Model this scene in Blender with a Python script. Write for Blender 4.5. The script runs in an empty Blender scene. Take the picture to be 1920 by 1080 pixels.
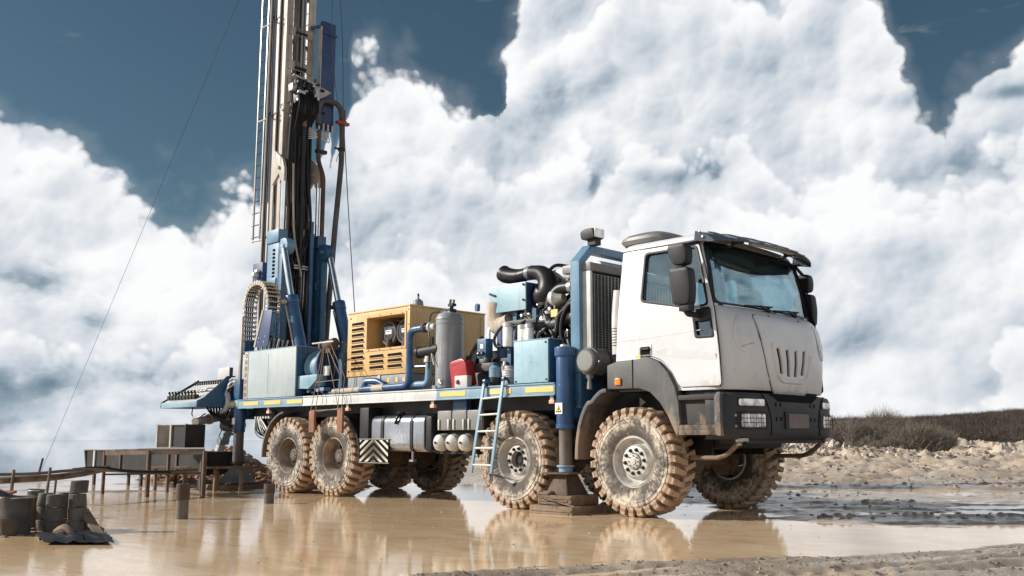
import bpy, bmesh, math, random
import numpy as np
from mathutils import Vector, Matrix
R = math.radians
S = bpy.context.scene
COL = S.collection
random.seed(7)
rng = np.random.default_rng(11)

# ---------------------------------------------------------------- camera
# World frame: X along the truck (forward), Y to the truck's left, Z up, ground water level z = 0.
CAM = Vector((7.017, -10.459, 0.905))
FW = Vector((-0.69827, 0.71583, 0.0))      # horizontal heading of the camera
RT = Vector((0.71583, 0.69827, 0.0))       # camera right
PITCH = R(9.005)
cam_d = bpy.data.cameras.new('camera'); cam = bpy.data.objects.new('camera', cam_d); COL.objects.link(cam)
cam_d.sensor_width = 36.0; cam_d.lens = 33.6; cam_d.clip_start = 0.05; cam_d.clip_end = 20000
look = FW * math.cos(PITCH) + Vector((0, 0, 1)) * math.sin(PITCH)
cam.location = CAM
cam.rotation_euler = look.to_track_quat('-Z', 'Y').to_euler()
S.camera = cam
def G(r, f, z=0.0):
    """metres right / ahead of the camera's foot -> world"""
    p = CAM + RT * r + FW * f
    return Vector((p.x, p.y, z))

# ---------------------------------------------------------------- sun
SUN_EL = R(28)
light_dir = Vector((0.745 * math.cos(SUN_EL), 0.667 * math.cos(SUN_EL), -math.sin(SUN_EL))).normalized()
sd = bpy.data.lights.new('sun', 'SUN'); sd.energy = 5.0; sd.angle = R(0.5); sd.color = (1.0, 0.95, 0.87)
sun = bpy.data.objects.new('sun', sd); COL.objects.link(sun)
sun.rotation_euler = light_dir.to_track_quat('-Z', 'Y').to_euler()
S.view_settings.view_transform = 'Standard'; S.view_settings.look = 'None'
S.view_settings.gamma = 1.0; S.view_settings.exposure = 0.30; S.view_settings.use_curve_mapping = False
S.cycles.use_denoising = True
S.cycles.max_bounces = 8; S.cycles.transparent_max_bounces = 12

SKY_K = 0.077
# ---------------------------------------------------------------- node helpers
class NT:
    def __init__(s, tree): s.t = tree; s.n = tree.nodes; s.l = tree.links
    def node(s, typ, **kw):
        n = s.n.new(typ)
        for k, v in kw.items(): setattr(n, k, v)
        return n
    def put(s, sock, v):
        if isinstance(v, bpy.types.NodeSocket): s.l.new(v, sock)
        elif v is not None: sock.default_value = v
    def math(s, op, a, b=None, c=None, clamp=False):
        n = s.node('ShaderNodeMath', operation=op, use_clamp=clamp)
        s.put(n.inputs[0], a)
        if b is not None: s.put(n.inputs[1], b)
        if c is not None: s.put(n.inputs[2], c)
        return n.outputs[0]
    def vmath(s, op, a, b=None):
        n = s.node('ShaderNodeVectorMath', operation=op)
        s.put(n.inputs[0], a)
        if b is not None:
            if op == 'SCALE': s.put(n.inputs['Scale'], b)
            else: s.put(n.inputs[1], b)
        return n.outputs['Value'] if op in ('DOT_PRODUCT', 'LENGTH') else n.outputs['Vector']
    def noise(s, vec, scale, detail=4, rough=0.5, dist=0.0, out='Fac'):
        n = s.node('ShaderNodeTexNoise'); s.put(n.inputs['Vector'], vec)
        n.inputs['Scale'].default_value = scale; n.inputs['Detail'].default_value = detail
        n.inputs['Roughness'].default_value = rough; n.inputs['Distortion'].default_value = dist
        return n.outputs[out]
    def smooth(s, v, a, b, lo=0.0, hi=1.0):
        n = s.node('ShaderNodeMapRange', interpolation_type='SMOOTHSTEP'); s.put(n.inputs['Value'], v)
        n.inputs['From Min'].default_value = a; n.inputs['From Max'].default_value = b
        n.inputs['To Min'].default_value = lo; n.inputs['To Max'].default_value = hi
        return n.outputs[0]
    def mix(s, fac, a, b, blend='MIX'):
        n = s.node('ShaderNodeMix', data_type='RGBA', blend_type=blend); s.put(n.inputs[0], fac)
        s.put(n.inputs[6], (*a, 1) if isinstance(a, tuple) else a); s.put(n.inputs[7], (*b, 1) if isinstance(b, tuple) else b)
        return n.outputs[2]
    def mapping(s, vec, scale=(1, 1, 1), loc=(0, 0, 0), rot=(0, 0, 0)):
        n = s.node('ShaderNodeMapping'); s.put(n.inputs[0], vec)
        n.inputs['Scale'].default_value = scale; n.inputs['Location'].default_value = loc; n.inputs['Rotation'].default_value = rot
        return n.outputs[0]

# ---------------------------------------------------------------- sky: Nishita blue with a bank of cumulus in it
world = bpy.data.worlds.new('World'); S.world = world; world.use_nodes = True
world.node_tree.nodes.clear(); w = NT(world.node_tree)
try:
    world.cycles.sampling_method = 'MANUAL'; world.cycles.sample_map_resolution = 512
except Exception: pass
V = w.node('ShaderNodeTexCoord').outputs['Generated']
V = w.vmath('NORMALIZE', V)
xyz = w.node('ShaderNodeSeparateXYZ'); w.put(xyz.inputs[0], V)
az = w.math('MULTIPLY', w.math('ARCTAN2', w.vmath('DOT_PRODUCT', V, tuple(RT)), w.vmath('DOT_PRODUCT', V, tuple(FW))), 180 / math.pi)
el = w.math('MULTIPLY', w.math('ARCSINE', xyz.outputs['Z']), 180 / math.pi)
sky = w.node('ShaderNodeTexSky', sky_type='NISHITA'); sky.sun_disc = False
sky.sun_elevation = SUN_EL
sky.sun_rotation = math.atan2(-light_dir.x, -light_dir.y); sky.altitude = 300; sky.air_density = 1.0; sky.dust_density = 0.6; sky.ozone_density = 2.0
blue = w.mix(1.0, sky.outputs[0], (0.47, 0.56, 0.51), 'MULTIPLY')

def vor(vec, scale):
    n = w.node('ShaderNodeTexVoronoi', feature='F1', distance='EUCLIDEAN'); w.put(n.inputs['Vector'], vec)
    n.inputs['Scale'].default_value = scale; return n.outputs['Distance']
nA = w.node('ShaderNodeTexNoise'); w.put(nA.inputs['Vector'], V); nA.inputs['Scale'].default_value = 7; nA.inputs['Detail'].default_value = 3
P = w.vmath('ADD', V, w.vmath('SCALE', w.vmath('SUBTRACT', nA.outputs['Color'], (0.5, 0.5, 0.5)), 0.045))
side_v = (-RT * 0.66 + Vector((0, 0, 0.75)))
def heap(off):
    """puffs = spheres of three sizes; returns edge displacement (degrees) and sun-side relief"""
    Q = w.vmath('ADD', P, off)
    z0, a0, b0, c0, d0 = vor(Q, 4.6), vor(Q, 10), vor(Q, 22), vor(Q, 48), vor(Q, 105)
    z1, a1, b1, c1, d1 = (vor(w.vmath('ADD', Q, tuple(side_v * o_)), s_) for o_, s_ in ((0.050, 4.6), (0.024, 10), (0.012, 22), (0.006, 48), (0.003, 105)))
    disp = None; rel = None
    for v_, k_ in ((a0, 4.6), (b0, 2.5), (c0, 1.3), (d0, 0.75)):
        t_ = w.math('MULTIPLY', w.math('SUBTRACT', 0.46, v_), k_); disp = t_ if disp is None else w.math('ADD', disp, t_)
    for v1, v0, k_ in ((z1, z0, 0.75), (a1, a0, 0.88), (b1, b0, 0.52), (c1, c0, 0.25), (d1, d0, 0.12)):
        t_ = w.math('MULTIPLY', w.math('SUBTRACT', v1, v0), k_); rel = t_ if rel is None else w.math('ADD', rel, t_)
    return disp, rel
puff, relA = heap((0.0, 0.0, 0.0)); puffB, relB = heap((3.17, 1.71, 0.63))

# height of the cloud tops over the azimuth (degrees)
prof = [(-48, 15), (-40, 20), (-34.3, 18.2), (-29.2, 16.9), (-26, 16.4), (-23.8, 15.7), (-21.7, 14.1), (-19, 13.8), (-17.2, 13.6), (-15.7, 12.9), (-14.7, 12.5),
        (-12.9, 13.9), (-11, 15.0), (-11.6, 16.2), (-11.2, 20.2), (-10.2, 21.6), (-6.7, 21.9), (-4.7, 20.2), (-2.7, 20.1), (-1.5, 22.5), (0, 25), (0.9, 28),
        (4.8, 31), (11.6, 32), (18, 29), (20.6, 24.2), (21.9, 22.4), (23.1, 19.4), (24.4, 17.2), (25.1, 15.8), (25.75, 16.9), (27.5, 18.8), (31, 20.8), (38, 24), (48, 15)]
fc = w.node('ShaderNodeFloatCurve'); cv = fc.mapping.curves[0]
w.put(fc.inputs['Value'], w.math('ADD', w.math('DIVIDE', w.math('ADD', az, w.math('MULTIPLY', w.math('SUBTRACT', nA.outputs['Fac'], 0.5), 2.0)), 96.0), 0.5, clamp=True))
pts = [((a + 48) / 96, e / 40) for a, e in prof]
cv.points[0].location = pts[0]; cv.points[1].location = pts[-1]
for q in pts[1:-1]: cv.points.new(*q)
for q in cv.points: q.handle_type = 'VECTOR'
fc.mapping.update()
outside = w.smooth(w.math('ABSOLUTE', az), 44, 56)
big = w.noise(V, 2.3, 3, 0.5)
etop_out = w.math('MULTIPLY_ADD', w.math('SUBTRACT', big, 0.5), 60.0, 34.0)  # out-of-view cloud tops raised to send fill light onto the cab front
etop_in = w.math('MULTIPLY', fc.outputs[0], 40.0)
etop = w.math('ADD', w.math('MULTIPLY', etop_in, w.math('SUBTRACT', 1.0, outside)), w.math('MULTIPLY', etop_out, outside))
ragged = w.noise(P, 20, 7, 0.62)
wisp = w.math('MULTIPLY', w.math('SUBTRACT', ragged, 0.5), 1.7)
D = w.math('ADD', w.math('ADD', w.math('SUBTRACT', etop, w.math('SUBTRACT', el, 1.0)), puff), wisp)
def blob(a, e, ra, re, k):
    da = w.math('DIVIDE', w.math('SUBTRACT', az, a), ra); de = w.math('DIVIDE', w.math('SUBTRACT', el, e), re)
    q = w.math('ADD', w.math('MULTIPLY', da, da), w.math('MULTIPLY', de, de))
    return w.math('MULTIPLY', w.math('EXPONENT', w.math('MULTIPLY', q, -1.0)), k)
for hole in [(-3.6, 17.4, 1.5, 1.3, 2.4), (-6.2, 14.6, 2.6, 0.9, 3.0), (-1.0, 19.9, 1.3, 1.9, 6.0), (-12.6, 17.6, 1.0, 1.6, 5), (-1.9, 15.6, 1.6, 1.6, 2.2), (-9.4, 15.7, 1.6, 0.8, 3.5), (1.0, 18.5, 2.2, 2.5, 1.2)]:
    k_ = w.math('MULTIPLY', blob(*hole), w.math('MULTIPLY_ADD', ragged, 2.4, -0.2))
    # the bite is limited by how deep in the cloud we are, so holes keep torn edges
    D = w.math('SUBTRACT', D, k_)
alpha = w.smooth(D, -0.35, 0.75)
thin = w.math('MULTIPLY', w.smooth(w.noise(w.mapping(V, (1.4, 1.4, 5.0)), 5.0, 7, 0.6), 0.58, 0.80), 0.35)      # faint veils in the blue
veil = w.math('MULTIPLY', w.smooth(D, -2.2, 0.4), 0.10)
alpha = w.math('MAXIMUM', w.math('MAXIMUM', alpha, veil), w.math('MULTIPLY', thin, w.smooth(el, 16, 24)))
soft = w.noise(w.mapping(P, (1, 1, 1.3)), 3.5, 3, 0.5)
crisp = w.smooth(el, -1.0, 12.0, 0.60, 1.0)                    # the air softens the lowest clouds
def tone(D_, rel_, base, fall):
    """bright rim falling to a blue-grey body, with the puffs lit from the left"""
    d_ = w.math('MAXIMUM', D_, 0.0)
    body = w.math('MULTIPLY', w.math('SUBTRACT', 1.0, w.math('EXPONENT', w.math('MULTIPLY', d_, -1.0 / fall))), -0.47)
    v_ = w.math('ADD', w.math('ADD', base, w.math('MULTIPLY', body, crisp)), w.math('MULTIPLY', rel_, crisp))
    return w.math('ADD', v_, w.math('MULTIPLY', w.math('SUBTRACT', soft, 0.5), 0.26))
shade_v = tone(D, relA, 1.02, 3.4)
# nearer, lower heaps overlapping the main bank
for k_, (lvl, amp, fr, seed, base_) in enumerate(((23.5, 12.0, 5.4, 9.4, 1.0), (17.0, 11.0, 4.6, 5.3, 1.0), (11.0, 10.0, 4.2, 2.1, 0.99), (4.5, 9.0, 5.0, 7.7, 0.95))):
    nn = w.noise(w.vmath('ADD', w.mapping(V, (1, 1, 0.25)), (seed, seed, 0)), fr, 2, 0.5)
    dl = w.math('ADD', w.math('SUBTRACT', w.math('MULTIPLY_ADD', w.math('SUBTRACT', nn, 0.5), amp * 2.4, lvl), el), w.math('ADD', puffB if k_ != 2 else puff, w.math('MULTIPLY', wisp, 1.0)))
    tl = tone(dl, relB if k_ != 2 else relA, base_, 3.4)
    m_ = w.smooth(dl, -0.3, 0.9)
    shade_v = w.math('ADD', w.math('MULTIPLY', shade_v, w.math('SUBTRACT', 1.0, m_)), w.math('MULTIPLY', tl, m_))
streakn = w.noise(w.mapping(P, (1, 1, 2.0)), 9, 5, 0.55)
streaks = None
for s_ in [(8.2, 15.4, 4.6, 0.8, 0.95), (-27.0, 8.2, 2.6, 1.4, 1.6), (-23.7, 6.7, 0.9, 0.9, 1.0), (-26.0, 3.4, 9.5, 1.6, 1.1), (-24.0, -0.4, 13.0, 2.4, 1.0), (9.0, 9.5, 5.0, 1.3, 0.35), (-14.0, 2.4, 6.0, 1.2, 0.5),
           (21.0, 5.2, 3.6, 0.9, 0.8), (23.2, 18.7, 2.8, 0.7, 0.9), (28, 2.6, 3.4, 0.7, 0.5), (1.2, 18.6, 3.0, 3.0, 0.45), (29.0, 18.2, 1.6, 0.4, 0.9), (0.5, 14.2, 4.5, 1.2, 0.45)]:
    b = blob(*s_); streaks = b if streaks is None else w.math('ADD', streaks, b)
streaks = w.math('MULTIPLY', streaks, w.smooth(streakn, 0.25, 0.62))
shade_v = w.math('SUBTRACT', shade_v, w.math('MULTIPLY', streaks, 0.62))
ramp = w.node('ShaderNodeValToRGB'); w.put(ramp.inputs[0], shade_v)
cr = ramp.color_ramp
cr.elements[0].position = 0.0; cr.elements[0].color = (0.17, 0.245, 0.31, 1)
cr.elements[1].position = 1.0; cr.elements[1].color = (0.95, 0.955, 0.96, 1)
for p_, c_ in [(0.20, (0.31, 0.385, 0.455)), (0.42, (0.54, 0.60, 0.665)), (0.62, (0.71, 0.745, 0.79)), (0.82, (0.86, 0.875, 0.895))]:
    e_ = cr.elements.new(p_); e_.color = (*c_, 1)
cloud = w.mix(1.0, ramp.outputs[0], (10.9, 10.9, 10.9), 'MULTIPLY')
skycol = w.mix(alpha, blue, cloud)
bg = w.node('ShaderNodeBackground'); w.put(bg.inputs[0], skycol); bg.inputs[1].default_value = SKY_K
wo = w.node('ShaderNodeOutputWorld'); w.l.new(bg.outputs[0], wo.inputs[0])

# ---------------------------------------------------------------- materials
def newmat(name):
    m = bpy.data.materials.new(name); m.use_nodes = True; m.node_tree.nodes.clear()
    t = NT(m.node_tree); b = t.node('ShaderNodeBsdfPrincipled'); o = t.node('ShaderNodeOutputMaterial')
    t.l.new(b.outputs[0], o.inputs[0])
    return m, t, b
def pos(t): return t.node('ShaderNodeNewGeometry').outputs['Position']
def bump(t, b, h, strength=0.3, dist=0.01):
    n = t.node('ShaderNodeBump'); n.inputs['Strength'].default_value = strength; n.inputs['Distance'].default_value = dist
    t.put(n.inputs['Height'], h); t.l.new(n.outputs[0], b.inputs['Normal'])
def paint(name, col, col2=None, grime=0.35, grimecol=(0.10, 0.085, 0.07), rough=0.45, metal=0.0, scale=3.0, mud=0.0, mudtop=1.6, streak=True, bumpy=0.0, chips=0.0, chipcol=(0.16, 0.08, 0.045)):
    """painted or plain surface, with uneven fading, vertical dirt runs, mud splashes low down and chipped spots"""
    m, t, b = newmat(name); p = pos(t)
    c2 = col2 or tuple(min(1, x * 1.35 + 0.015) for x in col)
    c = t.mix(t.smooth(t.noise(p, scale * 0.6, 5, 0.6), 0.35, 0.68), col, c2)
    run = t.noise(t.mapping(p, (6, 6, 0.7)) if streak else p, scale, 6, 0.65)
    fac = t.math('MULTIPLY', t.smooth(run, 0.48, 0.78), grime)
    fine = t.math('MULTIPLY', t.smooth(t.noise(p, scale * 9, 4, 0.6), 0.55, 0.75), grime * 0.5)
    c = t.mix(t.math('MAXIMUM', fac, fine), c, grimecol)
    rgh = t.math('MULTIPLY_ADD', fac, 0.35, rough)
    if chips:
        ch = t.smooth(t.noise(p, 17, 6, 0.72), 0.70 - 0.10 * chips, 0.72 - 0.10 * chips)
        c = t.mix(ch, c, chipcol); rgh = t.math('MAXIMUM', rgh, t.math('MULTIPLY', ch, 0.8))
    if mud:
        z = t.node('ShaderNodeSeparateXYZ'); t.put(z.inputs[0], p)
        low = t.smooth(z.outputs['Z'], mudtop, mudtop - 0.9)
        mf = t.math('MULTIPLY', t.smooth(t.math('ADD', t.noise(t.mapping(p, (1, 1, 0.55)), 7, 8, 0.7), t.math('MULTIPLY_ADD', low, 0.45, -0.3)), 0.47, 0.62), mud)
        c = t.mix(mf, c, t.mix(t.noise(p, 20, 4), (0.20, 0.13, 0.08), (0.42, 0.30, 0.20)))
        rgh = t.math('MAXIMUM', rgh, t.math('MULTIPLY', mf, 0.85))
    t.put(b.inputs['Base Color'], c); t.put(b.inputs['Roughness'], rgh); b.inputs['Metallic'].default_value = metal
    if bumpy: bump(t, b, t.noise(p, 60, 5, 0.6), bumpy, 0.006)
    return m
M = {}
M['white'] = paint('cab_white', (0.54, 0.555, 0.575), (0.60, 0.612, 0.63), grime=0.25, grimecol=(0.45, 0.435, 0.40), rough=0.28, mud=0.30, mudtop=2.05)
M['cream'] = paint('mast_cream', (0.37, 0.325, 0.28), (0.52, 0.475, 0.42), grime=0.85, grimecol=(0.13, 0.09, 0.065), rough=0.5, scale=2.2, chips=0.5)
M['blue'] = paint('deep_blue', (0.016, 0.068, 0.150), (0.030, 0.115, 0.215), grime=0.6, grimecol=(0.025, 0.03, 0.036), rough=0.42, chips=0.75, chipcol=(0.28, 0.30, 0.32))
M['jackblue'] = paint('jack_blue', (0.018, 0.062, 0.165), (0.034, 0.105, 0.225), grime=0.3, grimecol=(0.02, 0.03, 0.05), rough=0.3, chips=0.4, chipcol=(0.30, 0.33, 0.36))
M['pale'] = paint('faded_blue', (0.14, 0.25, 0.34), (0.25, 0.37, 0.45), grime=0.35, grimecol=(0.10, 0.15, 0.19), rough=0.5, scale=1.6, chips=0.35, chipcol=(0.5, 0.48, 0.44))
M['grey_pale'] = paint('faded_grey_blue', (0.33, 0.385, 0.40), (0.43, 0.475, 0.48), grime=0.4, grimecol=(0.16, 0.19, 0.21), rough=0.55, scale=1.3, chips=0.55, chipcol=(0.22, 0.17, 0.13))  # sunlit look of the deck box side put into the colour
M['sky_blue'] = paint('bright_faded_blue', (0.21, 0.37, 0.45), (0.36, 0.50, 0.56), grime=0.6, grimecol=(0.10, 0.18, 0.23), rough=0.46, scale=1.6, chips=0.6, chipcol=(0.20, 0.15, 0.11))  # sunlight on the right-hand faces put into the colour, paler than the boxes
M['navy'] = paint('navy_panel', (0.016, 0.04, 0.125), (0.028, 0.062, 0.16), grime=0.25, grimecol=(0.02, 0.025, 0.03), rough=0.5)
M['yellow'] = paint('housing_yellow', (0.55, 0.335, 0.12), (0.63, 0.42, 0.19), grime=0.40, grimecol=(0.26, 0.17, 0.09), rough=0.5, scale=1.8, chips=0.55)
M['deck_white'] = paint('bleached_deck', (0.50, 0.515, 0.51), (0.62, 0.63, 0.625), grime=0.5, grimecol=(0.25, 0.26, 0.26), rough=0.5, scale=2.5, chips=0.4)
M['grey'] = paint('tank_grey', (0.19, 0.205, 0.22), (0.26, 0.275, 0.29), grime=0.45, grimecol=(0.55, 0.55, 0.54), rough=0.38, chips=0.3, chipcol=(0.6, 0.6, 0.58))
M['lightgrey'] = paint('light_grey', (0.42, 0.42, 0.41), grime=0.5, rough=0.5)
M['black'] = paint('black_plastic', (0.012, 0.012, 0.014), (0.018, 0.018, 0.021), grime=0.08, grimecol=(0.035, 0.033, 0.03), rough=0.5)
M['hose'] = paint('hose_rubber', (0.009, 0.009, 0.010), (0.014, 0.014, 0.014), grime=0.12, grimecol=(0.05, 0.045, 0.04), rough=0.4)
M['charcoal'] = paint('charcoal_plastic', (0.028, 0.031, 0.037), (0.040, 0.043, 0.049), grime=0.2, grimecol=(0.07, 0.067, 0.063), rough=0.55, mud=0.22, mudtop=1.3, bumpy=0.08)
M['fender'] = paint('fender_plastic', (0.050, 0.050, 0.053), (0.085, 0.085, 0.086), grime=0.45, grimecol=(0.20, 0.185, 0.165), rough=0.6, mud=0.55, mudtop=1.75, bumpy=0.1)
M['muddark'] = paint('muddy_dark_steel', (0.016, 0.015, 0.014), (0.028, 0.025, 0.023), grime=0.5, grimecol=(0.09, 0.068, 0.05), rough=0.7, mud=0.45, mudtop=1.7)
M['steel'] = paint('steel', (0.30, 0.30, 0.29), grime=0.6, grimecol=(0.09, 0.075, 0.06), rough=0.38, metal=0.75)
M['chrome'] = paint('chrome_rod', (0.72, 0.74, 0.76), grime=0.15, rough=0.16, metal=1.0)
M['alu'] = paint('polished_tank', (0.45, 0.47, 0.50), (0.36, 0.38, 0.41), grime=0.5, grimecol=(0.10, 0.09, 0.08), rough=0.22, metal=0.9, mud=0.5, mudtop=1.25)
M['rust'] = paint('rusty_steel', (0.060, 0.038, 0.028), (0.125, 0.080, 0.054), grime=0.6, grimecol=(0.03, 0.022, 0.018), rough=0.8, scale=5, bumpy=0.2)
M['rustgrey'] = paint('old_pipe', (0.085, 0.075, 0.068), (0.15, 0.13, 0.115), grime=0.6, grimecol=(0.10, 0.05, 0.028), rough=0.65, scale=5)
M['dark'] = paint('oily_black', (0.014, 0.014, 0.015), (0.028, 0.027, 0.027), grime=0.5, grimecol=(0.07, 0.055, 0.045), rough=0.5, scale=5)
M['engine'] = paint('engine_iron', (0.035, 0.035, 0.037), (0.075, 0.073, 0.07), grime=0.5, grimecol=(0.02, 0.016, 0.014), rough=0.5, scale=6)
M['castalu'] = paint('cast_aluminium', (0.50, 0.49, 0.47), grime=0.6, grimecol=(0.10, 0.085, 0.07), rough=0.4, metal=0.5, scale=8)
M['filter'] = paint('filter_white', (0.74, 0.73, 0.70), grime=0.35, grimecol=(0.3, 0.25, 0.2), rough=0.4)
M['red'] = paint('red_plastic', (0.33, 0.018, 0.022), (0.42, 0.03, 0.035), grime=0.25, grimecol=(0.18, 0.02, 0.02), rough=0.35)
M['tarp'] = paint('canvas_duct', (0.42, 0.36, 0.29), (0.52, 0.46, 0.38), grime=0.5, rough=0.8, bumpy=0.3)
M['orange'] = paint('amber_lens', (0.75, 0.20, 0.03), grime=0.2, rough=0.2)
M['lamp_lens'] = paint('pale_amber_lens', (0.72, 0.38, 0.26), grime=0.2, rough=0.2)
M['strip'] = paint('reflective_yellow', (0.72, 0.46, 0.11), (0.78, 0.55, 0.2), grime=0.35, grimecol=(0.45, 0.40, 0.3), rough=0.45)
M['decal_white'] = paint('sticker_white', (0.78, 0.78, 0.76), grime=0.2, rough=0.4)
M['decal_yellow'] = paint('sticker_yellow', (0.80, 0.58, 0.05), grime=0.1, rough=0.4)
M['decal_black'] = paint('sticker_black', (0.010, 0.010, 0.010), (0.012, 0.012, 0.012), grime=0.0, rough=0.95)
M['decal_black'].node_tree.nodes['Principled BSDF'].inputs['Specular IOR Level'].default_value = 0.1
M['chev_white'] = paint('chevron_white', (0.52, 0.50, 0.40), grime=0.45, rough=0.5)
M['rope'] = paint('rope', (0.22, 0.17, 0.12), grime=0.4, rough=0.9)
M['wood'] = paint('weathered_wood', (0.075, 0.05, 0.034), (0.19, 0.135, 0.095), grime=0.75, grimecol=(0.028, 0.02, 0.015), rough=0.85, scale=7, mud=0.4, mudtop=0.9, bumpy=0.35)
M['brownwood'] = paint('brown_board', (0.20, 0.085, 0.04), (0.28, 0.13, 0.07), grime=0.4, rough=0.75, scale=4)
M['concrete'] = paint('grey_clay', (0.065, 0.058, 0.052), (0.145, 0.13, 0.112), grime=0.7, grimecol=(0.04, 0.034, 0.029), rough=0.85, scale=5, bumpy=0.3)
M['plate_brown'] = paint('number_plate_blank', (0.085, 0.052, 0.048), grime=0.25, rough=0.4)
M['visor'] = paint('smoked_visor', (0.045, 0.055, 0.072), (0.075, 0.09, 0.11), grime=0.3, grimecol=(0.2, 0.22, 0.24), rough=0.18)
M['aircap'] = paint('air_cap_grey', (0.15, 0.15, 0.14), (0.20, 0.20, 0.19), grime=0.3, rough=0.45)
M['interior'] = paint('cab_interior', (0.055, 0.058, 0.062), (0.09, 0.092, 0.095), grime=0.2, rough=0.8)
M['interior_light'] = paint('headlining', (0.20, 0.20, 0.17), (0.28, 0.27, 0.23), grime=0.2, rough=0.8)
M['seat'] = paint('seat_cloth', (0.36, 0.31, 0.32), grime=0.3, rough=0.9)
for k_ in ('black', 'charcoal', 'hose', 'dark'): M[k_].node_tree.nodes['Principled BSDF'].inputs['Specular IOR Level'].default_value = 0.28
def reflector():
    m, t, b = newmat('lamp_reflector'); p = pos(t)
    wv = t.node('ShaderNodeTexWave'); t.put(wv.inputs[0], p); wv.inputs['Scale'].default_value = 7; wv.inputs['Distortion'].default_value = 6
    t.put(b.inputs['Base Color'], t.mix(wv.outputs['Fac'], (0.82, 0.81, 0.80), (0.46, 0.44, 0.43)))
    b.inputs['Metallic'].default_value = 0.6; b.inputs['Roughness'].default_value = 0.18; bump(t, b, wv.outputs['Fac'], 0.5, 0.01)
    return m
M['reflector'] = reflector()
def glass(name, tint, dens=0.0):
    m = bpy.data.materials.new(name); m.use_nodes = True; m.node_tree.nodes.clear(); t = NT(m.node_tree)
    tr = t.node('ShaderNodeBsdfTransparent'); tr.inputs[0].default_value = (*tint, 1)
    gl = t.node('ShaderNodeBsdfGlossy'); gl.inputs['Roughness'].default_value = 0.015; gl.inputs[0].default_value = (0.9, 0.97, 1, 1)
    fr = t.node('ShaderNodeFresnel'); fr.inputs[0].default_value = 1.52
    mx = t.node('ShaderNodeMixShader'); t.l.new(t.math('MULTIPLY_ADD', fr.outputs[0], 0.85, dens, clamp=True), mx.inputs[0])
    t.l.new(tr.outputs[0], mx.inputs[1]); t.l.new(gl.outputs[0], mx.inputs[2])
    o = t.node('ShaderNodeOutputMaterial'); t.l.new(mx.outputs[0], o.inputs[0])
    return m
M['windscreen'] = glass('windscreen_glass', (0.80, 0.93, 0.96), 0.0)
M['side_glass'] = glass('side_glass', (0.70, 0.84, 0.88), 0.08)
def tyre_mat():
    """rubber caked with dried mud: sidewall washed pale, shoulder and lugs orange brown"""
    m, t, b = newmat('muddy_tyre')
    tc = t.node('ShaderNodeTexCoord').outputs['Object']
    oi = t.node('ShaderNodeObjectInfo').outputs['Random']
    off = t.vmath('ADD', tc, t.vmath('SCALE', t.node('ShaderNodeCombineXYZ').outputs[0], 1.0))
    comb = t.node('ShaderNodeCombineXYZ'); t.put(comb.inputs[0], t.math('MULTIPLY', oi, 37.0)); t.put(comb.inputs[2], t.math('MULTIPLY', oi, 11.0))
    q = t.vmath('ADD', tc, comb.outputs[0])
    s = t.node('ShaderNodeSeparateXYZ'); t.put(s.inputs[0], tc)
    rad = t.math('SQRT', t.math('ADD', t.math('MULTIPLY', s.outputs['X'], s.outputs['X']), t.math('MULTIPLY', s.outputs['Z'], s.outputs['Z'])))
    n1 = t.noise(q, 4.2, 7, 0.62); n2 = t.noise(q, 17, 6, 0.65); n3 = t.noise(q, 55, 4, 0.6)
    wall = t.mix(n2, (0.46, 0.39, 0.31), (0.74, 0.66, 0.55))                      # dried pale slurry
    bare = t.mix(n3, (0.035, 0.031, 0.028), (0.11, 0.092, 0.074))
    ang = t.math('ARCTAN2', s.outputs['X'], s.outputs['Z']); pc = t.node('ShaderNodeCombineXYZ')
    t.put(pc.inputs[0], t.math('MULTIPLY', ang, 2.2)); t.put(pc.inputs[1], t.math('MULTIPLY', rad, 3.0)); t.put(pc.inputs[2], t.math('MULTIPLY', oi, 31.0))
    streaky = t.noise(pc.outputs[0], 5.0, 6, 0.62)                                  # radial wash marks
    slur = t.smooth(t.math('ADD', t.math('MULTIPLY_ADD', n1, 0.75, t.math('MULTIPLY', streaky, 0.55)), t.math('MULTIPLY_ADD', rad, 0.55, -0.38)), 0.41, 0.66)
    ringd = t.math('MULTIPLY', t.smooth(rad, 0.47, 0.34), t.smooth(t.math('ADD', t.noise(q, 2.6, 3, 0.5), t.math('MULTIPLY', s.outputs['X'], -0.25)), 0.40, 0.58))
    slur = t.math('MULTIPLY', slur, t.math('SUBTRACT', 1.0, t.math('MULTIPLY', ringd, 0.9)))
    c = t.mix(slur, bare, wall)
    clay = t.mix(n2, (0.23, 0.145, 0.092), (0.62, 0.46, 0.325))
    sh = t.smooth(t.math('ADD', rad, t.math('MULTIPLY', t.math('SUBTRACT', n1, 0.5), 0.08)), 0.515, 0.565)
    c = t.mix(sh, c, clay)
    dk = t.math('MULTIPLY', t.smooth(n2, 0.50, 0.66), 0.72)
    c = t.mix(dk, c, (0.09, 0.062, 0.045))
    gap = t.smooth(rad, 0.612, 0.590)                                               # darker brown in the grooves between lugs
    c = t.mix(t.math('MULTIPLY', t.math('MULTIPLY', gap, t.smooth(rad, 0.555, 0.575)), 0.6), c, (0.13, 0.075, 0.045))
    t.put(b.inputs['Base Color'], c); b.inputs['Roughness'].default_value = 0.8
    bump(t, b, t.math('ADD', n2, t.math('MULTIPLY', n3, 0.5)), 0.55, 0.02)
    return m
M['tyre'] = tyre_mat()
M['rim'] = paint('muddy_rim', (0.40, 0.385, 0.355), (0.52, 0.50, 0.46), grime=0.55, grimecol=(0.09, 0.07, 0.055), rough=0.5, metal=0.25, scale=9, streak=False)
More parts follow.
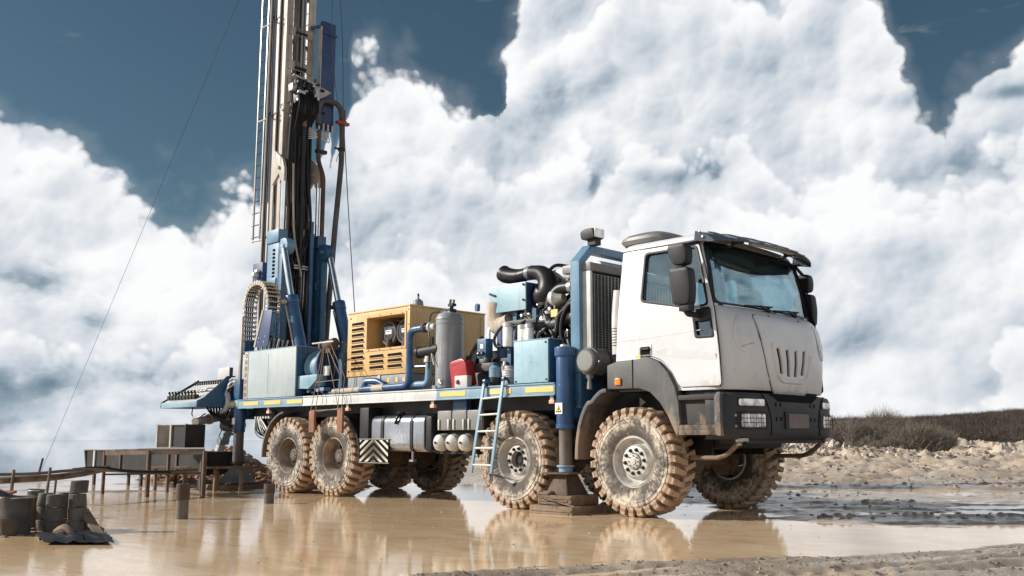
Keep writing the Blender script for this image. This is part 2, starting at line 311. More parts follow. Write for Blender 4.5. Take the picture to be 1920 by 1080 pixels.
M['rim_brown'] = paint('brown_rim', (0.22, 0.165, 0.12), (0.36, 0.29, 0.22), grime=0.6, grimecol=(0.07, 0.05, 0.04), rough=0.6, metal=0.2, scale=9, streak=False)
def radiator_mat():
    m, t, b = newmat('radiator_core'); p = pos(t)
    wv = t.node('ShaderNodeTexWave', bands_direction='Z'); t.put(wv.inputs[0], p); wv.inputs['Scale'].default_value = 30
    t.put(b.inputs['Base Color'], t.mix(wv.outputs['Fac'], (0.012, 0.012, 0.012), (0.05, 0.045, 0.04))); b.inputs['Roughness'].default_value = 0.6
    return m
M['radcore'] = radiator_mat()
# ---------------------------------------------------------------- mesh helpers
class MB:
    def __init__(s): s.v = []; s.f = []
    def add(s, vs, fs):
        o = len(s.v); s.v += [tuple(x) for x in vs]; s.f += [tuple(i + o for i in q) for q in fs]; return s
    def box(s, lo, hi, M4=None):
        (x0, y0, z0), (x1, y1, z1) = lo, hi
        vs = [Vector(q) for q in ((x0, y0, z0), (x1, y0, z0), (x1, y1, z0), (x0, y1, z0), (x0, y0, z1), (x1, y0, z1), (x1, y1, z1), (x0, y1, z1))]
        if M4 is not None: vs = [M4 @ q for q in vs]
        return s.add(vs, [(0, 3, 2, 1), (4, 5, 6, 7), (0, 1, 5, 4), (1, 2, 6, 5), (2, 3, 7, 6), (3, 0, 4, 7)])
    def cbox(s, c, size, rot=None):
        M4 = Matrix.Translation(c) @ (rot.to_4x4() if rot is not None else Matrix.Identity(4)); h = [q / 2 for q in size]
        return s.box((-h[0], -h[1], -h[2]), (h[0], h[1], h[2]), M4)
    def beam(s, a, b, wd, th, up=(0, 0, 1)):
        a, b = Vector(a), Vector(b); d = (b - a); L = d.length; d.normalize(); u = Vector(up)
        if abs(d.dot(u)) > 0.95: u = Vector((1, 0, 0))
        sx = d.cross(u).normalized(); uz = sx.cross(d)
        vs = []
        for q in (a, b):
            for i, j in ((-1, -1), (1, -1), (1, 1), (-1, 1)): vs.append(q + sx * i * wd / 2 + uz * j * th / 2)
        return s.add(vs, [(3, 2, 1, 0), (4, 5, 6, 7), (0, 1, 5, 4), (1, 2, 6, 5), (2, 3, 7, 6), (3, 0, 4, 7)])
    def tube(s, path, r, n=10, cap=True):
        path = [Vector(q) for q in path]; rs = r if isinstance(r, (list, tuple)) else [r] * len(path)
        ring = []; prev = None
        for i, q in enumerate(path):
            d = ((path[min(i + 1, len(path) - 1)] - path[max(i - 1, 0)])).normalized()
            if prev is None:
                u = Vector((0, 0, 1)) if abs(d.z) < 0.9 else Vector((1, 0, 0)); a = d.cross(u).normalized()
            else: a = (prev - d * prev.dot(d)).normalized()
            prev = a; bb = d.cross(a)
            ring.append([q + (a * math.cos(2 * math.pi * k / n) + bb * math.sin(2 * math.pi * k / n)) * rs[i] for k in range(n)])
        vs = [x for g in ring for x in g]; fs = []
        for i in range(len(ring) - 1):
            for k in range(n):
                k2 = (k + 1) % n; fs.append((i * n + k, i * n + k2, (i + 1) * n + k2, (i + 1) * n + k))
        if cap: fs.append(tuple(range(n - 1, -1, -1))); fs.append(tuple((len(ring) - 1) * n + k for k in range(n)))
        return s.add(vs, fs)
    def lathe(s, prof, origin=(0, 0, 0), axis='Z', n=32, M4=None):
        """prof: (radius, height) pairs; axis Z or Y or X"""
        o = Vector(origin); vs = []; fs = []; m = len(prof)
        for k in range(n):
            a = 2 * math.pi * k / n; c, sn = math.cos(a), math.sin(a)
            for r, h in prof:
                q = {'Z': Vector((r * c, r * sn, h)), 'Y': Vector((r * sn, h, r * c)), 'X': Vector((h, r * c, r * sn))}[axis]
                if M4 is not None: q = M4 @ q
                vs.append(o + q)
        for k in range(n):
            k2 = (k + 1) % n
            for i in range(m - 1):
                fs.append((k * m + i, k2 * m + i, k2 * m + i + 1, k * m + i + 1))
        return s.add(vs, fs)
    def prism(s, poly, fn, t0, t1):
        """poly in (u,v); fn(u,v,t) -> point; extruded between t0 and t1"""
        n = len(poly); vs = [fn(u, v, t0) for u, v in poly] + [fn(u, v, t1) for u, v in poly]
        return s.add(vs, [tuple(range(n - 1, -1, -1)), tuple(range(n, 2 * n))] + [(i, (i + 1) % n, n + (i + 1) % n, n + i) for i in range(n)])
    def sheet(s, rows):
        n = len(rows[0]); vs = [q for r in rows for q in r]
        return s.add(vs, [(i * n + k, i * n + k + 1, (i + 1) * n + k + 1, (i + 1) * n + k) for i in range(len(rows) - 1) for k in range(n - 1)])
    def build(s, name, mat, parent=None, bevel=0.0, ang=35, local=False, solid=0.0):
        me = bpy.data.meshes.new(name); me.from_pydata([tuple(q) for q in s.v], [], s.f); me.validate(); 
        bm = bmesh.new(); bm.from_mesh(me)
        bmesh.ops.remove_doubles(bm, verts=bm.verts, dist=1e-5)
        bmesh.ops.recalc_face_normals(bm, faces=bm.faces)
        if solid: bmesh.ops.solidify(bm, geom=bm.faces[:], thickness=solid)
        if bevel:
            es = [e for e in bm.edges if len(e.link_faces) == 2 and e.calc_face_angle(0) > R(ang)]
            bmesh.ops.bevel(bm, geom=es, offset=bevel, segments=2, profile=0.6, affect='EDGES', clamp_overlap=True)
        bm.to_mesh(me); bm.free()
        return link(name, me, mat, parent, ang, local)
def link(name, me, mat, parent=None, ang=35, local=False):
    if mat is not None and not me.materials: me.materials.append(M[mat] if isinstance(mat, str) else mat)
    if len(me.polygons):
        me.polygons.foreach_set('use_smooth', [True] * len(me.polygons)); me.set_sharp_from_angle(angle=R(ang))
    o = bpy.data.objects.new(name, me); COL.objects.link(o)
    if parent is not None: attach(o, parent, local)
    return o
LOC = {}
def attach(o, parent, local=False):
    o.parent = parent
    if not local: o.matrix_parent_inverse = Matrix.Translation(-LOC.get(parent.name, Vector((0, 0, 0))))
def empty(name, loc=(0, 0, 0), parent=None):
    o = bpy.data.objects.new(name, None); o.empty_display_size = 0.1; COL.objects.link(o); LOC[o.name] = Vector(loc)
    if parent is not None: attach(o, parent)
    o.location = loc; return o
def tag(o, label=None, cat=None, group=None, kind=None):
    if label: o['label'] = label
    if cat: o['category'] = cat
    if group: o['group'] = group
    if kind: o['kind'] = kind
    return o
def arc(c, r, a0, a1, n, u, v):
    c, u, v = Vector(c), Vector(u), Vector(v)
    return [c + u * r * math.cos(R(a0 + (a1 - a0) * i / n)) + v * r * math.sin(R(a0 + (a1 - a0) * i / n)) for i in range(n + 1)]
def bend(pts, rad=0.06, n=5):
    """polyline with rounded corners"""
    pts = [Vector(q) for q in pts]; out = [pts[0]]
    for i in range(1, len(pts) - 1):
        a, b, c = pts[i - 1], pts[i], pts[i + 1]
        d1 = (a - b); d2 = (c - b); rr = min(rad, d1.length * 0.48, d2.length * 0.48)
        p, q = b + d1.normalized() * rr, b + d2.normalized() * rr
        for k in range(n + 1):
            t = k / n; out.append(p * (1 - t) ** 2 + b * 2 * t * (1 - t) + q * t * t)
    out.append(pts[-1]); return out
def smooth_path(pts, n=6):
    """Catmull-Rom through the points"""
    p = [Vector(q) for q in pts]; p = [p[0] * 2 - p[1]] + p + [p[-1] * 2 - p[-2]]; out = []
    for i in range(1, len(p) - 2):
        for k in range(n):
            t = k / n
            out.append(0.5 * ((2 * p[i]) + (p[i + 1] - p[i - 1]) * t + (2 * p[i - 1] - 5 * p[i] + 4 * p[i + 1] - p[i + 2]) * t * t + (3 * p[i] - p[i - 1] - 3 * p[i + 1] + p[i + 2]) * t ** 3))
    out.append(p[-2]); return out
def rpoly(poly, rad=0.04, n=4):
    return [(q.x, q.y) for q in bend_closed([Vector((a, b, 0)) for a, b in poly], rad, n)]
def bend_closed(pts, rad, n):
    out = []; m = len(pts)
    for i in range(m):
        a, b, c = pts[i - 1], pts[i], pts[(i + 1) % m]; d1, d2 = a - b, c - b; rr = min(rad, d1.length * 0.45, d2.length * 0.45)
        p, q = b + d1.normalized() * rr, b + d2.normalized() * rr
        for k in range(n + 1):
            t = k / n; out.append(p * (1 - t) ** 2 + b * 2 * t * (1 - t) + q * t * t)
    return out
def plate(name, outer, holes, fn, t0, t1, mat, parent, sub=0, bevel=0.0, ang=40):
    """flat outline with holes in (u,v), filled, subdivided, mapped by fn(u,v,t) and given thickness t0..t1"""
    bm = bmesh.new()
    for loop in [outer] + list(holes):
        vs = [bm.verts.new((u, v, 0)) for u, v in loop]
        for i in range(len(vs)): bm.edges.new((vs[i], vs[(i + 1) % len(vs)]))
    bmesh.ops.triangle_fill(bm, use_beauty=True, use_dissolve=False, edges=bm.edges[:])
    for _ in range(sub):
        bmesh.ops.subdivide_edges(bm, edges=[e for e in bm.edges if e.calc_length() > 0.12], cuts=1, use_grid_fill=True)
        bmesh.ops.triangulate(bm, faces=[f for f in bm.faces if len(f.verts) > 3])
    bm.verts.index_update(); bm.normal_update()
    vs = [(v.co.x, v.co.y) for v in bm.verts]; n = len(vs)
    fs = [tuple(v.index for v in f.verts) for f in bm.faces]; bd = [tuple(v.index for v in e.verts) for e in bm.edges if len(e.link_faces) == 1]
    bm.free()
    mb = MB(); mb.add([fn(u, v, t1) for u, v in vs] + [fn(u, v, t0) for u, v in vs],
                      fs + [tuple(i + n for i in reversed(f)) for f in fs] + [(a, b, b + n, a + n) for a, b in bd])
    return mb.build(name, mat, parent, bevel=bevel, ang=ang)
def bool_diff(o, cutters):
    for i, c in enumerate(cutters):
        md = o.modifiers.new('cut', 'BOOLEAN'); md.operation = 'DIFFERENCE'; md.object = c; md.solver = 'EXACT'
    dg = bpy.context.evaluated_depsgraph_get(); dg.update()
    me = bpy.data.meshes.new_from_object(o.evaluated_get(dg)); o.modifiers.clear(); o.data = me
    for c in cutters: bpy.data.objects.remove(c)
    me.polygons.foreach_set('use_smooth', [True] * len(me.polygons)); me.set_sharp_from_angle(angle=R(32))
def XZ(y, sgn=-1): return lambda u, v, t: Vector((u, y + sgn * t, v))     # plane facing -Y, t is outward
def YZ(x, sgn=1): return lambda u, v, t: Vector((x + sgn * t, u, v))      # plane facing +X
# ---------------------------------------------------------------- terrain
def _hash(ix, iy, seed):
    n = (ix.astype(np.int64) * 374761393 + iy.astype(np.int64) * 668265263 + seed * 1442695041) & 0x7fffffff
    n = ((n ^ (n >> 13)) * 1274126177) & 0x7fffffff
    return ((n ^ (n >> 16)) & 0xffff) / 65535.0
def vnoise(x, y, seed=0):
    ix, iy = np.floor(x), np.floor(y); fx, fy = x - ix, y - iy
    fx = fx * fx * (3 - 2 * fx); fy = fy * fy * (3 - 2 * fy)
    a, b, c, d = _hash(ix, iy, seed), _hash(ix + 1, iy, seed), _hash(ix, iy + 1, seed), _hash(ix + 1, iy + 1, seed)
    return a + (b - a) * fx + (c - a) * fy + (a - b - c + d) * fx * fy
def fbm(x, y, oct=5, seed=0, gain=0.5):
    t = np.zeros_like(x); amp = 1; tot = 0
    for i in range(oct):
        t += amp * vnoise(x, y, seed + i * 17); tot += amp; amp *= gain; x = x * 2.03 + 5.1; y = y * 2.03 + 1.7
    return t / tot
def sst(v, a, b):
    t = np.clip((v - a) / (b - a), 0, 1); return t * t * (3 - 2 * t)
def ridged(x, y, oct, seed): return 1 - np.abs(fbm(x, y, oct, seed) * 2 - 1)
def height(r, f):
    """ground height (m) in camera-level metres r (right) / f (ahead); water stands at 0"""
    n1 = fbm(r * 0.45, f * 0.45, 4, 1) - 0.5; n2 = fbm(r * 2.2, f * 2.2, 4, 2) - 0.5; n3 = fbm(r * 8, f * 8, 4, 3) - 0.5
    h = -0.060 + 0.03 * n1 + 0.014 * n2
    # bank of tracked mud in the foreground, right
    fb = np.interp(r, [-6, -2.5, -1.0, 0.6, 2.3, 4.7, 8, 14], [4.2, 6.1, 6.95, 7.75, 8.2, 8.75, 9.3, 11.0])
    fb = fb + 0.7 * (fbm(r * 0.7, f * 0.5, 3, 9) - 0.5)
    bank = sst(fb - f, -0.5, 1.1)
    ca, sa = math.cos(0.27), math.sin(0.27)
    along = r * ca + f * sa; across = -r * sa + f * ca
    ruts = ridged(across * 1.5 + 0.2 * along * 0.15, along * 0.12, 3, 21) - 0.6
    tread = (np.sin(along * 26 + 3 * np.sin(across * 2.1)) * 0.5 + 0.5) * sst(fbm(across * 1.6, along * 0.2, 2, 33), 0.5, 0.6)
    hb = 0.006 + 0.05 * n1 + 0.05 * ruts + 0.022 * n2 + 0.030 * n3 + 0.012 * tread
    for off, dep in ((0.0, .060), (-.30, .045), (-.95, .055), (-1.22, .04), (.55, .03)):        # wheel ruts across the bank
        dd = f - (6.86 + .40 * r + off + .10 * np.sin(r * 1.3 + off * 5)); lug = 0.65 + 0.35 * np.sin((r + .3 * f) * 34)
        hb = hb - dep * np.exp(-(dd / .075) ** 2) * lug + .45 * dep * (np.exp(-((dd - .16) / .07) ** 2) + np.exp(-((dd + .16) / .07) ** 2))
    h = h * (1 - bank) + hb * bank
    # wet churned mud on the right, rising away from the camera
    edge = np.interp(f, [6, 9, 9.8, 10.3, 12.5, 14, 18, 24, 40], [14, 13, 6.0, 2.6, 2.3, 1.8, 0.6, -1, -4])
    rt = sst(r - edge - 1.2 * n1, -0.6, 1.2) * sst(f, 9.2, 10.4)
    far = sst(f, 14, 40)
    # wheel tracks running across the view
    w1 = f + 0.10 * r + 0.9 * (fbm(r * 0.16, f * 0.3, 3, 71) - 0.5)
    tracks = ridged(r * 0.10 + 3.3, w1 * 1.15, 3, 41) - 0.62
    small = ridged(r * 0.8, f * 2.4, 4, 47) - 0.55
    hr = -0.012 + 0.11 * n1 + 0.13 * tracks + 0.035 * small + 0.045 * n2 + 0.035 * n3 + far * (-0.075 + 0.26 * tracks + 0.26 * small + 0.16 * n2 + 0.18 * n3)
    hr = hr - 0.05 * np.exp(-((f - 12.0) / 0.7) ** 2) * sst(fbm(r * .5, f * .5, 2, 91), .42, .55)
    h = h * (1 - rt) + hr * rt
    mid = sst(f, 17, 26) * sst(r, -6, -3)                           # sandy bank behind the truck
    h = h + mid * (0.13 + 0.30 * np.clip(n1 + 0.1, 0, 1) + 0.12 * n2)
    # heaped spoil bank
    d = f - (34 + 5 * np.sin(r * 0.11) + 6 * n1)
    berm = np.exp(-(d / 4.2) ** 2) * sst(r, -5, 3) * (1 - 0.80 * sst(r, 9, 15))
    h = h + berm * (0.34 + 0.7 * n1 + 1.0 * np.abs(n2) * 2 + 0.5 * n3)
    d2 = f - (52 + 7 * np.sin(r * 0.07 + 1)); berm2 = np.exp(-(d2 / 9) ** 2) * sst(r, 4, 12)
    h = h + berm2 * (0.30 + 0.9 * n1 + 0.35 * n2)
    # patches of mud standing out of the flooded left
    lf = sst(-r, 1.0, 3.5) * sst(f, 7.5, 10)
    h = h + lf * (0.028 + 0.085 * (ridged(r * 0.28, f * 1.3, 4, 55) - 0.60) + 0.05 * n1 + 0.03 * n2)
    # the pad falls away to the left and behind
    ang = r / np.maximum(f, 0.1)
    drop = sst(f, 23.3, 27.5) * sst(-(ang + 0.155), 0.0, 0.05)
    h = h - drop * 7.0
    # plain climbing to wooded hills on the right
    ang_b = sst(ang, -0.16, 0.02)
    h = h + ang_b * sst(f, 45, 260) * (1.0 + 2.5 * sst(ang, 0.25, 0.6)) + ang_b * sst(f, 120, 420) * (3.6 + 5.4 * sst(ang, 0.22, 0.55)) * (0.8 + 0.5 * (fbm(ang * 9, f * 0.004, 3, 77) - 0.5))
    behind = sst(-f, 2, 8); h = h + behind * (0.05 + 0.06 * n1)
    outer = sst(np.hypot(r, f), 500, 1500); h = h * (1 - outer) - 9.0 * outer * (1 - ang_b) + h * outer * ang_b
    return h
def make_ground():
    rad = [0.0]
    q = 1.2
    while q < 9000:
        rad.append(q); q *= (1.022 if 4.5 < q < 14 else (1.0105 if q < 4.5 and False else (1.02 if q < 60 else 1.06)))
    rad = np.array(rad)
    # refine the near rows
    fine = np.concatenate([[1.2, 2.5, 4.0, 5.0], np.arange(5.6, 16, 0.04), np.geomspace(16, 70, 230), np.geomspace(71, 9000, 70)])
    th = np.concatenate([np.linspace(-180, -33, 40)[:-1], np.linspace(-33, 33, 460), np.linspace(33, 180, 40)[1:-1]])
    T, Q = np.meshgrid(np.radians(th), fine)
    r = Q * np.sin(T); f = Q * np.cos(T); z = height(r, f)
    x = CAM.x + RT.x * r + FW.x * f; y = CAM.y + RT.y * r + FW.y * f
    nr, nt = T.shape
    v = np.stack([x.ravel(), y.ravel(), z.ravel()], 1)
    i = np.arange(nr - 1)[:, None] * nt + np.arange(nt)[None, :]; j = np.arange(nr - 1)[:, None] * nt + ((np.arange(nt) + 1) % nt)[None, :]
    faces = np.stack([i, j, j + nt, i + nt], -1).reshape(-1, 4)
    me = bpy.data.meshes.new('ground')
    me.vertices.add(len(v)); me.vertices.foreach_set('co', v.ravel())
    me.loops.add(faces.size); me.loops.foreach_set('vertex_index', faces.ravel())
    me.polygons.add(len(faces)); me.polygons.foreach_set('loop_start', np.arange(0, faces.size, 4)); me.polygons.foreach_set('loop_total', np.full(len(faces), 4))
    me.update(); me.validate()
    # close the small hole under the camera
    bm = bmesh.new(); bm.from_mesh(me); bm.verts.ensure_lookup_table()
    bm.faces.new([bm.verts[k] for k in range(nt)]); bmesh.ops.recalc_face_normals(bm, faces=bm.faces[-1:]); bm.to_mesh(me); bm.free()
    me.polygons.foreach_set('use_smooth', [True] * len(me.polygons))
    m, t, b = newmat('wet_mud'); p = pos(t)
    n1 = t.noise(p, 1.3, 6, 0.6); n2 = t.noise(p, 9, 7, 0.65); n3 = t.noise(p, 45, 6, 0.7); n4 = t.noise(p, 0.22, 4, 0.55)
    c = t.mix(n2, (0.30, 0.225, 0.16), (0.52, 0.425, 0.33))
    c = t.mix(t.smooth(n1, 0.35, 0.7), c, (0.58, 0.49, 0.39))
    c = t.mix(t.math('MULTIPLY', t.smooth(n3, 0.52, 0.70), 0.75), c, (0.17, 0.11, 0.07))
    zz = t.node('ShaderNodeSeparateXYZ'); t.put(zz.inputs[0], p)
    wet = t.smooth(t.math('ADD', zz.outputs['Z'], t.math('MULTIPLY', t.math('SUBTRACT', n2, 0.5), 0.16)), 0.24, 0.02)
    c = t.mix(t.math('MULTIPLY', wet, 0.55), c, t.mix(1.0, c, (0.50, 0.47, 0.44), 'MULTIPLY'))        # wet mud is darker
    dist = t.vmath('LENGTH', t.vmath('SUBTRACT', p, tuple(CAM)))
    farm = t.smooth(dist, 40, 110)
    c = t.mix(farm, c, t.mix(t.noise(p, 0.12, 6, 0.65), (0.22, 0.18, 0.145), (0.46, 0.40, 0.335)))
    fartree = t.smooth(dist, 120, 230)
    c = t.mix(fartree, c, (0.085, 0.065, 0.048))
    t.put(b.inputs['Base Color'], c)
    t.put(b.inputs['Roughness'], t.math('MULTIPLY_ADD', t.math('MAXIMUM', t.math('MULTIPLY', wet, t.math('SUBTRACT', 1.0, farm)), t.math('MULTIPLY', t.smooth(n1, 0.42, 0.58), 0.75)), -0.54, 0.72))
    b.inputs['Specular IOR Level'].default_value = 0.5
    bump(t, b, t.math('ADD', t.math('MULTIPLY', n2, 0.6), t.math('MULTIPLY', n3, 0.7)), 0.7, 0.011)
    o = link('ground', me, m); tag(o, kind='structure'); me.polygons.foreach_set('use_smooth', [True] * len(me.polygons))
    return o
make_ground()

def make_puddle():
    rows = []
    for f in np.concatenate([np.arange(4.5, 23, 0.5), [23.3, 24.2, 26, 29, 33, 38]]):
        rows.append([G(r, f, 0.0) for r in np.linspace(max(-14.5, -f * 0.62 - 1), min(20, f * 0.62 + 1), 50)])
    # keep the water off the drop on the left
    mb = MB()
    mb.sheet([[q for q in rr] for rr in rows if True])
    keep = []
    for q in mb.f:
        c = sum((Vector(mb.v[k]) for k in q), Vector()) / 4; d = c - CAM; r, f = d.dot(RT), d.dot(FW)
        if f > 23.2 and r / f < -0.12: continue
        keep.append(q)
    mb.f = keep
    m, t, b = newmat('muddy_water'); p = pos(t)
    n = t.noise(p, 0.8, 5, 0.6); n2 = t.noise(p, 5, 6, 0.6)
    c = t.mix(t.smooth(n, 0.35, 0.7), (0.66, 0.455, 0.265), (0.74, 0.555, 0.365)); c = t.mix(t.math('MULTIPLY', t.smooth(n2, 0.55, 0.75), 0.35), c, (0.76, 0.60, 0.43))
    ax = math.atan2(-RT.y, RT.x)
    st1 = t.noise(t.mapping(p, (0.7, 1.7, 1.0), rot=(0, 0, ax)), 1.5, 8, 0.66, 0.9)
    c = t.mix(t.math('MULTIPLY', t.smooth(st1, 0.50, 0.72), 0.55), c, (0.83, 0.69, 0.52)); c = t.mix(t.math('MULTIPLY', t.smooth(st1, 0.48, 0.34), 0.35), c, (0.46, 0.30, 0.16))
    t.put(b.inputs['Base Color'], c)
    froth = t.math('MAXIMUM', t.smooth(t.noise(p, 26, 7, 0.75), 0.60, 0.68), t.math('MULTIPLY', t.smooth(st1, 0.52, 0.72), 0.25))
    b.inputs['IOR'].default_value = 1.33
    b.inputs['Specular IOR Level'].default_value = 0.5
    # wind ripples: stronger in the open water on the left, nearly none in the lee of the truck
    d = t.vmath('SUBTRACT', p, tuple(CAM)); rr = t.vmath('DOT_PRODUCT', d, tuple(RT)); ff = t.vmath('DOT_PRODUCT', d, tuple(FW))
    open_l = t.smooth(t.math('ADD', rr, t.math('MULTIPLY', ff, 0.16)), 0.6, -2.6)
    t.put(b.inputs['Roughness'], t.math('MULTIPLY_ADD', t.math('MULTIPLY', froth, t.math('MULTIPLY_ADD', open_l, -0.85, 1.0)), 0.40, 0.025))
    rip = t.noise(t.mapping(p, (0.55, 2.6, 1.0), rot=(0, 0, math.atan2(-RT.y, RT.x))), 2.2, 6, 0.66)
    rip2 = t.noise(t.mapping(p, (1.0, 2.2, 1.0), rot=(0, 0, math.atan2(-RT.y, RT.x))), 11, 4, 0.6)
    h = t.math('ADD', t.math('MULTIPLY', rip, t.math('MULTIPLY_ADD', open_l, 0.13, 0.035)), t.math('MULTIPLY', rip2, t.math('MULTIPLY_ADD', open_l, 0.05, 0.02)))
    h = t.math('ADD', h, t.math('MULTIPLY', froth, 0.04))
    bump(t, b, h, 0.45, 0.035)
    o = mb.build('puddle', m); tag(o, kind='structure'); return o
make_puddle()
def make_lake():
    mb = MB(); mb.sheet([[G(r * f, f, -5.2) for r in np.linspace(-1.6, 0.15, 12)] for f in (24, 40, 80, 200, 600, 2000, 8500)])
    m, t, b = newmat('lake_water'); p = pos(t)
    b.inputs['Base Color'].default_value = (0.10, 0.14, 0.17, 1); b.inputs['Roughness'].default_value = 0.03; b.inputs['IOR'].default_value = 1.33
    o = mb.build('lake', m); tag(o, kind='structure')
make_lake()
# ================================================================ the drilling truck
TR = empty('drilling_truck', (-3.6, 0, 0)); T = TR
tag(TR, 'white and blue eight wheeled drilling rig truck with a raised mast standing in muddy water', 'drilling truck')
def pt(name, mb, mat, parent=None, **k): return mb.build(name, mat, parent or TR, **k)

# ---- wheels
def tyre_mesh():
    mb = MB()
    half = [(0.275, .150), (0.300, .172), (0.335, .190), (0.395, .208), (0.455, .213), (0.463, .219), (0.475, .219), (0.481, .213), (0.50, .212), (0.506, .218), (0.522, .218), (0.528, .209), (0.555, .200), (0.578, .175), (0.586, .12), (0.588, 0.0)]
    prof = half + [(r, -h) for r, h in half[-2::-1]]
    mb.lathe(prof, axis='Y', n=64)
    N = 30
    for side in (-1, 1):
        for k in range(N):
            a0 = 2 * math.pi * (k + (0.5 if side > 0 else 0)) / N; jit = rng.uniform(-.006, .006)
            def q(r, a, y): return (r * math.sin(a), y, r * math.cos(a))
            wo, wi, sk = 0.040 + rng.uniform(-.004, .004), 0.034, 0.055
            yo, yi = side * .214, side * -.012
            # cross-section along the lug from the sidewall to the middle of the tread, skewed forwards
            st = [(yo, .535, .580, wo * .95, 0.0), (side * .207, .565, .626 + jit, wo, 0.0), (side * .190, .57, .642 + jit, wo, 0.0), (side * .10, .575, .647 + jit, wo * .9, sk * .45), (yi, .58, .646 + jit, wi, sk)]
            vs = []; fs = []
            for (y, rb, rt_, wd, s_) in st:
                for (rr, sg) in ((rb, -1.12), (rb, 1.12), (rt_, .9), (rt_, -.9)): vs.append(q(rr, a0 + (s_ + sg * wd / 1.0 * .98) / .62 * 1.0 * .62 / rr, y))
            for i in range(len(st) - 1):
                for c in range(4): fs.append((i * 4 + c, i * 4 + (c + 1) % 4, i * 4 + 4 + (c + 1) % 4, i * 4 + 4 + c))
            fs.append((0, 1, 2, 3)); e = (len(st) - 1) * 4; fs.append((e + 3, e + 2, e + 1, e))
            mb.add(vs, fs)
    o = mb.build('tyre', 'tyre', ang=30); me = o.data; bpy.data.objects.remove(o); return me
def mesh_of(mb, mat, **k):
    o = mb.build('tmp', mat, **k); me = o.data; bpy.data.objects.remove(o); return me
ty_me = tyre_mesh()
def lath(prof, n=48): return MB().lathe(prof, axis='Y', n=n)
# outward is -Y
RIM = {
 'front': [(0.25, .16), (0.275, .15), (0.275, -.10), (0.288, -.160), (0.306, -.180), (0.309, -.176), (0.312, -.160), (0.302, -.165), (0.285, -.176), (0.268, -.150), (0.258, -.110), (0.240, -.085), (0.215, -.085), (0.195, -.115), (0.182, -.138), (0.168, -.142), (0.100, -.142), (0.097, -.128)],
 'second': [(0.25, .16), (0.275, .15), (0.275, -.10), (0.288, -.160), (0.306, -.180), (0.312, -.160), (0.302, -.165), (0.285, -.176), (0.268, -.140), (0.256, -.095), (0.238, -.070), (0.212, -.070), (0.195, -.092), (0.182, -.108), (0.168, -.110), (0.112, -.110), (0.108, -.02)],
 'rear': [(0.25, .16), (0.275, .15), (0.275, -.10), (0.288, -.160), (0.306, -.180), (0.312, -.160), (0.302, -.165), (0.285, -.172), (0.262, -.12), (0.240, -.04), (0.228, 0.03), (0.205, 0.045), (0.12, 0.045)]}
HUB = {
 'front': ([(0.0, -.176), (0.035, -.176), (0.037, -.168), (0.080, -.164), (0.090, -.155), (0.094, -.120)], 'rim', .140, -.142),
 'second': ([(0.0, -.060), (0.045, -.062), (0.050, -.052), (0.085, -.045), (0.100, -.02), (0.106, .02)], 'dark', .146, -.110),
 'rear': ([(0.0, -.072), (0.050, -.072), (0.053, -.064), (0.092, -.064), (0.104, -.055), (0.106, -.02), (0.118, -.015), (0.120, .045)], 'rustgrey', .165, .045)}
rim_me = {k: mesh_of(lath(v), 'rim_brown' if k == 'rear' else 'rim', ang=28) for k, v in RIM.items()}
hub_me = {k: mesh_of(lath(v[0], 32), v[1], ang=28) for k, v in HUB.items()}
nut_me = mesh_of(MB().lathe([(0.0, -.030), (.013, -.030), (.016, -.024), (.016, -.004), (.026, -.002), (.026, .004)], axis='Y', n=8), 'dark', ang=28)
hubnut_me = mesh_of(MB().lathe([(0.0, -.012), (.008, -.012), (.009, .002)], axis='Y', n=6), 'muddark', ang=28)
hole_me = mesh_of(MB().lathe([(0.0, .0), (.019, .0), (.019, .006)], axis='Y', n=12), 'decal_black', ang=28)
def inst(name, me, parent, loc=(0, 0, 0), rot=(0, 0, 0)):
    o = bpy.data.objects.new(name, me); COL.objects.link(o); o.parent = parent; o.location = loc; o.rotation_euler = rot; return o
AX = [(0.0, 'front', .645), (-1.97, 'second', .640), (-6.07, 'rear', .640), (-7.40, 'rear', .640)]
for X, kind, zc in AX:
    for side in (-1, 1):
        wh = empty('wheel', (X, side * 1.035, zc), TR)
        spin = rng.uniform(0, 6.28)
        wh.rotation_euler = (0, spin * 0, 0 if side < 0 else math.pi)
        inst('tyre', ty_me, wh, rot=(0, spin, 0)); inst('rim', rim_me[kind], wh, rot=(0, spin, 0)); inst('hub', hub_me[kind], wh, rot=(0, spin, 0))
        _, _, br, by = HUB[kind]
        for k in range(10):
            a = 2 * math.pi * k / 10 + 0.2
            inst('wheel_nut', nut_me, wh, (br * math.sin(a), by, br * math.cos(a)))
        if kind == 'front':
            for k in range(8):
                a = 2 * math.pi * k / 8; inst('hub_bolt', hubnut_me, wh, (.068 * math.sin(a), -.166, .068 * math.cos(a)))
        if kind == 'rear':
            for k in range(8):
                a = 2 * math.pi * k / 8; inst('hub_bolt', hubnut_me, wh, (.074 * math.sin(a), -.066, .074 * math.cos(a)))

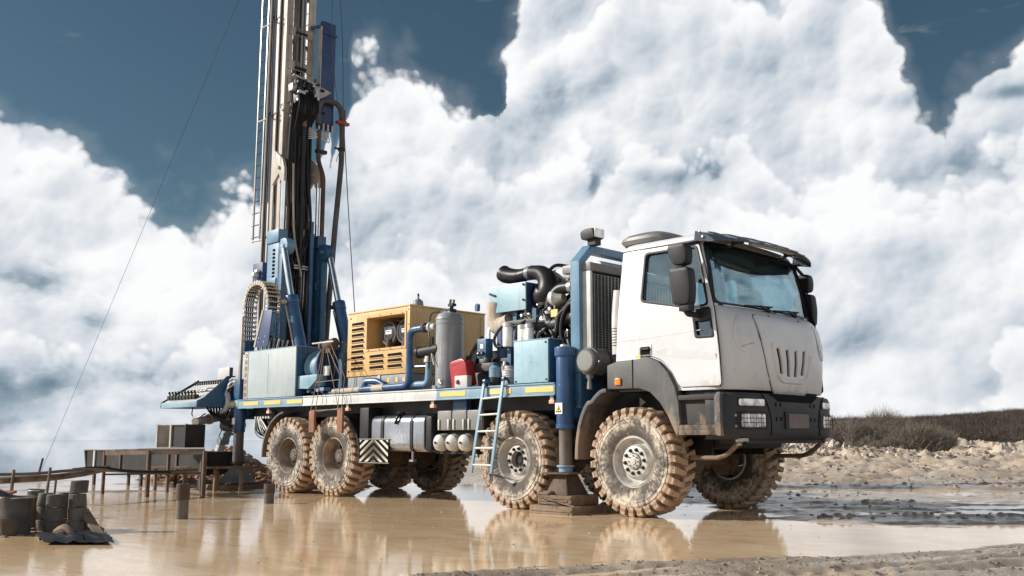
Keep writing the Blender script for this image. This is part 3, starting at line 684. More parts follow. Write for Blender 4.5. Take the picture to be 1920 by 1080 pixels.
# ---- chassis
for s in (-1, 1):
    pt('chassis_rail', MB().box((-9.05, s * .43 - .05, .98), (1.25, s * .43 + .05, 1.28)), 'dark', bevel=.008)
for X in (-8.8, -7.9, -5.2, -3.6, -2.6, -.9, .9):
    pt('cross_member', MB().box((X - .06, -.38, 1.02), (X + .06, .38, 1.24)), 'dark')
for X, kind, zc in AX:
    mb = MB().tube([(X, -.86, zc), (X, .86, zc)], .085, 14); mb.lathe([(0, -.16), (.12, -.15), (.20, -.08), (.22, 0), (.20, .08), (.12, .15), (0, .16)], (X, .0, zc), 'X', 20)
    mb.lathe([(.0, -.02), (.21, -.02), (.21, .04), (.0, .04)], (X, -.80, zc), 'Y', 24); mb.lathe([(.0, -.04), (.21, -.04), (.21, .02), (.0, .02)], (X, .80, zc), 'Y', 24)
    pt('axle', mb, 'muddark')
    for s in (-1, 1):
        mb = MB()
        for k in range(6):
            L = .78 - .11 * k
            mb.box((X - L, s * .50 - .04, zc + .22 - .028 * k + .05), (X + L, s * .50 + .04, zc + .244 - .028 * k + .05))
        pt('leaf_spring', mb, 'muddark')
pt('drive_shaft', MB().tube([(-7.3, 0, .72), (-.2, 0, .85)], .06, 12), 'muddark')
pt('gearbox', MB().box((-1.7, -.32, .75), (-.7, .32, 1.3)), 'dark', bevel=.05)
pt('transfer_case', MB().box((-3.6, -.35, .62), (-2.9, .35, 1.1)), 'dark', bevel=.06)
for y0 in (-.62, .62):
    pt('air_pipe', MB().tube(bend([(-8.6, y0, 1.18), (-5.2, y0, 1.16), (-5.0, y0 * 1.1, 1.1), (-1.2, y0 * 1.1, 1.12)], .1), .015, 6), 'hose')

pt('subframe', MB().box((-9.0, -.95, 1.285), (-1.2, .95, 1.498)), 'dark')  # dark box added to stop light showing through under the deck
pt('gear_housing', MB().box((-.75, -.56, .80), (1.0, .56, 1.80)), 'dark', bevel=.05)  # dark box added to block the light under the cab
pt('wheel_liner', MB().box((-.90, -.62, .72), (.72, -.58, 1.84)), 'dark'); pt('wheel_liner', MB().box((-.90, .58, .72), (.72, .62, 1.84)), 'dark')  # dark panels added behind the front wheels to block light
pt('wheel_liner', MB().box((-2.75, -.60, .95), (-1.1, -.56, 1.49)), 'dark')  # same added dark panel behind the second wheel
pt('left_tank', MB().box((-5.0, .74, .72), (-2.75, 1.20, 1.30)), 'dark', bevel=.08)  # dark box added on the far side to block light under the truck
pt('tool_locker', MB().box((-3.72, -.70, .72), (-2.70, -.45, 1.46)), 'dark', bevel=.02)  # dark box added to close the see-through gap behind the battery box
pt('spare_rack', MB().box((-5.30, -.70, .80), (-3.70, -.45, 1.46)), 'dark', bevel=.02)  # dark box added to close the see-through gap behind the fuel tank
# ---- deck
pt('deck', MB().box((-9.05, -1.21, 1.50), (-1.2, 1.21, 1.612)), 'blue', bevel=.006)
def side_rail(x0, x1, mat):
    mb = MB()
    # rolled channel: web with two flanges
    mb.box((x0, -1.245, 1.474), (x1, -1.225, 1.618)); mb.box((x0, -1.26, 1.612), (x1, -1.205, 1.63)); mb.box((x0, -1.26, 1.466), (x1, -1.205, 1.482))
    return pt('side_rail', mb, mat, bevel=.003)
side_rail(-9.05, -6.93, 'pale'); side_rail(-6.928, -3.5, 'deck_white'); side_rail(-3.498, -1.2, 'pale')
mb = MB().box((-9.05, 1.225, 1.474), (-1.2, 1.245, 1.618)); pt('side_rail', mb, 'pale', bevel=.003)
pt('deck_extension', MB().box((-9.62, -1.25, 1.49), (-9.052, -1.10, 1.62)), 'pale', bevel=.004)
pt('deck_extension', MB().box((-9.8, .2, 1.40), (-9.052, 1.1, 1.60)), 'blue', bevel=.004)
pt('rear_frame', MB().box((-9.9, -.9, 1.30), (-9.05, .9, 1.48)), 'blue', bevel=.01)
for a, b_ in [(-8.86, -8.35), (-8.15, -7.62), (-7.42, -6.95), (-3.42, -2.88), (-2.40, -2.16), (-2.08, -1.99), (-1.72, -1.22)]:
    pt('reflective_strip', MB().box((a, -1.251, 1.515), (b_, -1.2455, 1.582)), 'strip')
pt('reflective_strip', MB().box((-9.56, -1.256, 1.525), (-9.16, -1.2505, 1.59)), 'strip')
for X in (-8.06, -5.70, -3.62, -1.28):
    e = MB().box((X - .045, -1.23, 1.36), (X + .045, -1.17, 1.41)); o = pt('marker_lamp', e, 'lamp_lens', bevel=.01)
    pt('lamp_bracket', MB().box((X - .03, -1.22, 1.41), (X + .03, -1.18, 1.466)), 'steel', o)

# ---- rear mudguards
def band(name, path, wd, th, mat, y0=-1.26, parent=None, **k):
    """curved strip in X/Z running across Y"""
    mb = MB(); p = [Vector((a, 0, b)) for a, b in path]; n = len(p); outer = []; 
    for i in range(n):
        d = (p[min(i + 1, n - 1)] - p[max(i - 1, 0)]).normalized(); nn = Vector((-d.z, 0, d.x)); outer.append((p[i], p[i] + nn * th))
    vs = []
    for a, b in outer:
        for q in (a, b):
            vs.append((q.x, y0, q.z)); vs.append((q.x, y0 + wd, q.z))
    fs = []
    for i in range(n - 1):
        o = i * 4
        fs += [(o, o + 4, o + 5, o + 1), (o + 2, o + 3, o + 7, o + 6), (o, o + 2, o + 6, o + 4), (o + 1, o + 5, o + 7, o + 3)]
    fs += [(0, 1, 3, 2), ((n - 1) * 4, (n - 1) * 4 + 2, (n - 1) * 4 + 3, (n - 1) * 4 + 1)]
    mb.add(vs, fs); return pt(name, mb, mat, parent, **k)
for s in (-1, 1):
    y0 = -1.25 if s < 0 else .82
    arcp = [(-7.40 + .78 * math.cos(R(a)), .66 + .74 * math.sin(R(a))) for a in np.linspace(185, 100, 12)]
    band('mudguard', arcp[::-1], .43, .03, 'fender', y0)
    arcp = [(-6.07 + .76 * math.cos(R(a)), .66 + .72 * math.sin(R(a))) for a in np.linspace(68, -2, 12)]
    band('mudguard', arcp[::-1], .43, .03, 'black', y0)
    pt('mudguard_panel', MB().box((-5.35, y0 + .02, .72), (-5.12, y0 + .41, 1.40)), 'black', bevel=.02)

# ---- chevron board
cb = empty('chevron_board', (-4.97, -1.24, .72), TR)
pt('board', MB().box((-5.33, -1.235, .555), (-4.60, -1.215, .905)), 'decal_black', cb, bevel=.006)
def chev(k):
    x0, x1, xm = -5.32, -4.61, -4.965; zb, zt = .565, .895; sl = .62
    th = .048; z0 = .50 + k * .105
    polys = []
    for sgn in (-1, 1):
        xe = x0 if sgn < 0 else x1
        pl = [(xm, z0 + sl * (.355) * 1.0 - .06), (xm, z0 + th + sl * .355 - .06), (xe, z0 + th - .06), (xe, z0 - .06)]
        # clip to the board
        out = []
        def clip(poly, z, keep_above):
            o = []
            for i in range(len(poly)):
                a, b_ = poly[i - 1], poly[i]; ia = (a[1] >= z) == keep_above; ib = (b_[1] >= z) == keep_above
                if ia != ib: t_ = (z - a[1]) / (b_[1] - a[1]); o.append((a[0] + (b_[0] - a[0]) * t_, z))
                if ib: o.append(b_)
            return o
        pl = clip(clip(pl, zb, True), zt, False) if True else pl
        if len(pl) > 2: polys.append(pl)
    mb = MB()
    for pl in polys: mb.prism(pl, XZ(-1.236), 0.0, .003)
    if polys: pt('chevron_stripe', mb, 'chev_white', cb)
for k in range(-1, 5): chev(k)
pt('frame', MB().box((-5.345, -1.24, .545), (-4.585, -1.232, .556)).box((-5.345, -1.24, .905), (-4.585, -1.232, .916)), 'steel', cb)

# ---- side tank, battery boxes, air bottles
def dtank():
    poly = rpoly([(-1.22, 1.27), (-.72, 1.27), (-.72, .72), (-1.22, .72)], .13, 6)
    mb = MB().prism(poly, lambda u, v, t: Vector((t, u, v)), -5.06, -3.80); o = pt('fuel_tank', mb, 'alu', bevel=.025)
    for X in (-4.78, -4.08):
        ring = rpoly([(-1.232, 1.282), (-.71, 1.282), (-.71, .708), (-1.232, .708)], .14, 6)
        pt('strap', MB().prism(ring, lambda u, v, t: Vector((t, u, v)), X - .03, X + .03), 'black', o)
        pt('strap_bolt', MB().tube([(X, -1.19, .73), (X, -1.19, .60)], .018, 8).box((X - .045, -1.22, .58), (X + .045, -1.15, .61)), 'steel', o)
    pt('filler_cap', MB().lathe([(0, .055), (.055, .05), (.06, 0)], (-4.45, -1.12, 1.27), 'Z', 16), 'black', o)
    pt('end_plate', MB().box((-3.80, -1.20, .74), (-3.66, -.72, 1.25)), 'black', o, bevel=.04)
    pt('filler_hose', MB().tube(smooth_path([(-4.45, -1.15, 1.30), (-4.40, -1.235, 1.24), (-4.44, -1.24, 1.14)], 5), .022, 8), 'hose', o)
dtank()
bx = empty('battery_box', (-3.24, -1.1, 1.0), TR)
pt('case', MB().box((-3.56, -1.14, 1.03), (-2.62, -.70, 1.31)), 'black', bx, bevel=.03)
for k in range(3):
    x0 = -3.55 + k * .315
    pt('cover', MB().box((x0, -1.18, 1.035), (x0 + .295, -1.12, 1.315)), 'aircap', bx, bevel=.018)
    for xx in (.03, .235): pt('clip', MB().box((x0 + xx, -1.2, 1.04), (x0 + xx + .03, -1.175, 1.19)), 'rim', bx, bevel=.004)
for k in range(3):
    X = -3.52 + k * .265
    o = pt('air_bottle', MB().lathe([(0, -.52), (.06, -.51), (.115, -.46), (.13, -.38), (.13, .10)], (X, -.72, .86), 'Y', 24), 'rim')
    pt('bottle_valve', MB().lathe([(0, -.02), (.018, -.018), (.02, .02)], (X, -1.235, .86), 'Y', 10), 'dark', o)
pt('bottle_bracket', MB().box((-3.68, -1.1, .70), (-2.8, -.72, .735)).box((-3.68, -1.0, .985), (-2.8, -.72, 1.02)), 'dark')
pt('hanger_bracket', MB().box((-3.30, -1.1, 1.31), (-3.02, -1.0, 1.475)), 'blue', bevel=.005)

# ---- front outrigger jack
def jack(X, Y, ztop, zsleeve, zfoot, r, name):
    o = pt(name, MB().lathe([(0, ztop), (r * .98, ztop), (r * .98, zsleeve), (r * .8, zsleeve), (r * .8, zsleeve - .01)], (X, Y, 0), 'Z', 32), 'jackblue', bevel=.006)
    return o
j = jack(-1.10, -1.16, 2.00, 1.04, .5, .118, 'outrigger_jack')
pt('cap_flange', MB().lathe([(0, 2.085), (.105, 2.085), (.135, 2.08), (.135, 1.965), (.118, 1.955)], (-1.10, -1.16, 0), 'Z', 32), 'jackblue', j, bevel=.004)
pt('top_fitting', MB().lathe([(0, .035), (.06, .03), (.07, 0)], (-1.10, -1.16, 2.085), 'Z', 16), 'rim', j)
pt('sleeve_band', MB().lathe([(.118, 1.10), (.124, 1.10), (.124, 1.045), (.118, 1.045)], (-1.10, -1.16, 0), 'Z', 32), 'jackblue', j)
pt('piston_rod', MB().tube([(-1.10, -1.16, 1.05), (-1.10, -1.16, .55)], .085, 28), 'rustgrey', j)
pt('rod_collar', MB().lathe([(0, .585), (.115, .585), (.115, .56), (.09, .555), (.09, .50), (.08, .49)], (-1.10, -1.16, 0), 'Z', 24), 'pale', j)
pt('foot_plate', MB().box((-1.33, -1.37, .475), (-.87, -.95, .492)), 'rust', j, bevel=.004)
def taper(X, Y, z0, z1, a, b):
    return MB().add([(X - a, Y - a, z0), (X + a, Y - a, z0), (X + a, Y + a, z0), (X - a, Y + a, z0), (X - b, Y - b, z1), (X + b, Y - b, z1), (X + b, Y + b, z1), (X - b, Y + b, z1)], [(3, 2, 1, 0), (4, 5, 6, 7), (0, 1, 5, 4), (1, 2, 6, 5), (2, 3, 7, 6), (3, 0, 4, 7)])
pt('foot_cone', taper(-1.10, -1.16, .222, .474, .20, .105), 'rust', j, bevel=.006)
for sx in (-1, 1):
    pt('foot_rib', MB().beam((-1.10 + sx * .11, -1.285, .472), (-1.10 + sx * .205, -1.375, .226), .016, .016), 'rust', j)
def warning(X0, X1, Z0, Z1, Y, parent):
    pt('warning_sticker', MB().box((X0, Y - .003, Z0), (X1, Y, Z1)), 'decal_white', parent)
    cx, w_ = (X0 + X1) / 2, (X1 - X0); zc = (Z0 + Z1) / 2 - .01
    tri = lambda k: [(cx - .42 * w_ * k, zc - .33 * w_ * k), (cx + .42 * w_ * k, zc - .33 * w_ * k), (cx, zc + .42 * w_ * k)]
    pt('warning_triangle', MB().prism(tri(1.0), XZ(Y - .003), 0, .002), 'decal_black', parent)
    pt('warning_field', MB().prism([(a, b + .003) for a, b in tri(.74)], XZ(Y - .005), 0, .002), 'decal_yellow', parent)
    z_ = zc
    bolt = [(cx + .005, z_ + .032), (cx - .017, z_ - .006), (cx + .001, z_ - .004), (cx - .006, z_ - .030), (cx + .018, z_ + .006), (cx, z_ + .004)]
    pt('warning_symbol', MB().prism(bolt, XZ(Y - .007), 0, .002), 'decal_black', parent)
warning(-1.165, -1.045, 1.225, 1.365, -1.281, j)
pt('jack_bracket', MB().box((-1.12, -1.08, 1.35), (-.90, -.50, 1.75)).box((-1.22, -1.1, 1.18), (-.98, -.45, 1.30)), 'blue', bevel=.01)

# ---- rear outrigger jack
j = jack(-9.17, -1.14, 1.60, 1.04, .4, .115, 'outrigger_jack')
pt('jack_post', MB().box((-9.26, -1.23, 1.62), (-9.06, -1.05, 2.02)), 'blue', j, bevel=.008)
pt('piston_rod', MB().tube([(-9.17, -1.14, 1.05), (-9.17, -1.14, .34)], .095, 24), 'rustgrey', j)
pt('rod_collar', MB().lathe([(0, .50), (.125, .50), (.125, .455), (.10, .45), (.10, .42), (.12, .42), (.12, .39), (0, .39)], (-9.17, -1.14, 0), 'Z', 20), 'rust', j)
pt('foot_cone', taper(-9.17, -1.14, .115, .38, .26, .10), 'grey', j, bevel=.006)
pt('foot_plate', MB().box((-9.47, -1.44, .10), (-8.87, -.84, .12)), 'rust', j)
pt('data_plate', MB().box((-9.22, -1.262, 1.18), (-9.13, -1.252, 1.30)), 'decal_white', j)
pt('outrigger_beam', MB().box((-9.28, -1.05, 1.28), (-9.06, 1.05, 1.46)), 'blue', bevel=.01)
# ================================================================ cab
CW = 1.20
def cw(z): return CW - 0.075 * max(0.0, min(1.0, (z - 2.35) / .9)) ** 1.2        # half width: slight tumblehome
_zf = [1.36, 1.48, 1.60, 1.80, 2.06, 2.25, 2.36, 2.405, 2.425, 2.80, 3.12, 3.22, 3.30]
_xf = [1.38, 1.42, 1.445, 1.465, 1.465, 1.415, 1.345, 1.27, 1.215, 1.15, 1.075, 1.03, 0.93]
_df = [.42, .45, .47, .49, .49, .44, .38, .30, .23, .20, .19, .19, .22]
def nose(y, z):
    """front surface of the cab: x at (y, z)"""
    xf = np.interp(z, _zf, _xf); d = np.interp(z, _zf, _df); u = min(.9999, abs(y) / cw(z))
    return float(xf - d * (1 - (1 - u ** 3.2) ** (1 / 3.2)))
def rear_x(z): return float(np.interp(z, [1.4, 1.84, 2.4, 3.2, 3.30], [-.27, -.26, -.22, -.17, -.12]))
def section(z, shrink=0.0, nf=28):
    wd = cw(z) - shrink; pts = []
    ys = [math.sin(math.pi / 2 * k / nf) ** .8 * wd for k in range(nf + 1)]
    front = [(nose(min(y, cw(z) * .9999), z) - shrink, y) for y in ys]
    xr = rear_x(z) + shrink
    side = [(front[-1][0] - .02, wd), (.55, wd), (.05, wd), (xr + .05, wd), (xr + .012, wd - .015), (xr, wd - .06)]
    half = front + side
    loop = half + [(xr, 0.0)] + [(a, -b) for a, b in reversed(half)][:-1]
    return [Vector((a, b, z)) for a, b in loop]
mb = MB(); zs = [1.46, 1.475, 1.6, 1.8, 2.0, 2.15, 2.25, 2.33, 2.38, 2.405, 2.42, 2.6, 2.9, 3.12, 3.18]
secs = [section(z) for z in zs]
for z, sh in ((3.235, .012), (3.27, .04), (3.293, .09), (3.305, .17)):
    secs.append(section(3.22, sh)); secs[-1] = [Vector((q.x, q.y, z + .02 * max(0, 1 - (q.y / 1.2) ** 2))) for q in secs[-1]]
n = len(secs[0]); mb.v = [q for s_ in secs for q in s_]
mb.f = [(i * n + k, i * n + (k + 1) % n, (i + 1) * n + (k + 1) % n, (i + 1) * n + k) for i in range(len(secs) - 1) for k in range(n)]
mb.f += [tuple(range(n - 1, -1, -1)), tuple((len(secs) - 1) * n + k for k in range(n))]
cab = mb.build('cab', 'white', None, ang=30)
cab.data.materials.append(M['interior'])
# hollow it
md = cab.modifiers.new('shell', 'SOLIDIFY'); md.thickness = .045; md.offset = -1; md.material_offset = 1; md.material_offset_rim = 0
dg = bpy.context.evaluated_depsgraph_get(); dg.update(); me = bpy.data.meshes.new_from_object(cab.evaluated_get(dg)); cab.modifiers.clear(); cab.data = me
WIN = [(.165, 2.545), (.205, 3.135), (.935, 3.135), (1.035, 2.76), (1.105, 2.42), (.885, 2.405)]
QW = [(.895, 2.385), (1.125, 2.385), (1.165, 2.05), (.93, 2.055)]
WS = [(-1.125, 2.435), (-1.065, 3.185), (1.065, 3.185), (1.125, 2.435)]
RW = [(-.85, 2.55), (-.85, 3.02), (.85, 3.02), (.85, 2.55)]
def cutter(poly, fn, t0, t1):
    return MB().prism(poly, fn, t0, t1).build('cut', None)
cs = [cutter(rpoly(WIN, .05), lambda u, v, t: Vector((u, t, v)), -2, 2), cutter(rpoly(QW, .03), lambda u, v, t: Vector((u, t, v)), -2, 2),
      cutter(rpoly(WS, .09), lambda u, v, t: Vector((t, u, v)), .80, 2), cutter(rpoly(RW, .06), lambda u, v, t: Vector((t, u, v)), -.6, .02),
      cutter(rpoly([(-.13, 2.5), (-.11, 3.1), (.10, 3.1), (.09, 2.5)], .04), lambda u, v, t: Vector((u, t, v)), .9, 2),
      cutter([(-.6, 1.2), (-.6, 1.835), (.28, 1.86), (.44, 1.80), (.57, 1.67), (.66, 1.50), (.69, 1.2)], lambda u, v, t: Vector((u, t, v)), -2, 2)]
bool_diff(cab, cs)
attach(cab, TR)
def side(u, v, t): return Vector((u, -cw(v) - t, v))
def sideL(u, v, t): return Vector((u, cw(v) + t, v))
# door: skin with seal, windows
DO = [(.075, 1.885), (.30, 1.885), (.455, 1.825), (.585, 1.695), (.675, 1.535), (.715, 1.50), (1.245, 1.50), (1.225, 1.9), (1.18, 2.36), (1.055, 2.86), (.955, 3.185), (.155, 3.185), (.10, 2.5)]
def grow(poly, d):
    c = Vector((sum(a for a, b in poly) / len(poly), sum(b for a, b in poly) / len(poly))); out = []
    m = len(poly)
    for i in range(m):
        a, b, e = Vector(poly[i - 1]), Vector(poly[i]), Vector(poly[(i + 1) % m]); d1 = (b - a).normalized(); d2 = (e - b).normalized()
        n1, n2 = Vector((d1.y, -d1.x)), Vector((d2.y, -d2.x)); nn = (n1 + n2).normalized()
        area = sum(poly[k - 1][0] * poly[k][1] - poly[k][0] * poly[k - 1][1] for k in range(m))
        out.append(tuple(b + nn * (d if area > 0 else -d)))
    return out
HOLES = [rpoly(WIN, .05), rpoly(QW, .03)]
plate('rear_side_pane', rpoly([(-.135, 2.495), (-.115, 3.105), (.105, 3.105), (.095, 2.495)], .04), [], sideL, -.020, -.012, 'side_glass', cab, sub=2)
for fn, s in ((side, -1), (sideL, 1)):
    seal = plate('door_seal', rpoly(grow(DO, .009), .04), HOLES, fn, -.004, .002, 'decal_black', cab, sub=3)
    door = plate('door', rpoly(DO, .04), HOLES, fn, -.002, .014, 'white', TR, sub=3, bevel=.004)
    plate('window_frame', rpoly(grow(WIN, .014), .055), [rpoly(grow(WIN, -.022), .045)], fn, -.005, .022, 'black', door, sub=2, bevel=.003)
    plate('window_pane', rpoly(grow(WIN, .002), .05), [], fn, -.020, -.012, 'side_glass', door, sub=2)
    plate('window_frame', rpoly(grow(QW, .014), .035), [rpoly(grow(QW, -.028), .03)], fn, -.005, .022, 'black', door, sub=1, bevel=.003)
    plate('window_pane', rpoly(grow(QW, .002), .03), [], fn, -.020, -.012, 'side_glass', door, sub=1)
    plate('door_handle_recess', rpoly([(.115, 1.885), (.115, 2.025), (.315, 2.025), (.315, 1.885)], .03), [], fn, .005, .018, 'steel', door, bevel=.004)
    plate('handle_pocket', rpoly([(.145, 1.90), (.145, 2.0), (.29, 2.0), (.29, 1.90)], .025), [], fn, .010, .0195, 'decal_black', door)
    plate('door_handle', rpoly([(.15, 1.955), (.15, 1.985), (.285, 1.985), (.285, 1.955)], .012), [], fn, .012, .04, 'black', door, bevel=.006)
    plate('swage_line', [(.09, 2.085), (1.0, 2.135), (1.0, 2.142), (.09, 2.092)], [], fn, .010, .0165, 'white', door)
    plate('cab_seam', [(-.22, 2.078), (.07, 2.084), (.07, 2.090), (-.22, 2.084)], [], fn, -.002, .002, 'lightgrey', cab)
    plate('pillar_trim', [(1.262, 1.49), (1.276, 1.49), (1.238, 2.25), (1.19, 2.40), (1.178, 2.40), (1.226, 2.25)], [], lambda u, v, t: Vector((u - .045, s * (cw(v) + t), v)), -.01, .003, 'decal_black', cab)
    plate('gutter', [(-.15, 3.205), (1.0, 3.205), (1.0, 3.222), (-.15, 3.222)], [], fn, -.02, .016, 'white', cab, bevel=.003)
for fn, s in ((side, -1), (sideL, 1)):
    cr_ = smooth_path([(.36, 1.925, 0), (.50, 1.955, 0), (.70, 1.945, 0), (.95, 1.905, 0), (1.19, 1.855, 0)], 6)
    lo_ = [(q.x, q.y) for q in cr_]
    plate('door_crease', lo_ + [(1.19, 1.78), (.95, 1.80), (.70, 1.82), (.50, 1.86)], [], lambda u, v, t: fn(u, v, .0135 + t * max(0.0, min(1.0, (v - (1.78 + .12 * (1.19 - u))) / .06))), 0, .012, 'white', door, sub=2, ang=60)
plate('key_tag', rpoly([(.12, 1.855), (.12, 1.905), (.155, 1.905), (.15, 1.855)], .01), [], side, .022, .03, 'decal_yellow', door)
# windscreen
rows = []
for z in np.linspace(2.42, 3.20, 9):
    wl = np.interp(z, [2.42, 3.20], [1.14, 1.075]); rows.append([Vector((nose(y, z) - .012, y, z)) for y in np.linspace(-wl, wl, 25)])
ws = MB().sheet(rows).build('windscreen', 'windscreen', cab, solid=.006)
def wsfn(u, v, t): return Vector((nose(u, v) + t, u, v))
plate('windscreen_seal', rpoly(grow(WS, .022), .10), [rpoly(grow(WS, -.04), .09)], wsfn, -.03, .006, 'black', cab, sub=3)
for y0, y1 in ((-.62, .02), (.05, .70)):
    zz = lambda y: 2.455 + .04 * (y - y0) / (y1 - y0)
    w1 = pt('wiper', MB().tube([Vector((nose(y, zz(y)) + .022, y, zz(y))) for y in np.linspace(y0, y1, 8)], .011, 6), 'black', cab)
    pt('wiper_arm', MB().tube([Vector((nose(y1 - .1, 2.44) + .03, y1 - .1, 2.435)), Vector((nose((y0 + y1) / 2, 2.47) + .045, (y0 + y1) / 2, 2.475))], .014, 6).lathe([(0, .06), (.022, .055), (.025, 0)], (nose(y1 - .1, 2.42) + .0, y1 - .1, 2.425), 'Z', 10), 'black', cab)
# bonnet panel with grille slots
def nosefn(u, v, t): return Vector((nose(u, max(v, 1.365)) + t, u, v))
slots = []
for yc, zt, zb, tilt in ((-.335, 1.955, 1.66, .075), (-.125, 1.945, 1.635, .03), (.085, 1.945, 1.635, -.02), (.295, 1.955, 1.66, -.07)):
    slots.append(rpoly([(yc - .052, zt), (yc - .040 + tilt, zb), (yc + .040 + tilt, zb - .0), (yc + .052, zt)], .02))
BP = [(-.70, 2.335), (.70, 2.335), (.665, 2.05), (.56, 1.72), (.44, 1.50), (.34, 1.40), (.18, 1.375), (-.18, 1.375), (-.34, 1.40), (-.44, 1.50), (-.56, 1.72), (-.665, 2.05)]
bon = plate('bonnet_panel', rpoly(BP, .09, 5), slots, nosefn, -.004, .020, 'white', TR, sub=4, bevel=.006, ang=50)
plate('bonnet_gap', rpoly(grow(BP, .010), .095, 5), [], nosefn, -.008, .0015, 'decal_black', bon, sub=4)
for s_ in slots: plate('grille_slot', s_, [], nosefn, -.003, .004, 'decal_black', bon, sub=1)
for i, (yc, zt, zb, tilt) in enumerate(((-.335, 1.955, 1.66, .075), (-.125, 1.945, 1.635, .03), (.085, 1.945, 1.635, -.02), (.295, 1.955, 1.66, -.07))):
    plate('slot_fin', [(yc + .005, zt + .02), (yc + .018 + tilt, zb), (yc + .042 + tilt, zb), (yc + .056, zt + .02)], [], nosefn, .002, .030, 'white', bon, sub=1, bevel=.006)
UP = [(-.47, 2.0), (-.36, 1.64), (-.25, 1.575), (.25, 1.575), (.36, 1.64), (.47, 2.0)]
p_ = bend([Vector((nose(a, b) + .022, a, b)) for a, b in UP], .10, 6)
fine = []
for a, b in zip(p_[:-1], p_[1:]):
    for k in range(3): q = a + (b - a) * k / 3; fine.append(Vector((nose(q.y, q.z) + .020, q.y, q.z)))
pt('grille_rim', MB().tube(fine, .022, 8), 'white', bon)
pt('bonnet_lip', MB().sheet([[Vector((nose(y, 1.42) + .02 - .02 * a, y, 1.42 - .045 * math.sin(a * 1.57))) for y in np.linspace(-.42, .42, 15)] for a in np.linspace(0, 1, 5)]), 'white', bon)
for y_ in (-.36, .36, ): pt('washer_jet', MB().lathe([(0, .012), (.012, .01), (.014, 0)], (nose(y_, 2.33) + .018, y_, 2.335), 'Z', 8), 'black', bon)
for s in (-1, 1):
    # air deflector cheeks
    cheek = [(s * .74, 2.32), (s * .98, 2.30), (s * 1.07, 2.1), (s * 1.03, 1.92), (s * .90, 1.86), (s * .74, 2.0)]
    plate('cheek_panel', rpoly(cheek, .08, 4), [], nosefn, -.003, .012, 'white', cab, sub=3, bevel=.005, ang=50)
    plate('cheek_vent', [(s * .80, 1.985), (s * .97, 1.935), (s * .97, 1.95), (s * .80, 2.0)], [], nosefn, .01, .016, 'steel', cab)
# dark sill behind the bumper top
pt('sill', MB().box((.72, -1.15, 1.38), (1.18, 1.15, 1.47)), 'black', cab)
# smoked sun visor on brackets
def vis(y, a):
    """a: 0 at the roof, 1 at the lip"""
    u = abs(y) / 1.16
    x0 = .985 - .05 * u ** 3; x1 = 1.45 - .26 * u ** 2.4; z0 = 3.335 - .03 * u ** 2; z1 = 3.19 - .02 * u ** 2
    return Vector((x0 + (x1 - x0) * a, y, z0 + (z1 - z0) * (a ** 1.5)))
rows = [[vis(y, a) for y in np.linspace(-1.17, 1.17, 33)] for a in np.linspace(0, 1, 9)]
vz = MB().sheet(rows).build('sun_visor', 'visor', TR, solid=.012)
for s in (-1, 1):
    e = [vis(s * 1.17, a) for a in np.linspace(0, 1, 7)]
    mb = MB(); 
    bot = [q + Vector((-.02 if i == 0 else 0, 0, -.02 - .11 * (1 - i / 6.0) ** .7)) for i, q in enumerate(e)]
    mb.sheet([e, bot]); mb.build('visor_end', 'visor', vz, solid=.012)
    for X, Z in ((1.0, 3.29), (1.04, 3.22)): pt('visor_bolt', MB().lathe([(0, -.012), (.014, -.01), (.016, 0)], (X, s * 1.175, Z), 'Y', 8) if s < 0 else MB().lathe([(0, .012), (.014, .01), (.016, 0)], (X, s * 1.175, Z), 'Y', 8), 'steel', vz)
for y_ in np.linspace(-.95, .95, 8):
    pt('visor_rib', MB().tube([vis(y_, a) + Vector((0, 0, .008)) for a in (.05, .3, .6, .93)], .010, 6), 'visor', vz)
for y_ in (-.72, .45):
    pt('visor_bracket', MB().beam(vis(y_, .75) + Vector((0, 0, -.02)), (1.07, y_ + .02, 3.16), .06, .02).cbox(vis(y_ + .01, .62) + Vector((0, 0, -.045)), (.10, .13, .05)), 'black', vz, bevel=.005)
pt('visor_lamp', MB().beam(vis(-.62, .86) + Vector((0, 0, -.035)), vis(.32, .86) + Vector((0, 0, -.035)), .06, .03), 'lightgrey', vz, bevel=.006)
# roof air cap
ac = []
for z, ex, k in ((3.315, 0, 1.0), (3.36, .035, 1.02), (3.40, .03, 1.0), (3.44, -.01, .93), (3.465, -.06, .80), (3.475, -.12, .6)):
    ac.append([Vector((.02 + (.335 + ex) * math.copysign(abs(math.cos(t)) ** .55, math.cos(t)) * k + (.0 if math.cos(t) < 0 else -.0), -.62 + (.40 + ex * .6) * k * math.copysign(abs(math.sin(t)) ** .55, math.sin(t)), z)) for t in np.linspace(0, 2 * math.pi, 33)[:-1]])
mb = MB(); n = 32; mb.v = [q for r in ac for q in r]; mb.f = [(i * n + k, i * n + (k + 1) % n, (i + 1) * n + (k + 1) % n, (i + 1) * n + k) for i in range(len(ac) - 1) for k in range(n)] + [tuple((len(ac) - 1) * n + k for k in range(n)), tuple(range(n - 1, -1, -1))]
pt('roof_air_cap', mb, 'aircap', bevel=0)
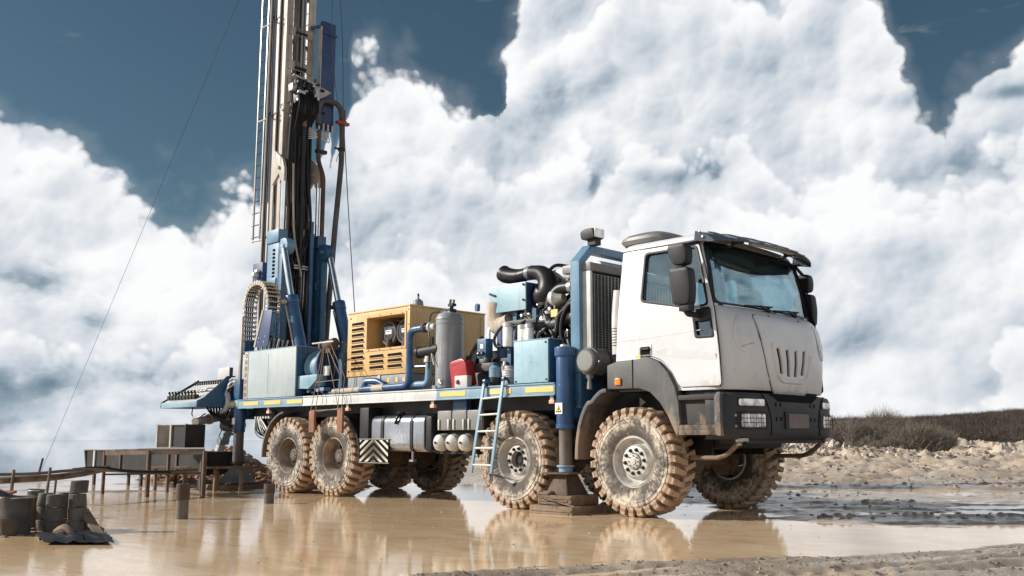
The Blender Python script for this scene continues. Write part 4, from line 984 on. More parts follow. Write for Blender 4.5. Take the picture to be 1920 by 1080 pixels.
# mirrors
def rbox(lo, hi, b): return MB().box(lo, hi)
for s in (-1, 1):
    y0, y1 = sorted((s * 1.37, s * 1.53))
    mr = empty('mirror', (.95, s * 1.4, 2.6), TR)
    def mpoly(x0, x1, z0, z1, f): return rpoly([(x0 + f * .06, z0), (x0, z0 + (z1 - z0) * .55), (x0 - .01, z1), (x1 - .02, z1), (x1, z0 + (z1 - z0) * .5), (x1 - .02, z0)], .05, 4)
    pt('upper_mirror', MB().prism(mpoly(.785, 1.04, 2.86, 3.105, 1), lambda u, v, t: Vector((u, t, v)), y0, y1), 'black', mr, bevel=.035)
    pt('main_mirror', MB().prism(mpoly(.80, 1.075, 2.40, 2.83, .6), lambda u, v, t: Vector((u, t, v)), y0, y1), 'black', mr, bevel=.04)
    pt('mirror_neck', MB().box((.86, min(s * 1.40, s * 1.5), 2.82), (.96, max(s * 1.40, s * 1.5), 2.88)), 'black', mr, bevel=.015)
    pt('mirror_neck', MB().box((.90, min(s * 1.38, s * 1.5), 2.33), (1.04, max(s * 1.38, s * 1.5), 2.42)), 'black', mr, bevel=.015)
    pt('mirror_arm', MB().tube(bend([(.95, s * 1.44, 2.36), (.98, s * 1.43, 2.30), (1.02, s * 1.22, 2.30)], .04), .035, 8).tube([(.93, s * 1.44, 3.09), (.97, s * 1.15, 3.17)], .022, 8), 'black', mr)
    plate('mirror_mount', rpoly([(.91, 2.375), (1.14, 2.375), (1.15, 2.245), (.925, 2.235)], .02), [], side if s < 0 else sideL, .0, .06, 'black', mr, bevel=.012)
# inside
it = empty('cab_interior', (.5, 0, 1.9), TR)
pt('dashboard', MB().prism(rpoly([(.82, 1.9), (.80, 2.36), (.90, 2.44), (1.16, 2.415), (1.2, 1.9)], .05), lambda u, v, t: Vector((u, t, v)), -1.1, 1.1), 'interior', it, bevel=.01)
for y_ in (-.55, .58):
    pt('seat', MB().box((.05, y_ - .25, 2.0), (.55, y_ + .25, 2.12)), 'interior', it, bevel=.05)
    pt('seat_back', MB().box((-.05, y_ - .25, 2.08), (.10, y_ + .25, 2.58)), 'interior', it, bevel=.05)
pt('seat_cushion_top', MB().lathe([(0, .26), (.06, .25), (.12, .215), (.155, .14), (.165, .05), (.155, -.10)], (.66, .50, 2.58), 'Z', 24), 'seat', it)
st = [Vector((.72 + .03 * math.sin(t), .55 + .22 * math.cos(t), 2.42 + .2 * math.sin(t))) for t in np.linspace(0, 2 * math.pi, 25)]
pt('steering_wheel', MB().tube(st, .016, 8, cap=False).tube([(.72, .34, 2.42), (.74, .55, 2.41), (.72, .76, 2.42)], .014, 6).tube([(.74, .55, 2.41), (.95, .55, 2.3)], .03, 8), 'black', it)
pt('headliner', MB().box((-.12, -1.04, 3.19), (.90, 1.04, 3.21)), 'interior_light', it)
pt('sun_shelf', MB().prism([(.62, 3.12), (.98, 3.115), (1.05, 2.985), (.98, 2.985)], lambda u, v, t: Vector((u, t, v)), -.98, .98), 'interior_light', it, bevel=.01)
pt('curtain_rail', MB().tube([(.9, -.95, 3.0), (1.0, 0, 2.985), (.9, .95, 3.0)], .012, 6), 'steel', it)
pt('rear_view_mirror', MB().prism(rpoly([(-.20, 2.80), (-.15, 2.68), (.16, 2.68), (.18, 2.78), (.18, 2.82), (-.2, 2.83)], .03), lambda u, v, t: Vector((1.0 + t, u - .26, v + .06)), 0, .03), 'visor', it, bevel=.008)

# ---- front mudguard, steps
FO = [(-.33, 1.51), (-.33, 1.80), (-.20, 1.835), (.06, 1.845), (.28, 1.87), (.43, 1.81), (.56, 1.68), (.655, 1.50), (.70, 1.34), (.715, 1.10), (.67, .93), (.625, 1.02), (.55, 1.17), (.44, 1.33), (.30, 1.455), (.15, 1.50), (.055, 1.505)]
fg = plate('front_mudguard', FO, [], lambda u, v, t: Vector((u, -1.10 - t, v)), 0, .165, 'fender', TR, sub=0, bevel=.018, ang=55)
pt('mudguard_seam', MB().box((.058, -1.272, 1.51), (.066, -1.10, 1.848)), 'decal_black', fg)
pt('mudguard_liner', MB().prism([(.66, .94), (.55, 1.17), (.44, 1.33), (.30, 1.455), (.15, 1.50), (-.33, 1.51), (-.33, 1.55), (.16, 1.54), (.33, 1.49), (.48, 1.35), (.60, 1.17), (.69, .95)], lambda u, v, t: Vector((u, t, v)), -1.10, -.62), 'black', fg)
pt('side_marker', MB().cbox((-.155, -1.275, 1.595), (.085, .03, .085)), 'orange', fg, bevel=.012)
rp = [(-.36, 1.525), (-.46, 1.50), (-.565, 1.42), (-.60, 1.385), (-.66, 1.37), (-.735, 1.27), (-.80, 1.12), (-.84, .95), (-.86, .80), (-.865, .66)]
band('rear_mudguard', smooth_path([(a, 0, b) for a, b in rp], 3) and [(q.x, q.z) for q in smooth_path([(a, 0, b) for a, b in rp], 3)], .46, .05, 'fender', -1.26, bevel=.008)
# the left-hand mudguard, plainer
FOL = plate('front_mudguard', FO, [], lambda u, v, t: Vector((u, 1.10 + t, v)), 0, .165, 'fender', TR, bevel=.018, ang=55)
for s in (-1, 1):
    y0, y1 = sorted((s * .80, s * 1.20))
    sb = empty('step_box', (.95, s * 1.0, 1.2), TR)
    pt('back_panel', MB().box((.69, y0 + (0 if s < 0 else .08), 1.0), (1.22, y1 - (.0 if s > 0 else .0), 1.40) if s > 0 else (1.22, -1.12, 1.40)), 'muddark', sb, bevel=.01)
    for z0, z1 in ((1.345, 1.405), (1.0, 1.07)):
        pt('step_tread', MB().box((.69, min(s * 1.1, s * 1.262), z0), (1.215, max(s * 1.1, s * 1.262), z1)), 'muddark', sb, bevel=.018)
    pt('step_edge', MB().box((.695, min(s * 1.255, s * 1.27), .955), (1.21, max(s * 1.255, s * 1.27), 1.01)), 'muddark', sb, bevel=.006)

# ---- bumper
def bump_x(y, off=0.0):
    u = min(.99999, abs(y) / (1.25 + off)); return 1.49 + off - .46 * (1 - (1 - u ** 3.4) ** (1 / 3.4))
def bsec(z, off):
    ys = [math.sin(math.pi / 2 * k / 26) ** .8 * (1.25 + off) for k in range(27)]; fr = [(bump_x(y, off), y) for y in ys]
    fr.append((1.12, 1.25 + off)); fr.append((1.12, 1.05))
    lp = fr + [(1.12, 0.0)] + [(a, -b) for a, b in reversed(fr)][:-1]; return [Vector((a, b, z)) for a, b in lp]
bs = [bsec(*q) for q in ((.905, -.07), (.925, -.03), (.955, -.008), (1.0, 0), (1.10, 0), (1.25, 0), (1.385, -.004), (1.41, -.018), (1.425, -.05))]
mb = MB(); n = len(bs[0]); mb.v = [q for r in bs for q in r]
mb.f = [(i * n + k, i * n + (k + 1) % n, (i + 1) * n + (k + 1) % n, (i + 1) * n + k) for i in range(len(bs) - 1) for k in range(n)] + [tuple(range(n - 1, -1, -1)), tuple((len(bs) - 1) * n + k for k in range(n))]
bp = mb.build('bumper', 'charcoal', TR, ang=32)
def bfn(u, v, t): return Vector((bump_x(u) + t, u, v))
for s in (-1, 1):
    pt('bumper_end', MB().prism(rpoly([(1.20, .955), (1.20, 1.37), (1.235, 1.425), (1.29, 1.425), (1.275, 1.38), (1.275, .94)], .02), lambda u, v, t: Vector((u - .02, s * (1.14 + t), v)), 0, .135), 'fender', bp, bevel=.01)
    seam = [Vector((bump_x(s * y, .0) + .002, s * y, z)) for y, z in ((.74, 1.42), (.66, 1.33), (.60, 1.22), (.57, 1.10), (.58, .95))]
    pt('bumper_seam', MB().tube(smooth_path(seam, 4), .007, 5), 'decal_black', bp)
    hl = lambda a, b, z0, z1: [(s * a, z0), (s * b, z0), (s * b, z1), (s * a, z1)]
    plate('indicator_bezel', rpoly(hl(.675, 1.10, 1.265, 1.365), .02), [], bfn, -.004, .004, 'black', bp, sub=2)
    plate('indicator_lens', rpoly(hl(.70, 1.085, 1.277, 1.353), .02), [], bfn, .0, .010, 'reflector', bp, sub=2, bevel=.003)
    h = empty('headlight', (1.4, s * .85, 1.1), TR)
    plate('bezel', rpoly(hl(.62, 1.12, 1.015, 1.215), .03), [], bfn, -.004, .005, 'black', h, sub=2)
    plate('lens', rpoly(hl(.70, 1.06, 1.035, 1.195), .03), [], bfn, .0, .014, 'reflector', h, sub=2, bevel=.006)
    for k in range(4):
        z = 1.04 + .05 * k; pt('guard_bar', MB().tube([Vector((bump_x(y) + .03, s * y, z)) for y in np.linspace(.68, 1.08, 7)], .0032, 5), 'black', h)
    for k in range(5):
        y = .72 + .085 * k; pt('guard_bar', MB().tube([Vector((bump_x(y) + .034, s * y, z)) for z in (1.025, 1.21)], .0032, 5), 'black', h)
    for z in (1.05, 1.17): pt('guard_bolt', MB().cbox((bump_x(1.13) + .01, s * 1.125, z), (.02, .03, .03)), 'steel', h, bevel=.004)
    for y in (.36, .46):
        for z in (1.135, 1.30):
            pt('bumper_hole', MB().prism(rpoly([(s * y - .015, z - .024), (s * y + .015, z - .024), (s * y + .015, z + .024), (s * y - .015, z + .024)], .012), bfn, .0005, .0025), 'decal_black', bp)
    x1 = 1.36
    pt('step_bar', MB().tube(bend([(x1, s * .98, .90), (x1 - .02, s * .98, .86), (1.06, s * .98, .70), (.62, s * .98, .70)], .10), [.030] * 3 + [.030] * 11, 10) if False else MB().tube(bend([(x1, s * .98, .92), (1.10, s * .98, .70), (.62, s * .98, .695)], .12), .028, 10), 'muddark', bp)
    pt('step_bar_clamp', MB().cbox((1.34, s * .98, .90), (.10, .12, .04)).cbox((1.30, s * .98, .865), (.05, .05, .06)), 'steel', bp, bevel=.006)
plate('bumper_top_recess', [(-.58, 1.422), (-.40, 1.335), (.40, 1.335), (.58, 1.422)], [], bfn, -.01, .002, 'decal_black', bp, sub=3)
npl = empty('number_plate', (1.5, .03, 1.1), TR)
plate('plate_frame', rpoly([(-.28, 1.02), (.29, 1.02), (.29, 1.225), (-.28, 1.225)], .015), [], bfn, 0, .018, 'black', npl, sub=2)
plate('plate_face', rpoly([(-.215, 1.035), (.265, 1.035), (.265, 1.20), (-.215, 1.20)], .008), [], bfn, .01, .022, 'plate_brown', npl, sub=2)
pt('under_tray', MB().box((1.0, -.9, .86), (1.35, .9, .93)), 'dark')
# ---- intake canister and snorkel behind the cab
cn = pt('air_canister', MB().lathe([(0, -1.28), (.135, -1.28), (.155, -1.265), (.16, -1.22), (.175, -1.215), (.175, -1.17), (.165, -1.165), (.165, -.55), (0, -.55)], (-.66, 0, 1.875), 'Y', 32), 'fender')
pt('canister_cap', MB().lathe([(0, -1.292), (.12, -1.290), (.135, -1.279)], (-.66, 0, 1.875), 'Y', 28), 'aircap', cn)
pt('canister_strap', MB().lathe([(.168, -.98), (.172, -.98), (.172, -.94), (.168, -.94)], (-.66, 0, 1.875), 'Y', 32), 'black', cn)
pt('drain_spout', MB().tube([(-.66, -1.2, 1.72), (-.66, -1.2, 1.62)], [.03, .022], 10).lathe([(.02, -.10), (.035, -.09), (.028, 0)], (-.66, -1.2, 1.62), 'Z', 10), 'aircap', cn)
pt('canister_clip', MB().tube(smooth_path([(-.50, -1.22, 1.88), (-.47, -1.24, 1.86), (-.50, -1.23, 1.84)], 4), .008, 5), 'steel', cn)
sn = pt('snorkel', MB().tube(smooth_path([(-.34, -1.02, 1.95), (-.34, -1.02, 2.4), (-.32, -1.0, 2.75)], 6), .075, 16), 'lightgrey')
for k in range(7): pt('bellows_ring', MB().lathe([(.07, -.008), (.088, 0), (.07, .008)], (-.34, -1.02, 2.06 + .035 * k), 'Z', 16), 'aircap', sn)
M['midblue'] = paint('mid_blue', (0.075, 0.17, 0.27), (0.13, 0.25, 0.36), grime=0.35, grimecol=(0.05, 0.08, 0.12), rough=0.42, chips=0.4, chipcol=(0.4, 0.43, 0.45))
# ================================================================ machinery on the deck
# ---- blue headboard arch behind the cab with work lamp
ar = [(-1.05, 1.30), (-1.05, 3.22), (-.80, 3.46), (.80, 3.46), (1.05, 3.22), (1.05, 1.62)]
ari = [(-.95, 1.30), (-.95, 3.18), (-.76, 3.36), (.76, 3.36), (.95, 3.18), (.95, 1.62)]
mb = MB()
for i in range(5):
    mb.prism([ar[i], ar[i + 1], ari[i + 1], ari[i]], lambda u, v, t: Vector((-1.09 + t, u, v)), 0, .15)
pt('headboard_arch', mb, 'midblue', bevel=.004)
wl = empty('work_lamp', (-.85, -.85, 3.46), TR)
pt('lamp_housing', MB().prism(rpoly([(-1.0, 3.515), (-1.02, 3.62), (-.95, 3.66), (-.80, 3.66), (-.78, 3.52)], .03), lambda u, v, t: Vector((u, v and -.93 + t, v)), 0, .2), 'black', wl, bevel=.012)
pt('lamp_glass', MB().box((-.785, -.92, 3.53), (-.755, -.74, 3.65)), 'reflector', wl, bevel=.006)
pt('lamp_mount', MB().box((-.93, -.88, 3.44), (-.80, -.76, 3.52)), 'black', wl)
# ---- radiator
ra = empty('radiator', (-.9, 0, 1.7), TR)
pt('core', MB().box((-.98, -.93, 1.72), (-.83, .9, 3.06)), 'radcore', ra)
pt('side_plate', MB().box((-1.0, -.985, 1.68), (-.805, -.94, 3.08)), 'lightgrey', ra, bevel=.006)
pt('side_plate', MB().box((-1.0, .90, 1.68), (-.805, .945, 3.08)), 'lightgrey', ra, bevel=.006)
pt('header_tank', MB().box((-1.30, -.985, 3.082), (-.80, .945, 3.20)), 'aircap', ra, bevel=.03)
gv = MB()
for y in np.arange(-.90, .9, .072): gv.box((-.818, y - .006, 1.75), (-.806, y + .006, 3.05))
pt('guard_bars', gv, 'steel', ra)['kind'] = 'stuff'
gh = MB()
for z in np.arange(1.76, 3.05, .032): gh.box((-.826, -.93, z - .003), (-.820, .9, z + .003))
pt('guard_wires', gh, 'steel', ra)['kind'] = 'stuff'
pt('fan_shroud', MB().box((-1.16, -.88, 1.75), (-.985, .85, 3.04)), 'dark', ra, bevel=.04)

# ---- engine
en = empty('engine', (-2, 0, 1.62), TR)
pt('block', MB().box((-2.72, -.58, 1.66), (-1.22, .55, 2.42)), 'engine', en, bevel=.05)
pt('cylinder_head', MB().box((-2.62, -.46, 2.40), (-1.32, .44, 2.66)), 'engine', en, bevel=.04)
pt('sump', MB().box((-2.6, -.42, 1.625), (-1.3, .42, 1.70)), 'dark', en)
for k in range(6):
    X = -2.50 + k * .205
    pt('rocker_cover', MB().box((X, -.50, 2.60), (X + .17, .30, 2.76)), 'castalu' if k % 2 else 'engine', en, bevel=.025)
    pt('injector', MB().tube([(X + .08, -.55, 2.50), (X + .10, -.60, 2.72), (X + .05, -.50, 2.80)], .018, 8), 'castalu', en)
    pt('exhaust_port', MB().tube([(X + .08, -.50, 2.46), (X + .08, -.68, 2.46)], .05, 10), 'engine', en)
    pt('fuel_line', MB().tube(smooth_path([(X + .05, -.60, 2.72), (X + .12, -.66, 2.62), (X + .02, -.70, 2.52), (X + .08, -.66, 2.38)], 4), .010, 6), 'castalu', en)
for k in range(42):
    X, Z = rng.uniform(-2.30, -1.68), rng.uniform(2.36, 2.82); s_ = rng.uniform(.022, .055)
    rot = Matrix.Rotation(rng.uniform(0, 3), 3, 'Y')
    mb = MB().cbox((X, -.66 + rng.uniform(-.06, .05), Z), (s_ * 1.8, s_ * 1.3, s_), rot) if k % 3 else MB().tube([(X, -.64, Z), (X + .01, -.74, Z + .01)], s_ * .55, 9)
    pt('engine_fitting', mb, 'castalu' if k % 5 else 'filter', en, bevel=.004)
for k in range(46):
    X, Z, Y = rng.uniform(-2.45, -1.18), rng.uniform(1.95, 2.62), -.62 + rng.uniform(-.10, .04); s_ = rng.uniform(.018, .06)
    pt('engine_fitting', MB().cbox((X, Y, Z), (s_ * 2, s_ * 1.2, s_)) if k % 2 else MB().lathe([(0, -s_), (s_ * .7, -s_), (s_ * .8, 0), (s_ * .5, s_), (0, s_)], (X, Y, Z), 'XYZ'[k % 3], 10), ('engine', 'castalu', 'dark', 'rust', 'midblue')[k % 5], en, bevel=.004)
for k in range(16):
    X, Z = rng.uniform(-2.4, -1.3), rng.uniform(2.1, 2.75); q_ = [Vector((X, -.72, Z))]
    for j_ in range(3): q_.append(q_[-1] + Vector((rng.uniform(-.16, .16), rng.uniform(-.05, .03), rng.uniform(-.22, .05))))
    pt('engine_line', MB().tube(smooth_path(q_, 4), rng.uniform(.007, .017), 6), ('hose', 'castalu', 'hose', 'tarp')[k % 4], en)
pt('exhaust_manifold', MB().tube(smooth_path([(-2.5, -.68, 2.46), (-2.0, -.70, 2.48), (-1.5, -.68, 2.50), (-1.35, -.62, 2.7)], 5), .075, 14), 'engine', en)
pt('turbocharger', MB().lathe([(0, -.12), (.08, -.11), (.13, -.05), (.14, .02), (.10, .07), (.06, .14), (0, .14)], (-1.72, -.62, 2.84), 'X', 20), 'castalu', en)
pt('intake_stack', MB().lathe([(.0, .0), (.14, .0), (.14, .04), (.11, .05), (.11, .12), (.13, .13), (.13, .17), (0, .17)], (-1.93, -.58, 2.76), 'Z', 20), 'dark', en)
pt('data_plate', MB().cbox((-1.66, -.73, 2.62), (.12, .012, .10)), 'strip', en)
pt('flywheel_housing', MB().lathe([(0, -.14), (.42, -.12), (.46, -.04), (.46, .10), (0, .12)], (-2.78, -.05, 2.12), 'X', 32), 'engine', en)
pt('lower_cover', MB().box((-2.75, -.86, 1.63), (-2.0, -.60, 2.05)), 'dark', en, bevel=.03)
pt('side_cover', MB().box((-1.62, -.72, 1.66), (-1.15, -.56, 2.38)), 'engine', en, bevel=.04)
pt('alternator', MB().lathe([(0, -.13), (.07, -.12), (.11, -.08), (.11, .08), (.07, .12), (0, .12)], (-1.42, -.66, 2.55), 'X', 20), 'engine', en)
# hoses and ducts
pt('air_duct', MB().tube(smooth_path([(-1.15, -.62, 2.97), (-1.42, -.62, 2.97), (-1.64, -.63, 2.96), (-1.78, -.65, 2.82), (-1.80, -.66, 2.62), (-1.80, -.66, 2.42)], 6), .088, 16), 'hose', en)
pt('duct_clamp', MB().tube([(-1.40, -.62, 2.97), (-1.46, -.62, 2.97)], .096, 16), 'steel', en)
pt('duct_clamp', MB().tube([(-1.80, -.66, 2.66), (-1.80, -.66, 2.62)], .097, 16), 'steel', en)
pt('pipe_sleeve', MB().tube([(-1.34, -.62, 2.97), (-1.02, -.62, 2.98)], .094, 16), 'lightgrey', en)
pt('coolant_hose', MB().tube(smooth_path([(-1.1, -.72, 2.78), (-1.25, -.76, 2.80), (-1.42, -.76, 2.66), (-1.55, -.76, 2.55), (-1.58, -.78, 2.35), (-1.66, -.80, 2.18)], 6), .042, 12), 'hose', en)
pt('coolant_hose', MB().tube(smooth_path([(-1.08, -.80, 2.70), (-1.32, -.80, 2.70), (-1.46, -.80, 2.48), (-1.44, -.80, 2.2), (-1.2, -.80, 2.05), (-1.05, -.8, 2.06)], 6), .033, 12), 'hose', en)
pt('coolant_pipe', MB().tube([(-1.45, -.72, 2.55), (-1.05, -.72, 2.58)], .066, 14), 'aircap', en)
pt('expansion_tank', MB().prism(rpoly([(-2.16, 3.02), (-2.16, 3.30), (-1.06, 3.34), (-1.06, 3.02)], .12, 5), lambda u, v, t: Vector((u, t, v)), -.42, .2), 'lightgrey', en, bevel=.06)
pt('tank_hose', MB().tube(smooth_path([(-2.02, -.44, 3.0), (-2.03, -.46, 3.22), (-1.93, -.40, 3.36), (-1.80, -.2, 3.35)], 5), .025, 8), 'hose', en)
gr = MB()
for k in range(9): gr.box((-1.98 + .09 * k, -.462, 2.98), (-1.97 + .09 * k, -.455, 3.16))
for k in range(3): gr.box((-1.98, -.466, 2.99 + .07 * k), (-1.20, -.459, 3.0 + .07 * k))
for k in range(4): gr.beam((-1.96 + .2 * k, -.468, 3.0), (-1.80 + .2 * k, -.468, 3.14), .008, .01)
pt('belt_guard', gr, 'dark', en)
pt('pulley', MB().lathe([(0, -.03), (.12, -.03), (.12, .03), (0, .03)], (-2.20, -.45, 3.02), 'Y', 24), 'lightgrey', en)
pt('header_pipe', MB().tube(smooth_path([(-1.9, -.3, 2.75), (-1.6, -.4, 2.9), (-1.2, -.4, 2.88)], 5), .05, 10), 'hose', en)

# ---- air filter box with rubber intake
ab = pt('air_filter_box', MB().box((-2.87, -.78, 2.715), (-2.13, -.12, 3.105)), 'navy', bevel=.012)
pt('box_door', MB().box((-2.872, -.805, 2.712), (-2.135, -.781, 3.108)), 'sky_blue', ab, bevel=.006)  # separate lighter skin, paints the sunlit side of the box
for X, Z in ((-2.84, 2.98), (-2.84, 2.80), (-2.17, 3.07), (-2.17, 2.85)): pt('door_catch', MB().cbox((X + (.05 if X < -2.5 else 0), -.815, Z), (.13 if X < -2.5 and Z > 2.9 else .03, .02, .03), Matrix.Rotation(.35, 3, 'Y')), 'black', ab, bevel=.003)
pt('intake_elbow', MB().tube(smooth_path([(-2.14, -.52, 2.92), (-2.02, -.52, 2.91), (-1.93, -.52, 2.97), (-1.96, -.52, 3.12), (-2.10, -.50, 3.25), (-2.32, -.47, 3.30)], 5), [.19, .20, .205, .21, .215, .218, .22, .22, .218, .215, .21, .20, .19, .18, .17, .158, .147, .137, .13, .123, .118, .113, .11, .107, .105, .104][:26], 20), 'hose', ab)
pt('elbow_clamp', MB().tube([(-2.32, -.45, 3.30), (-2.42, -.45, 3.30)], .106, 20), 'aircap', ab)
pt('intake_horn', MB().tube(smooth_path([(-2.40, -.45, 3.30), (-2.62, -.45, 3.28), (-2.84, -.45, 3.32), (-2.94, -.45, 3.37)], 5), [.09, .095, .10, .10, .105, .11, .11, .115, .115, .12, .122, .124, .126, .126, .126, .122], 18), 'hose', ab)
pt('canvas_elbow', MB().tube(smooth_path([(-2.80, -.70, 2.88), (-2.83, -.70, 2.70), (-2.79, -.70, 2.57), (-2.66, -.70, 2.53), (-2.52, -.70, 2.58)], 6), [.15, .152, .147, .15, .145, .15, .145, .15, .145, .15, .145, .15, .145, .15, .145, .145, .14, .145, .14, .14, .135, .135, .13, .13, .13][:25], 20), 'tarp', ab)
for X in (-2.40, -2.02): pt('box_post', MB().box((X - .035, -.75, 2.15 if X < -2.2 else 2.40), (X + .035, -.68, 2.72)), 'blue', ab)
# ---- filters
def canister(name, X, Y, z0, z1, r, mat, parent=None, cap=None):
    o = pt(name, MB().lathe([(0, z0), (r * .9, z0), (r, z0 + .015), (r, z1 - .015), (r * .9, z1), (0, z1)], (X, Y, 0), 'Z', 24), mat, parent)
    if cap: pt('filter_head', MB().lathe([(0, z1), (r * 1.08, z1 + .003), (r * 1.05, z1 + .05), (r * .5, z1 + .06), (0, z1 + .07)], (X, Y, 0), 'Z', 16), cap, o)
    return o
canister('oil_filter', -2.36, -.93, 2.19, 2.47, .072, 'filter', None, 'castalu')
canister('fuel_filter', -2.09, -.92, 2.245, 2.42, .062, 'filter', None, 'castalu'); canister('fuel_filter', -1.955, -.92, 2.25, 2.425, .062, 'filter', None, 'castalu')
pt('filter_bracket', MB().box((-2.40, -.90, 1.84), (-2.33, -.84, 2.19)), 'blue', bevel=.004)
pt('filter_bracket', MB().box((-2.46, -.87, 2.5), (-1.88, -.82, 2.56)), 'engine', bevel=.004)
canister('oil_cooler', -2.63, -.70, 1.95, 2.50, .125, 'navy')
pt('white_pipe', MB().tube(smooth_path([(-2.86, -.80, 2.22), (-2.87, -.80, 2.44), (-2.80, -.80, 2.53), (-2.66, -.80, 2.54), (-2.44, -.82, 2.52)], 5), .024, 10), 'filter')
vb = pt('valve_block', MB().box((-2.91, -1.0, 2.05), (-2.73, -.86, 2.33)), 'blue', bevel=.006)
pt('valve_label', MB().box((-2.84, -1.006, 2.19), (-2.78, -1.0005, 2.25)), 'decal_white', vb)
for k in range(7): pt('valve_fitting', MB().tube([(-2.88 + .02 * k, -.99, 2.10 + .012 * (k % 3)), (-2.87 + .02 * k, -1.05, 2.10 + .02 * (k % 4))], .011, 7), 'castalu' if k % 2 else 'dark', vb)
pt('valve_body', MB().box((-2.98, -1.0, 1.86), (-2.62, -.84, 1.98)).lathe([(0, 0), (.06, 0), (.06, .08), (0, .08)], (-2.75, -.95, 1.98), 'Z', 12), 'engine', vb, bevel=.015)
for k in range(6):
    o_ = .035 * k
    pt('hydraulic_hose', MB().tube(smooth_path([(-3.32 + o_, -.74 - .02 * k, 1.95), (-3.30 + o_, -.76, 2.12 + .02 * k), (-3.14 + o_ * .6, -.80, 2.28 + .018 * k), (-2.95, -.86, 2.30 + .012 * k)], 6), .022 + .003 * (k % 2), 8), 'hose')
pt('hose_loop', MB().tube(smooth_path([(-2.42, -.98, 2.19), (-2.52, -1.0, 2.20), (-2.56, -1.0, 2.30), (-2.50, -.98, 2.42), (-2.40, -.96, 2.50)], 5), .022, 8), 'hose')
pt('hose_loop', MB().tube(smooth_path([(-2.22, -.92, 2.28), (-2.18, -.92, 2.44), (-2.08, -.86, 2.54), (-1.98, -.8, 2.52)], 5), .018, 8), 'hose')
pt('pump', MB().lathe([(0, -.22), (.13, -.20), (.17, -.1), (.17, .12), (.12, .2), (0, .2)], (-3.0, -.62, 2.02), 'X', 20), 'engine')
pt('pump_bracket', MB().box((-3.3, -.85, 1.62), (-2.75, -.4, 1.86)), 'engine', bevel=.02)
pt('spray_pump', MB().lathe([(0, .16), (.03, .155), (.04, .10), (.06, .09), (.06, .0), (0, 0)], (-2.42, -.92, 1.83), 'Z', 14), 'steel')
# ---- control cabinet
cc = pt('control_cabinet', MB().box((-1.97, -1.19, 1.636), (-1.335, -.93, 2.205)), 'blue', bevel=.008)
pt('cabinet_door', MB().box((-1.965, -1.214, 1.645), (-1.345, -1.191, 2.205)), 'sky_blue', cc, bevel=.005)  # lighter skin, the cabinet's sunlit side put into the colour
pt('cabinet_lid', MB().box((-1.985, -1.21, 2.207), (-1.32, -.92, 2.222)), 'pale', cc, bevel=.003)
for X, Z in ((-1.93, 1.67), (-1.375, 1.68), (-1.385, 2.17)): pt('door_screw', MB().cbox((X, -1.218, Z), (.022, .01, .022)), 'black', cc)

# ---- yellow compressor housing
yc = empty('compressor_housing', (-5.3, 0, 1.63), TR)
X0, X1, Y0, Y1, Z0, Z1 = -6.11, -4.49, -.95, .68, 1.93, 2.975
RX0, RX1, RZ0, RZ1 = -5.575, -4.60, 2.355, 2.87
plate('side_panel', [(X0, Z0), (X1, Z0), (X1, Z1), (X0, Z1)], [[(RX0, RZ0), (RX1, RZ0), (RX1, RZ1), (RX0, RZ1)]], XZ(Y0), -.02, 0, 'yellow', yc, bevel=.003)
pt('front_panel', MB().box((X1 - .02, Y0 + .021, Z0), (X1, Y1, Z1)), 'yellow', yc, bevel=.004)
pt('rear_panel', MB().box((X0, Y0 + .021, Z0), (X0 + .02, Y1, Z1)), 'yellow', yc)
pt('far_panel', MB().box((X0 + .021, Y1 - .02, Z0), (X1 - .021, Y1, Z1)), 'yellow', yc)
pt('roof_panel', MB().box((X0 - .01, Y0 - .012, Z1 + .001), (X1 + .012, Y1 + .01, Z1 + .028)), 'yellow', yc, bevel=.006)
pt('corner_post', MB().box((X1 - .05, Y0 - .008, Z0), (X1 + .008, Y0 + .05, Z1)), 'yellow', yc, bevel=.006)
pt('front_frame', MB().box((X1 + .0005, -.82, 1.98), (X1 + .008, -.79, 2.93)).box((X1 + .0005, .58, 1.98), (X1 + .008, .61, 2.93)), 'yellow', yc)
for y in (-.35, .12): pt('panel_seam', MB().box((X1 + .0005, y - .005, 1.97), (X1 + .004, y + .005, 2.95)), 'rust', yc)
# recess lining
d = .52
lin = MB(); lin.box((RX0 - .02, Y0 + d, RZ0 - .02), (RX1 + .02, Y0 + d + .02, RZ1 + .02)); lin.box((RX0 - .02, Y0 + .02, RZ0 - .02), (RX0, Y0 + d, RZ1 + .02)); lin.box((RX1, Y0 + .02, RZ0 - .02), (RX1 + .02, Y0 + d, RZ1 + .02)); lin.box((RX0, Y0 + .02, RZ1), (RX1, Y0 + d, RZ1 + .02)); lin.box((RX0, Y0 + .02, RZ0 - .02), (RX1, Y0 + d, RZ0))
pt('recess', lin, 'yellow', yc)
pt('recess_frame', MB().box((RX0 - .03, Y0 - .012, RZ1), (RX1 + .03, Y0 - .001, RZ1 + .035)).box((RX0 - .03, Y0 - .012, RZ0 - .035), (RX1 + .03, Y0 - .001, RZ0)).box((RX0 - .03, Y0 - .012, RZ0), (RX0, Y0 - .001, RZ1)).box((RX1, Y0 - .012, RZ0), (RX1 + .035, Y0 - .001, RZ1)), 'yellow', yc)
for X in np.linspace(RX0 + .06, RX1 - .06, 4):
    for z in (RZ1 + .018, RZ0 - .018): pt('rivet', MB().lathe([(0, -.008), (.008, -.006), (.011, 0)], (X, Y0 - .012, z), 'Y', 8), 'rust', yc)
for Z in np.linspace(1.99, 2.92, 5): pt('rivet', MB().lathe([(0, -.008), (.008, -.006), (.011, 0)], (X1 - .02, Y0 - .008, Z), 'Y', 8), 'rust', yc)
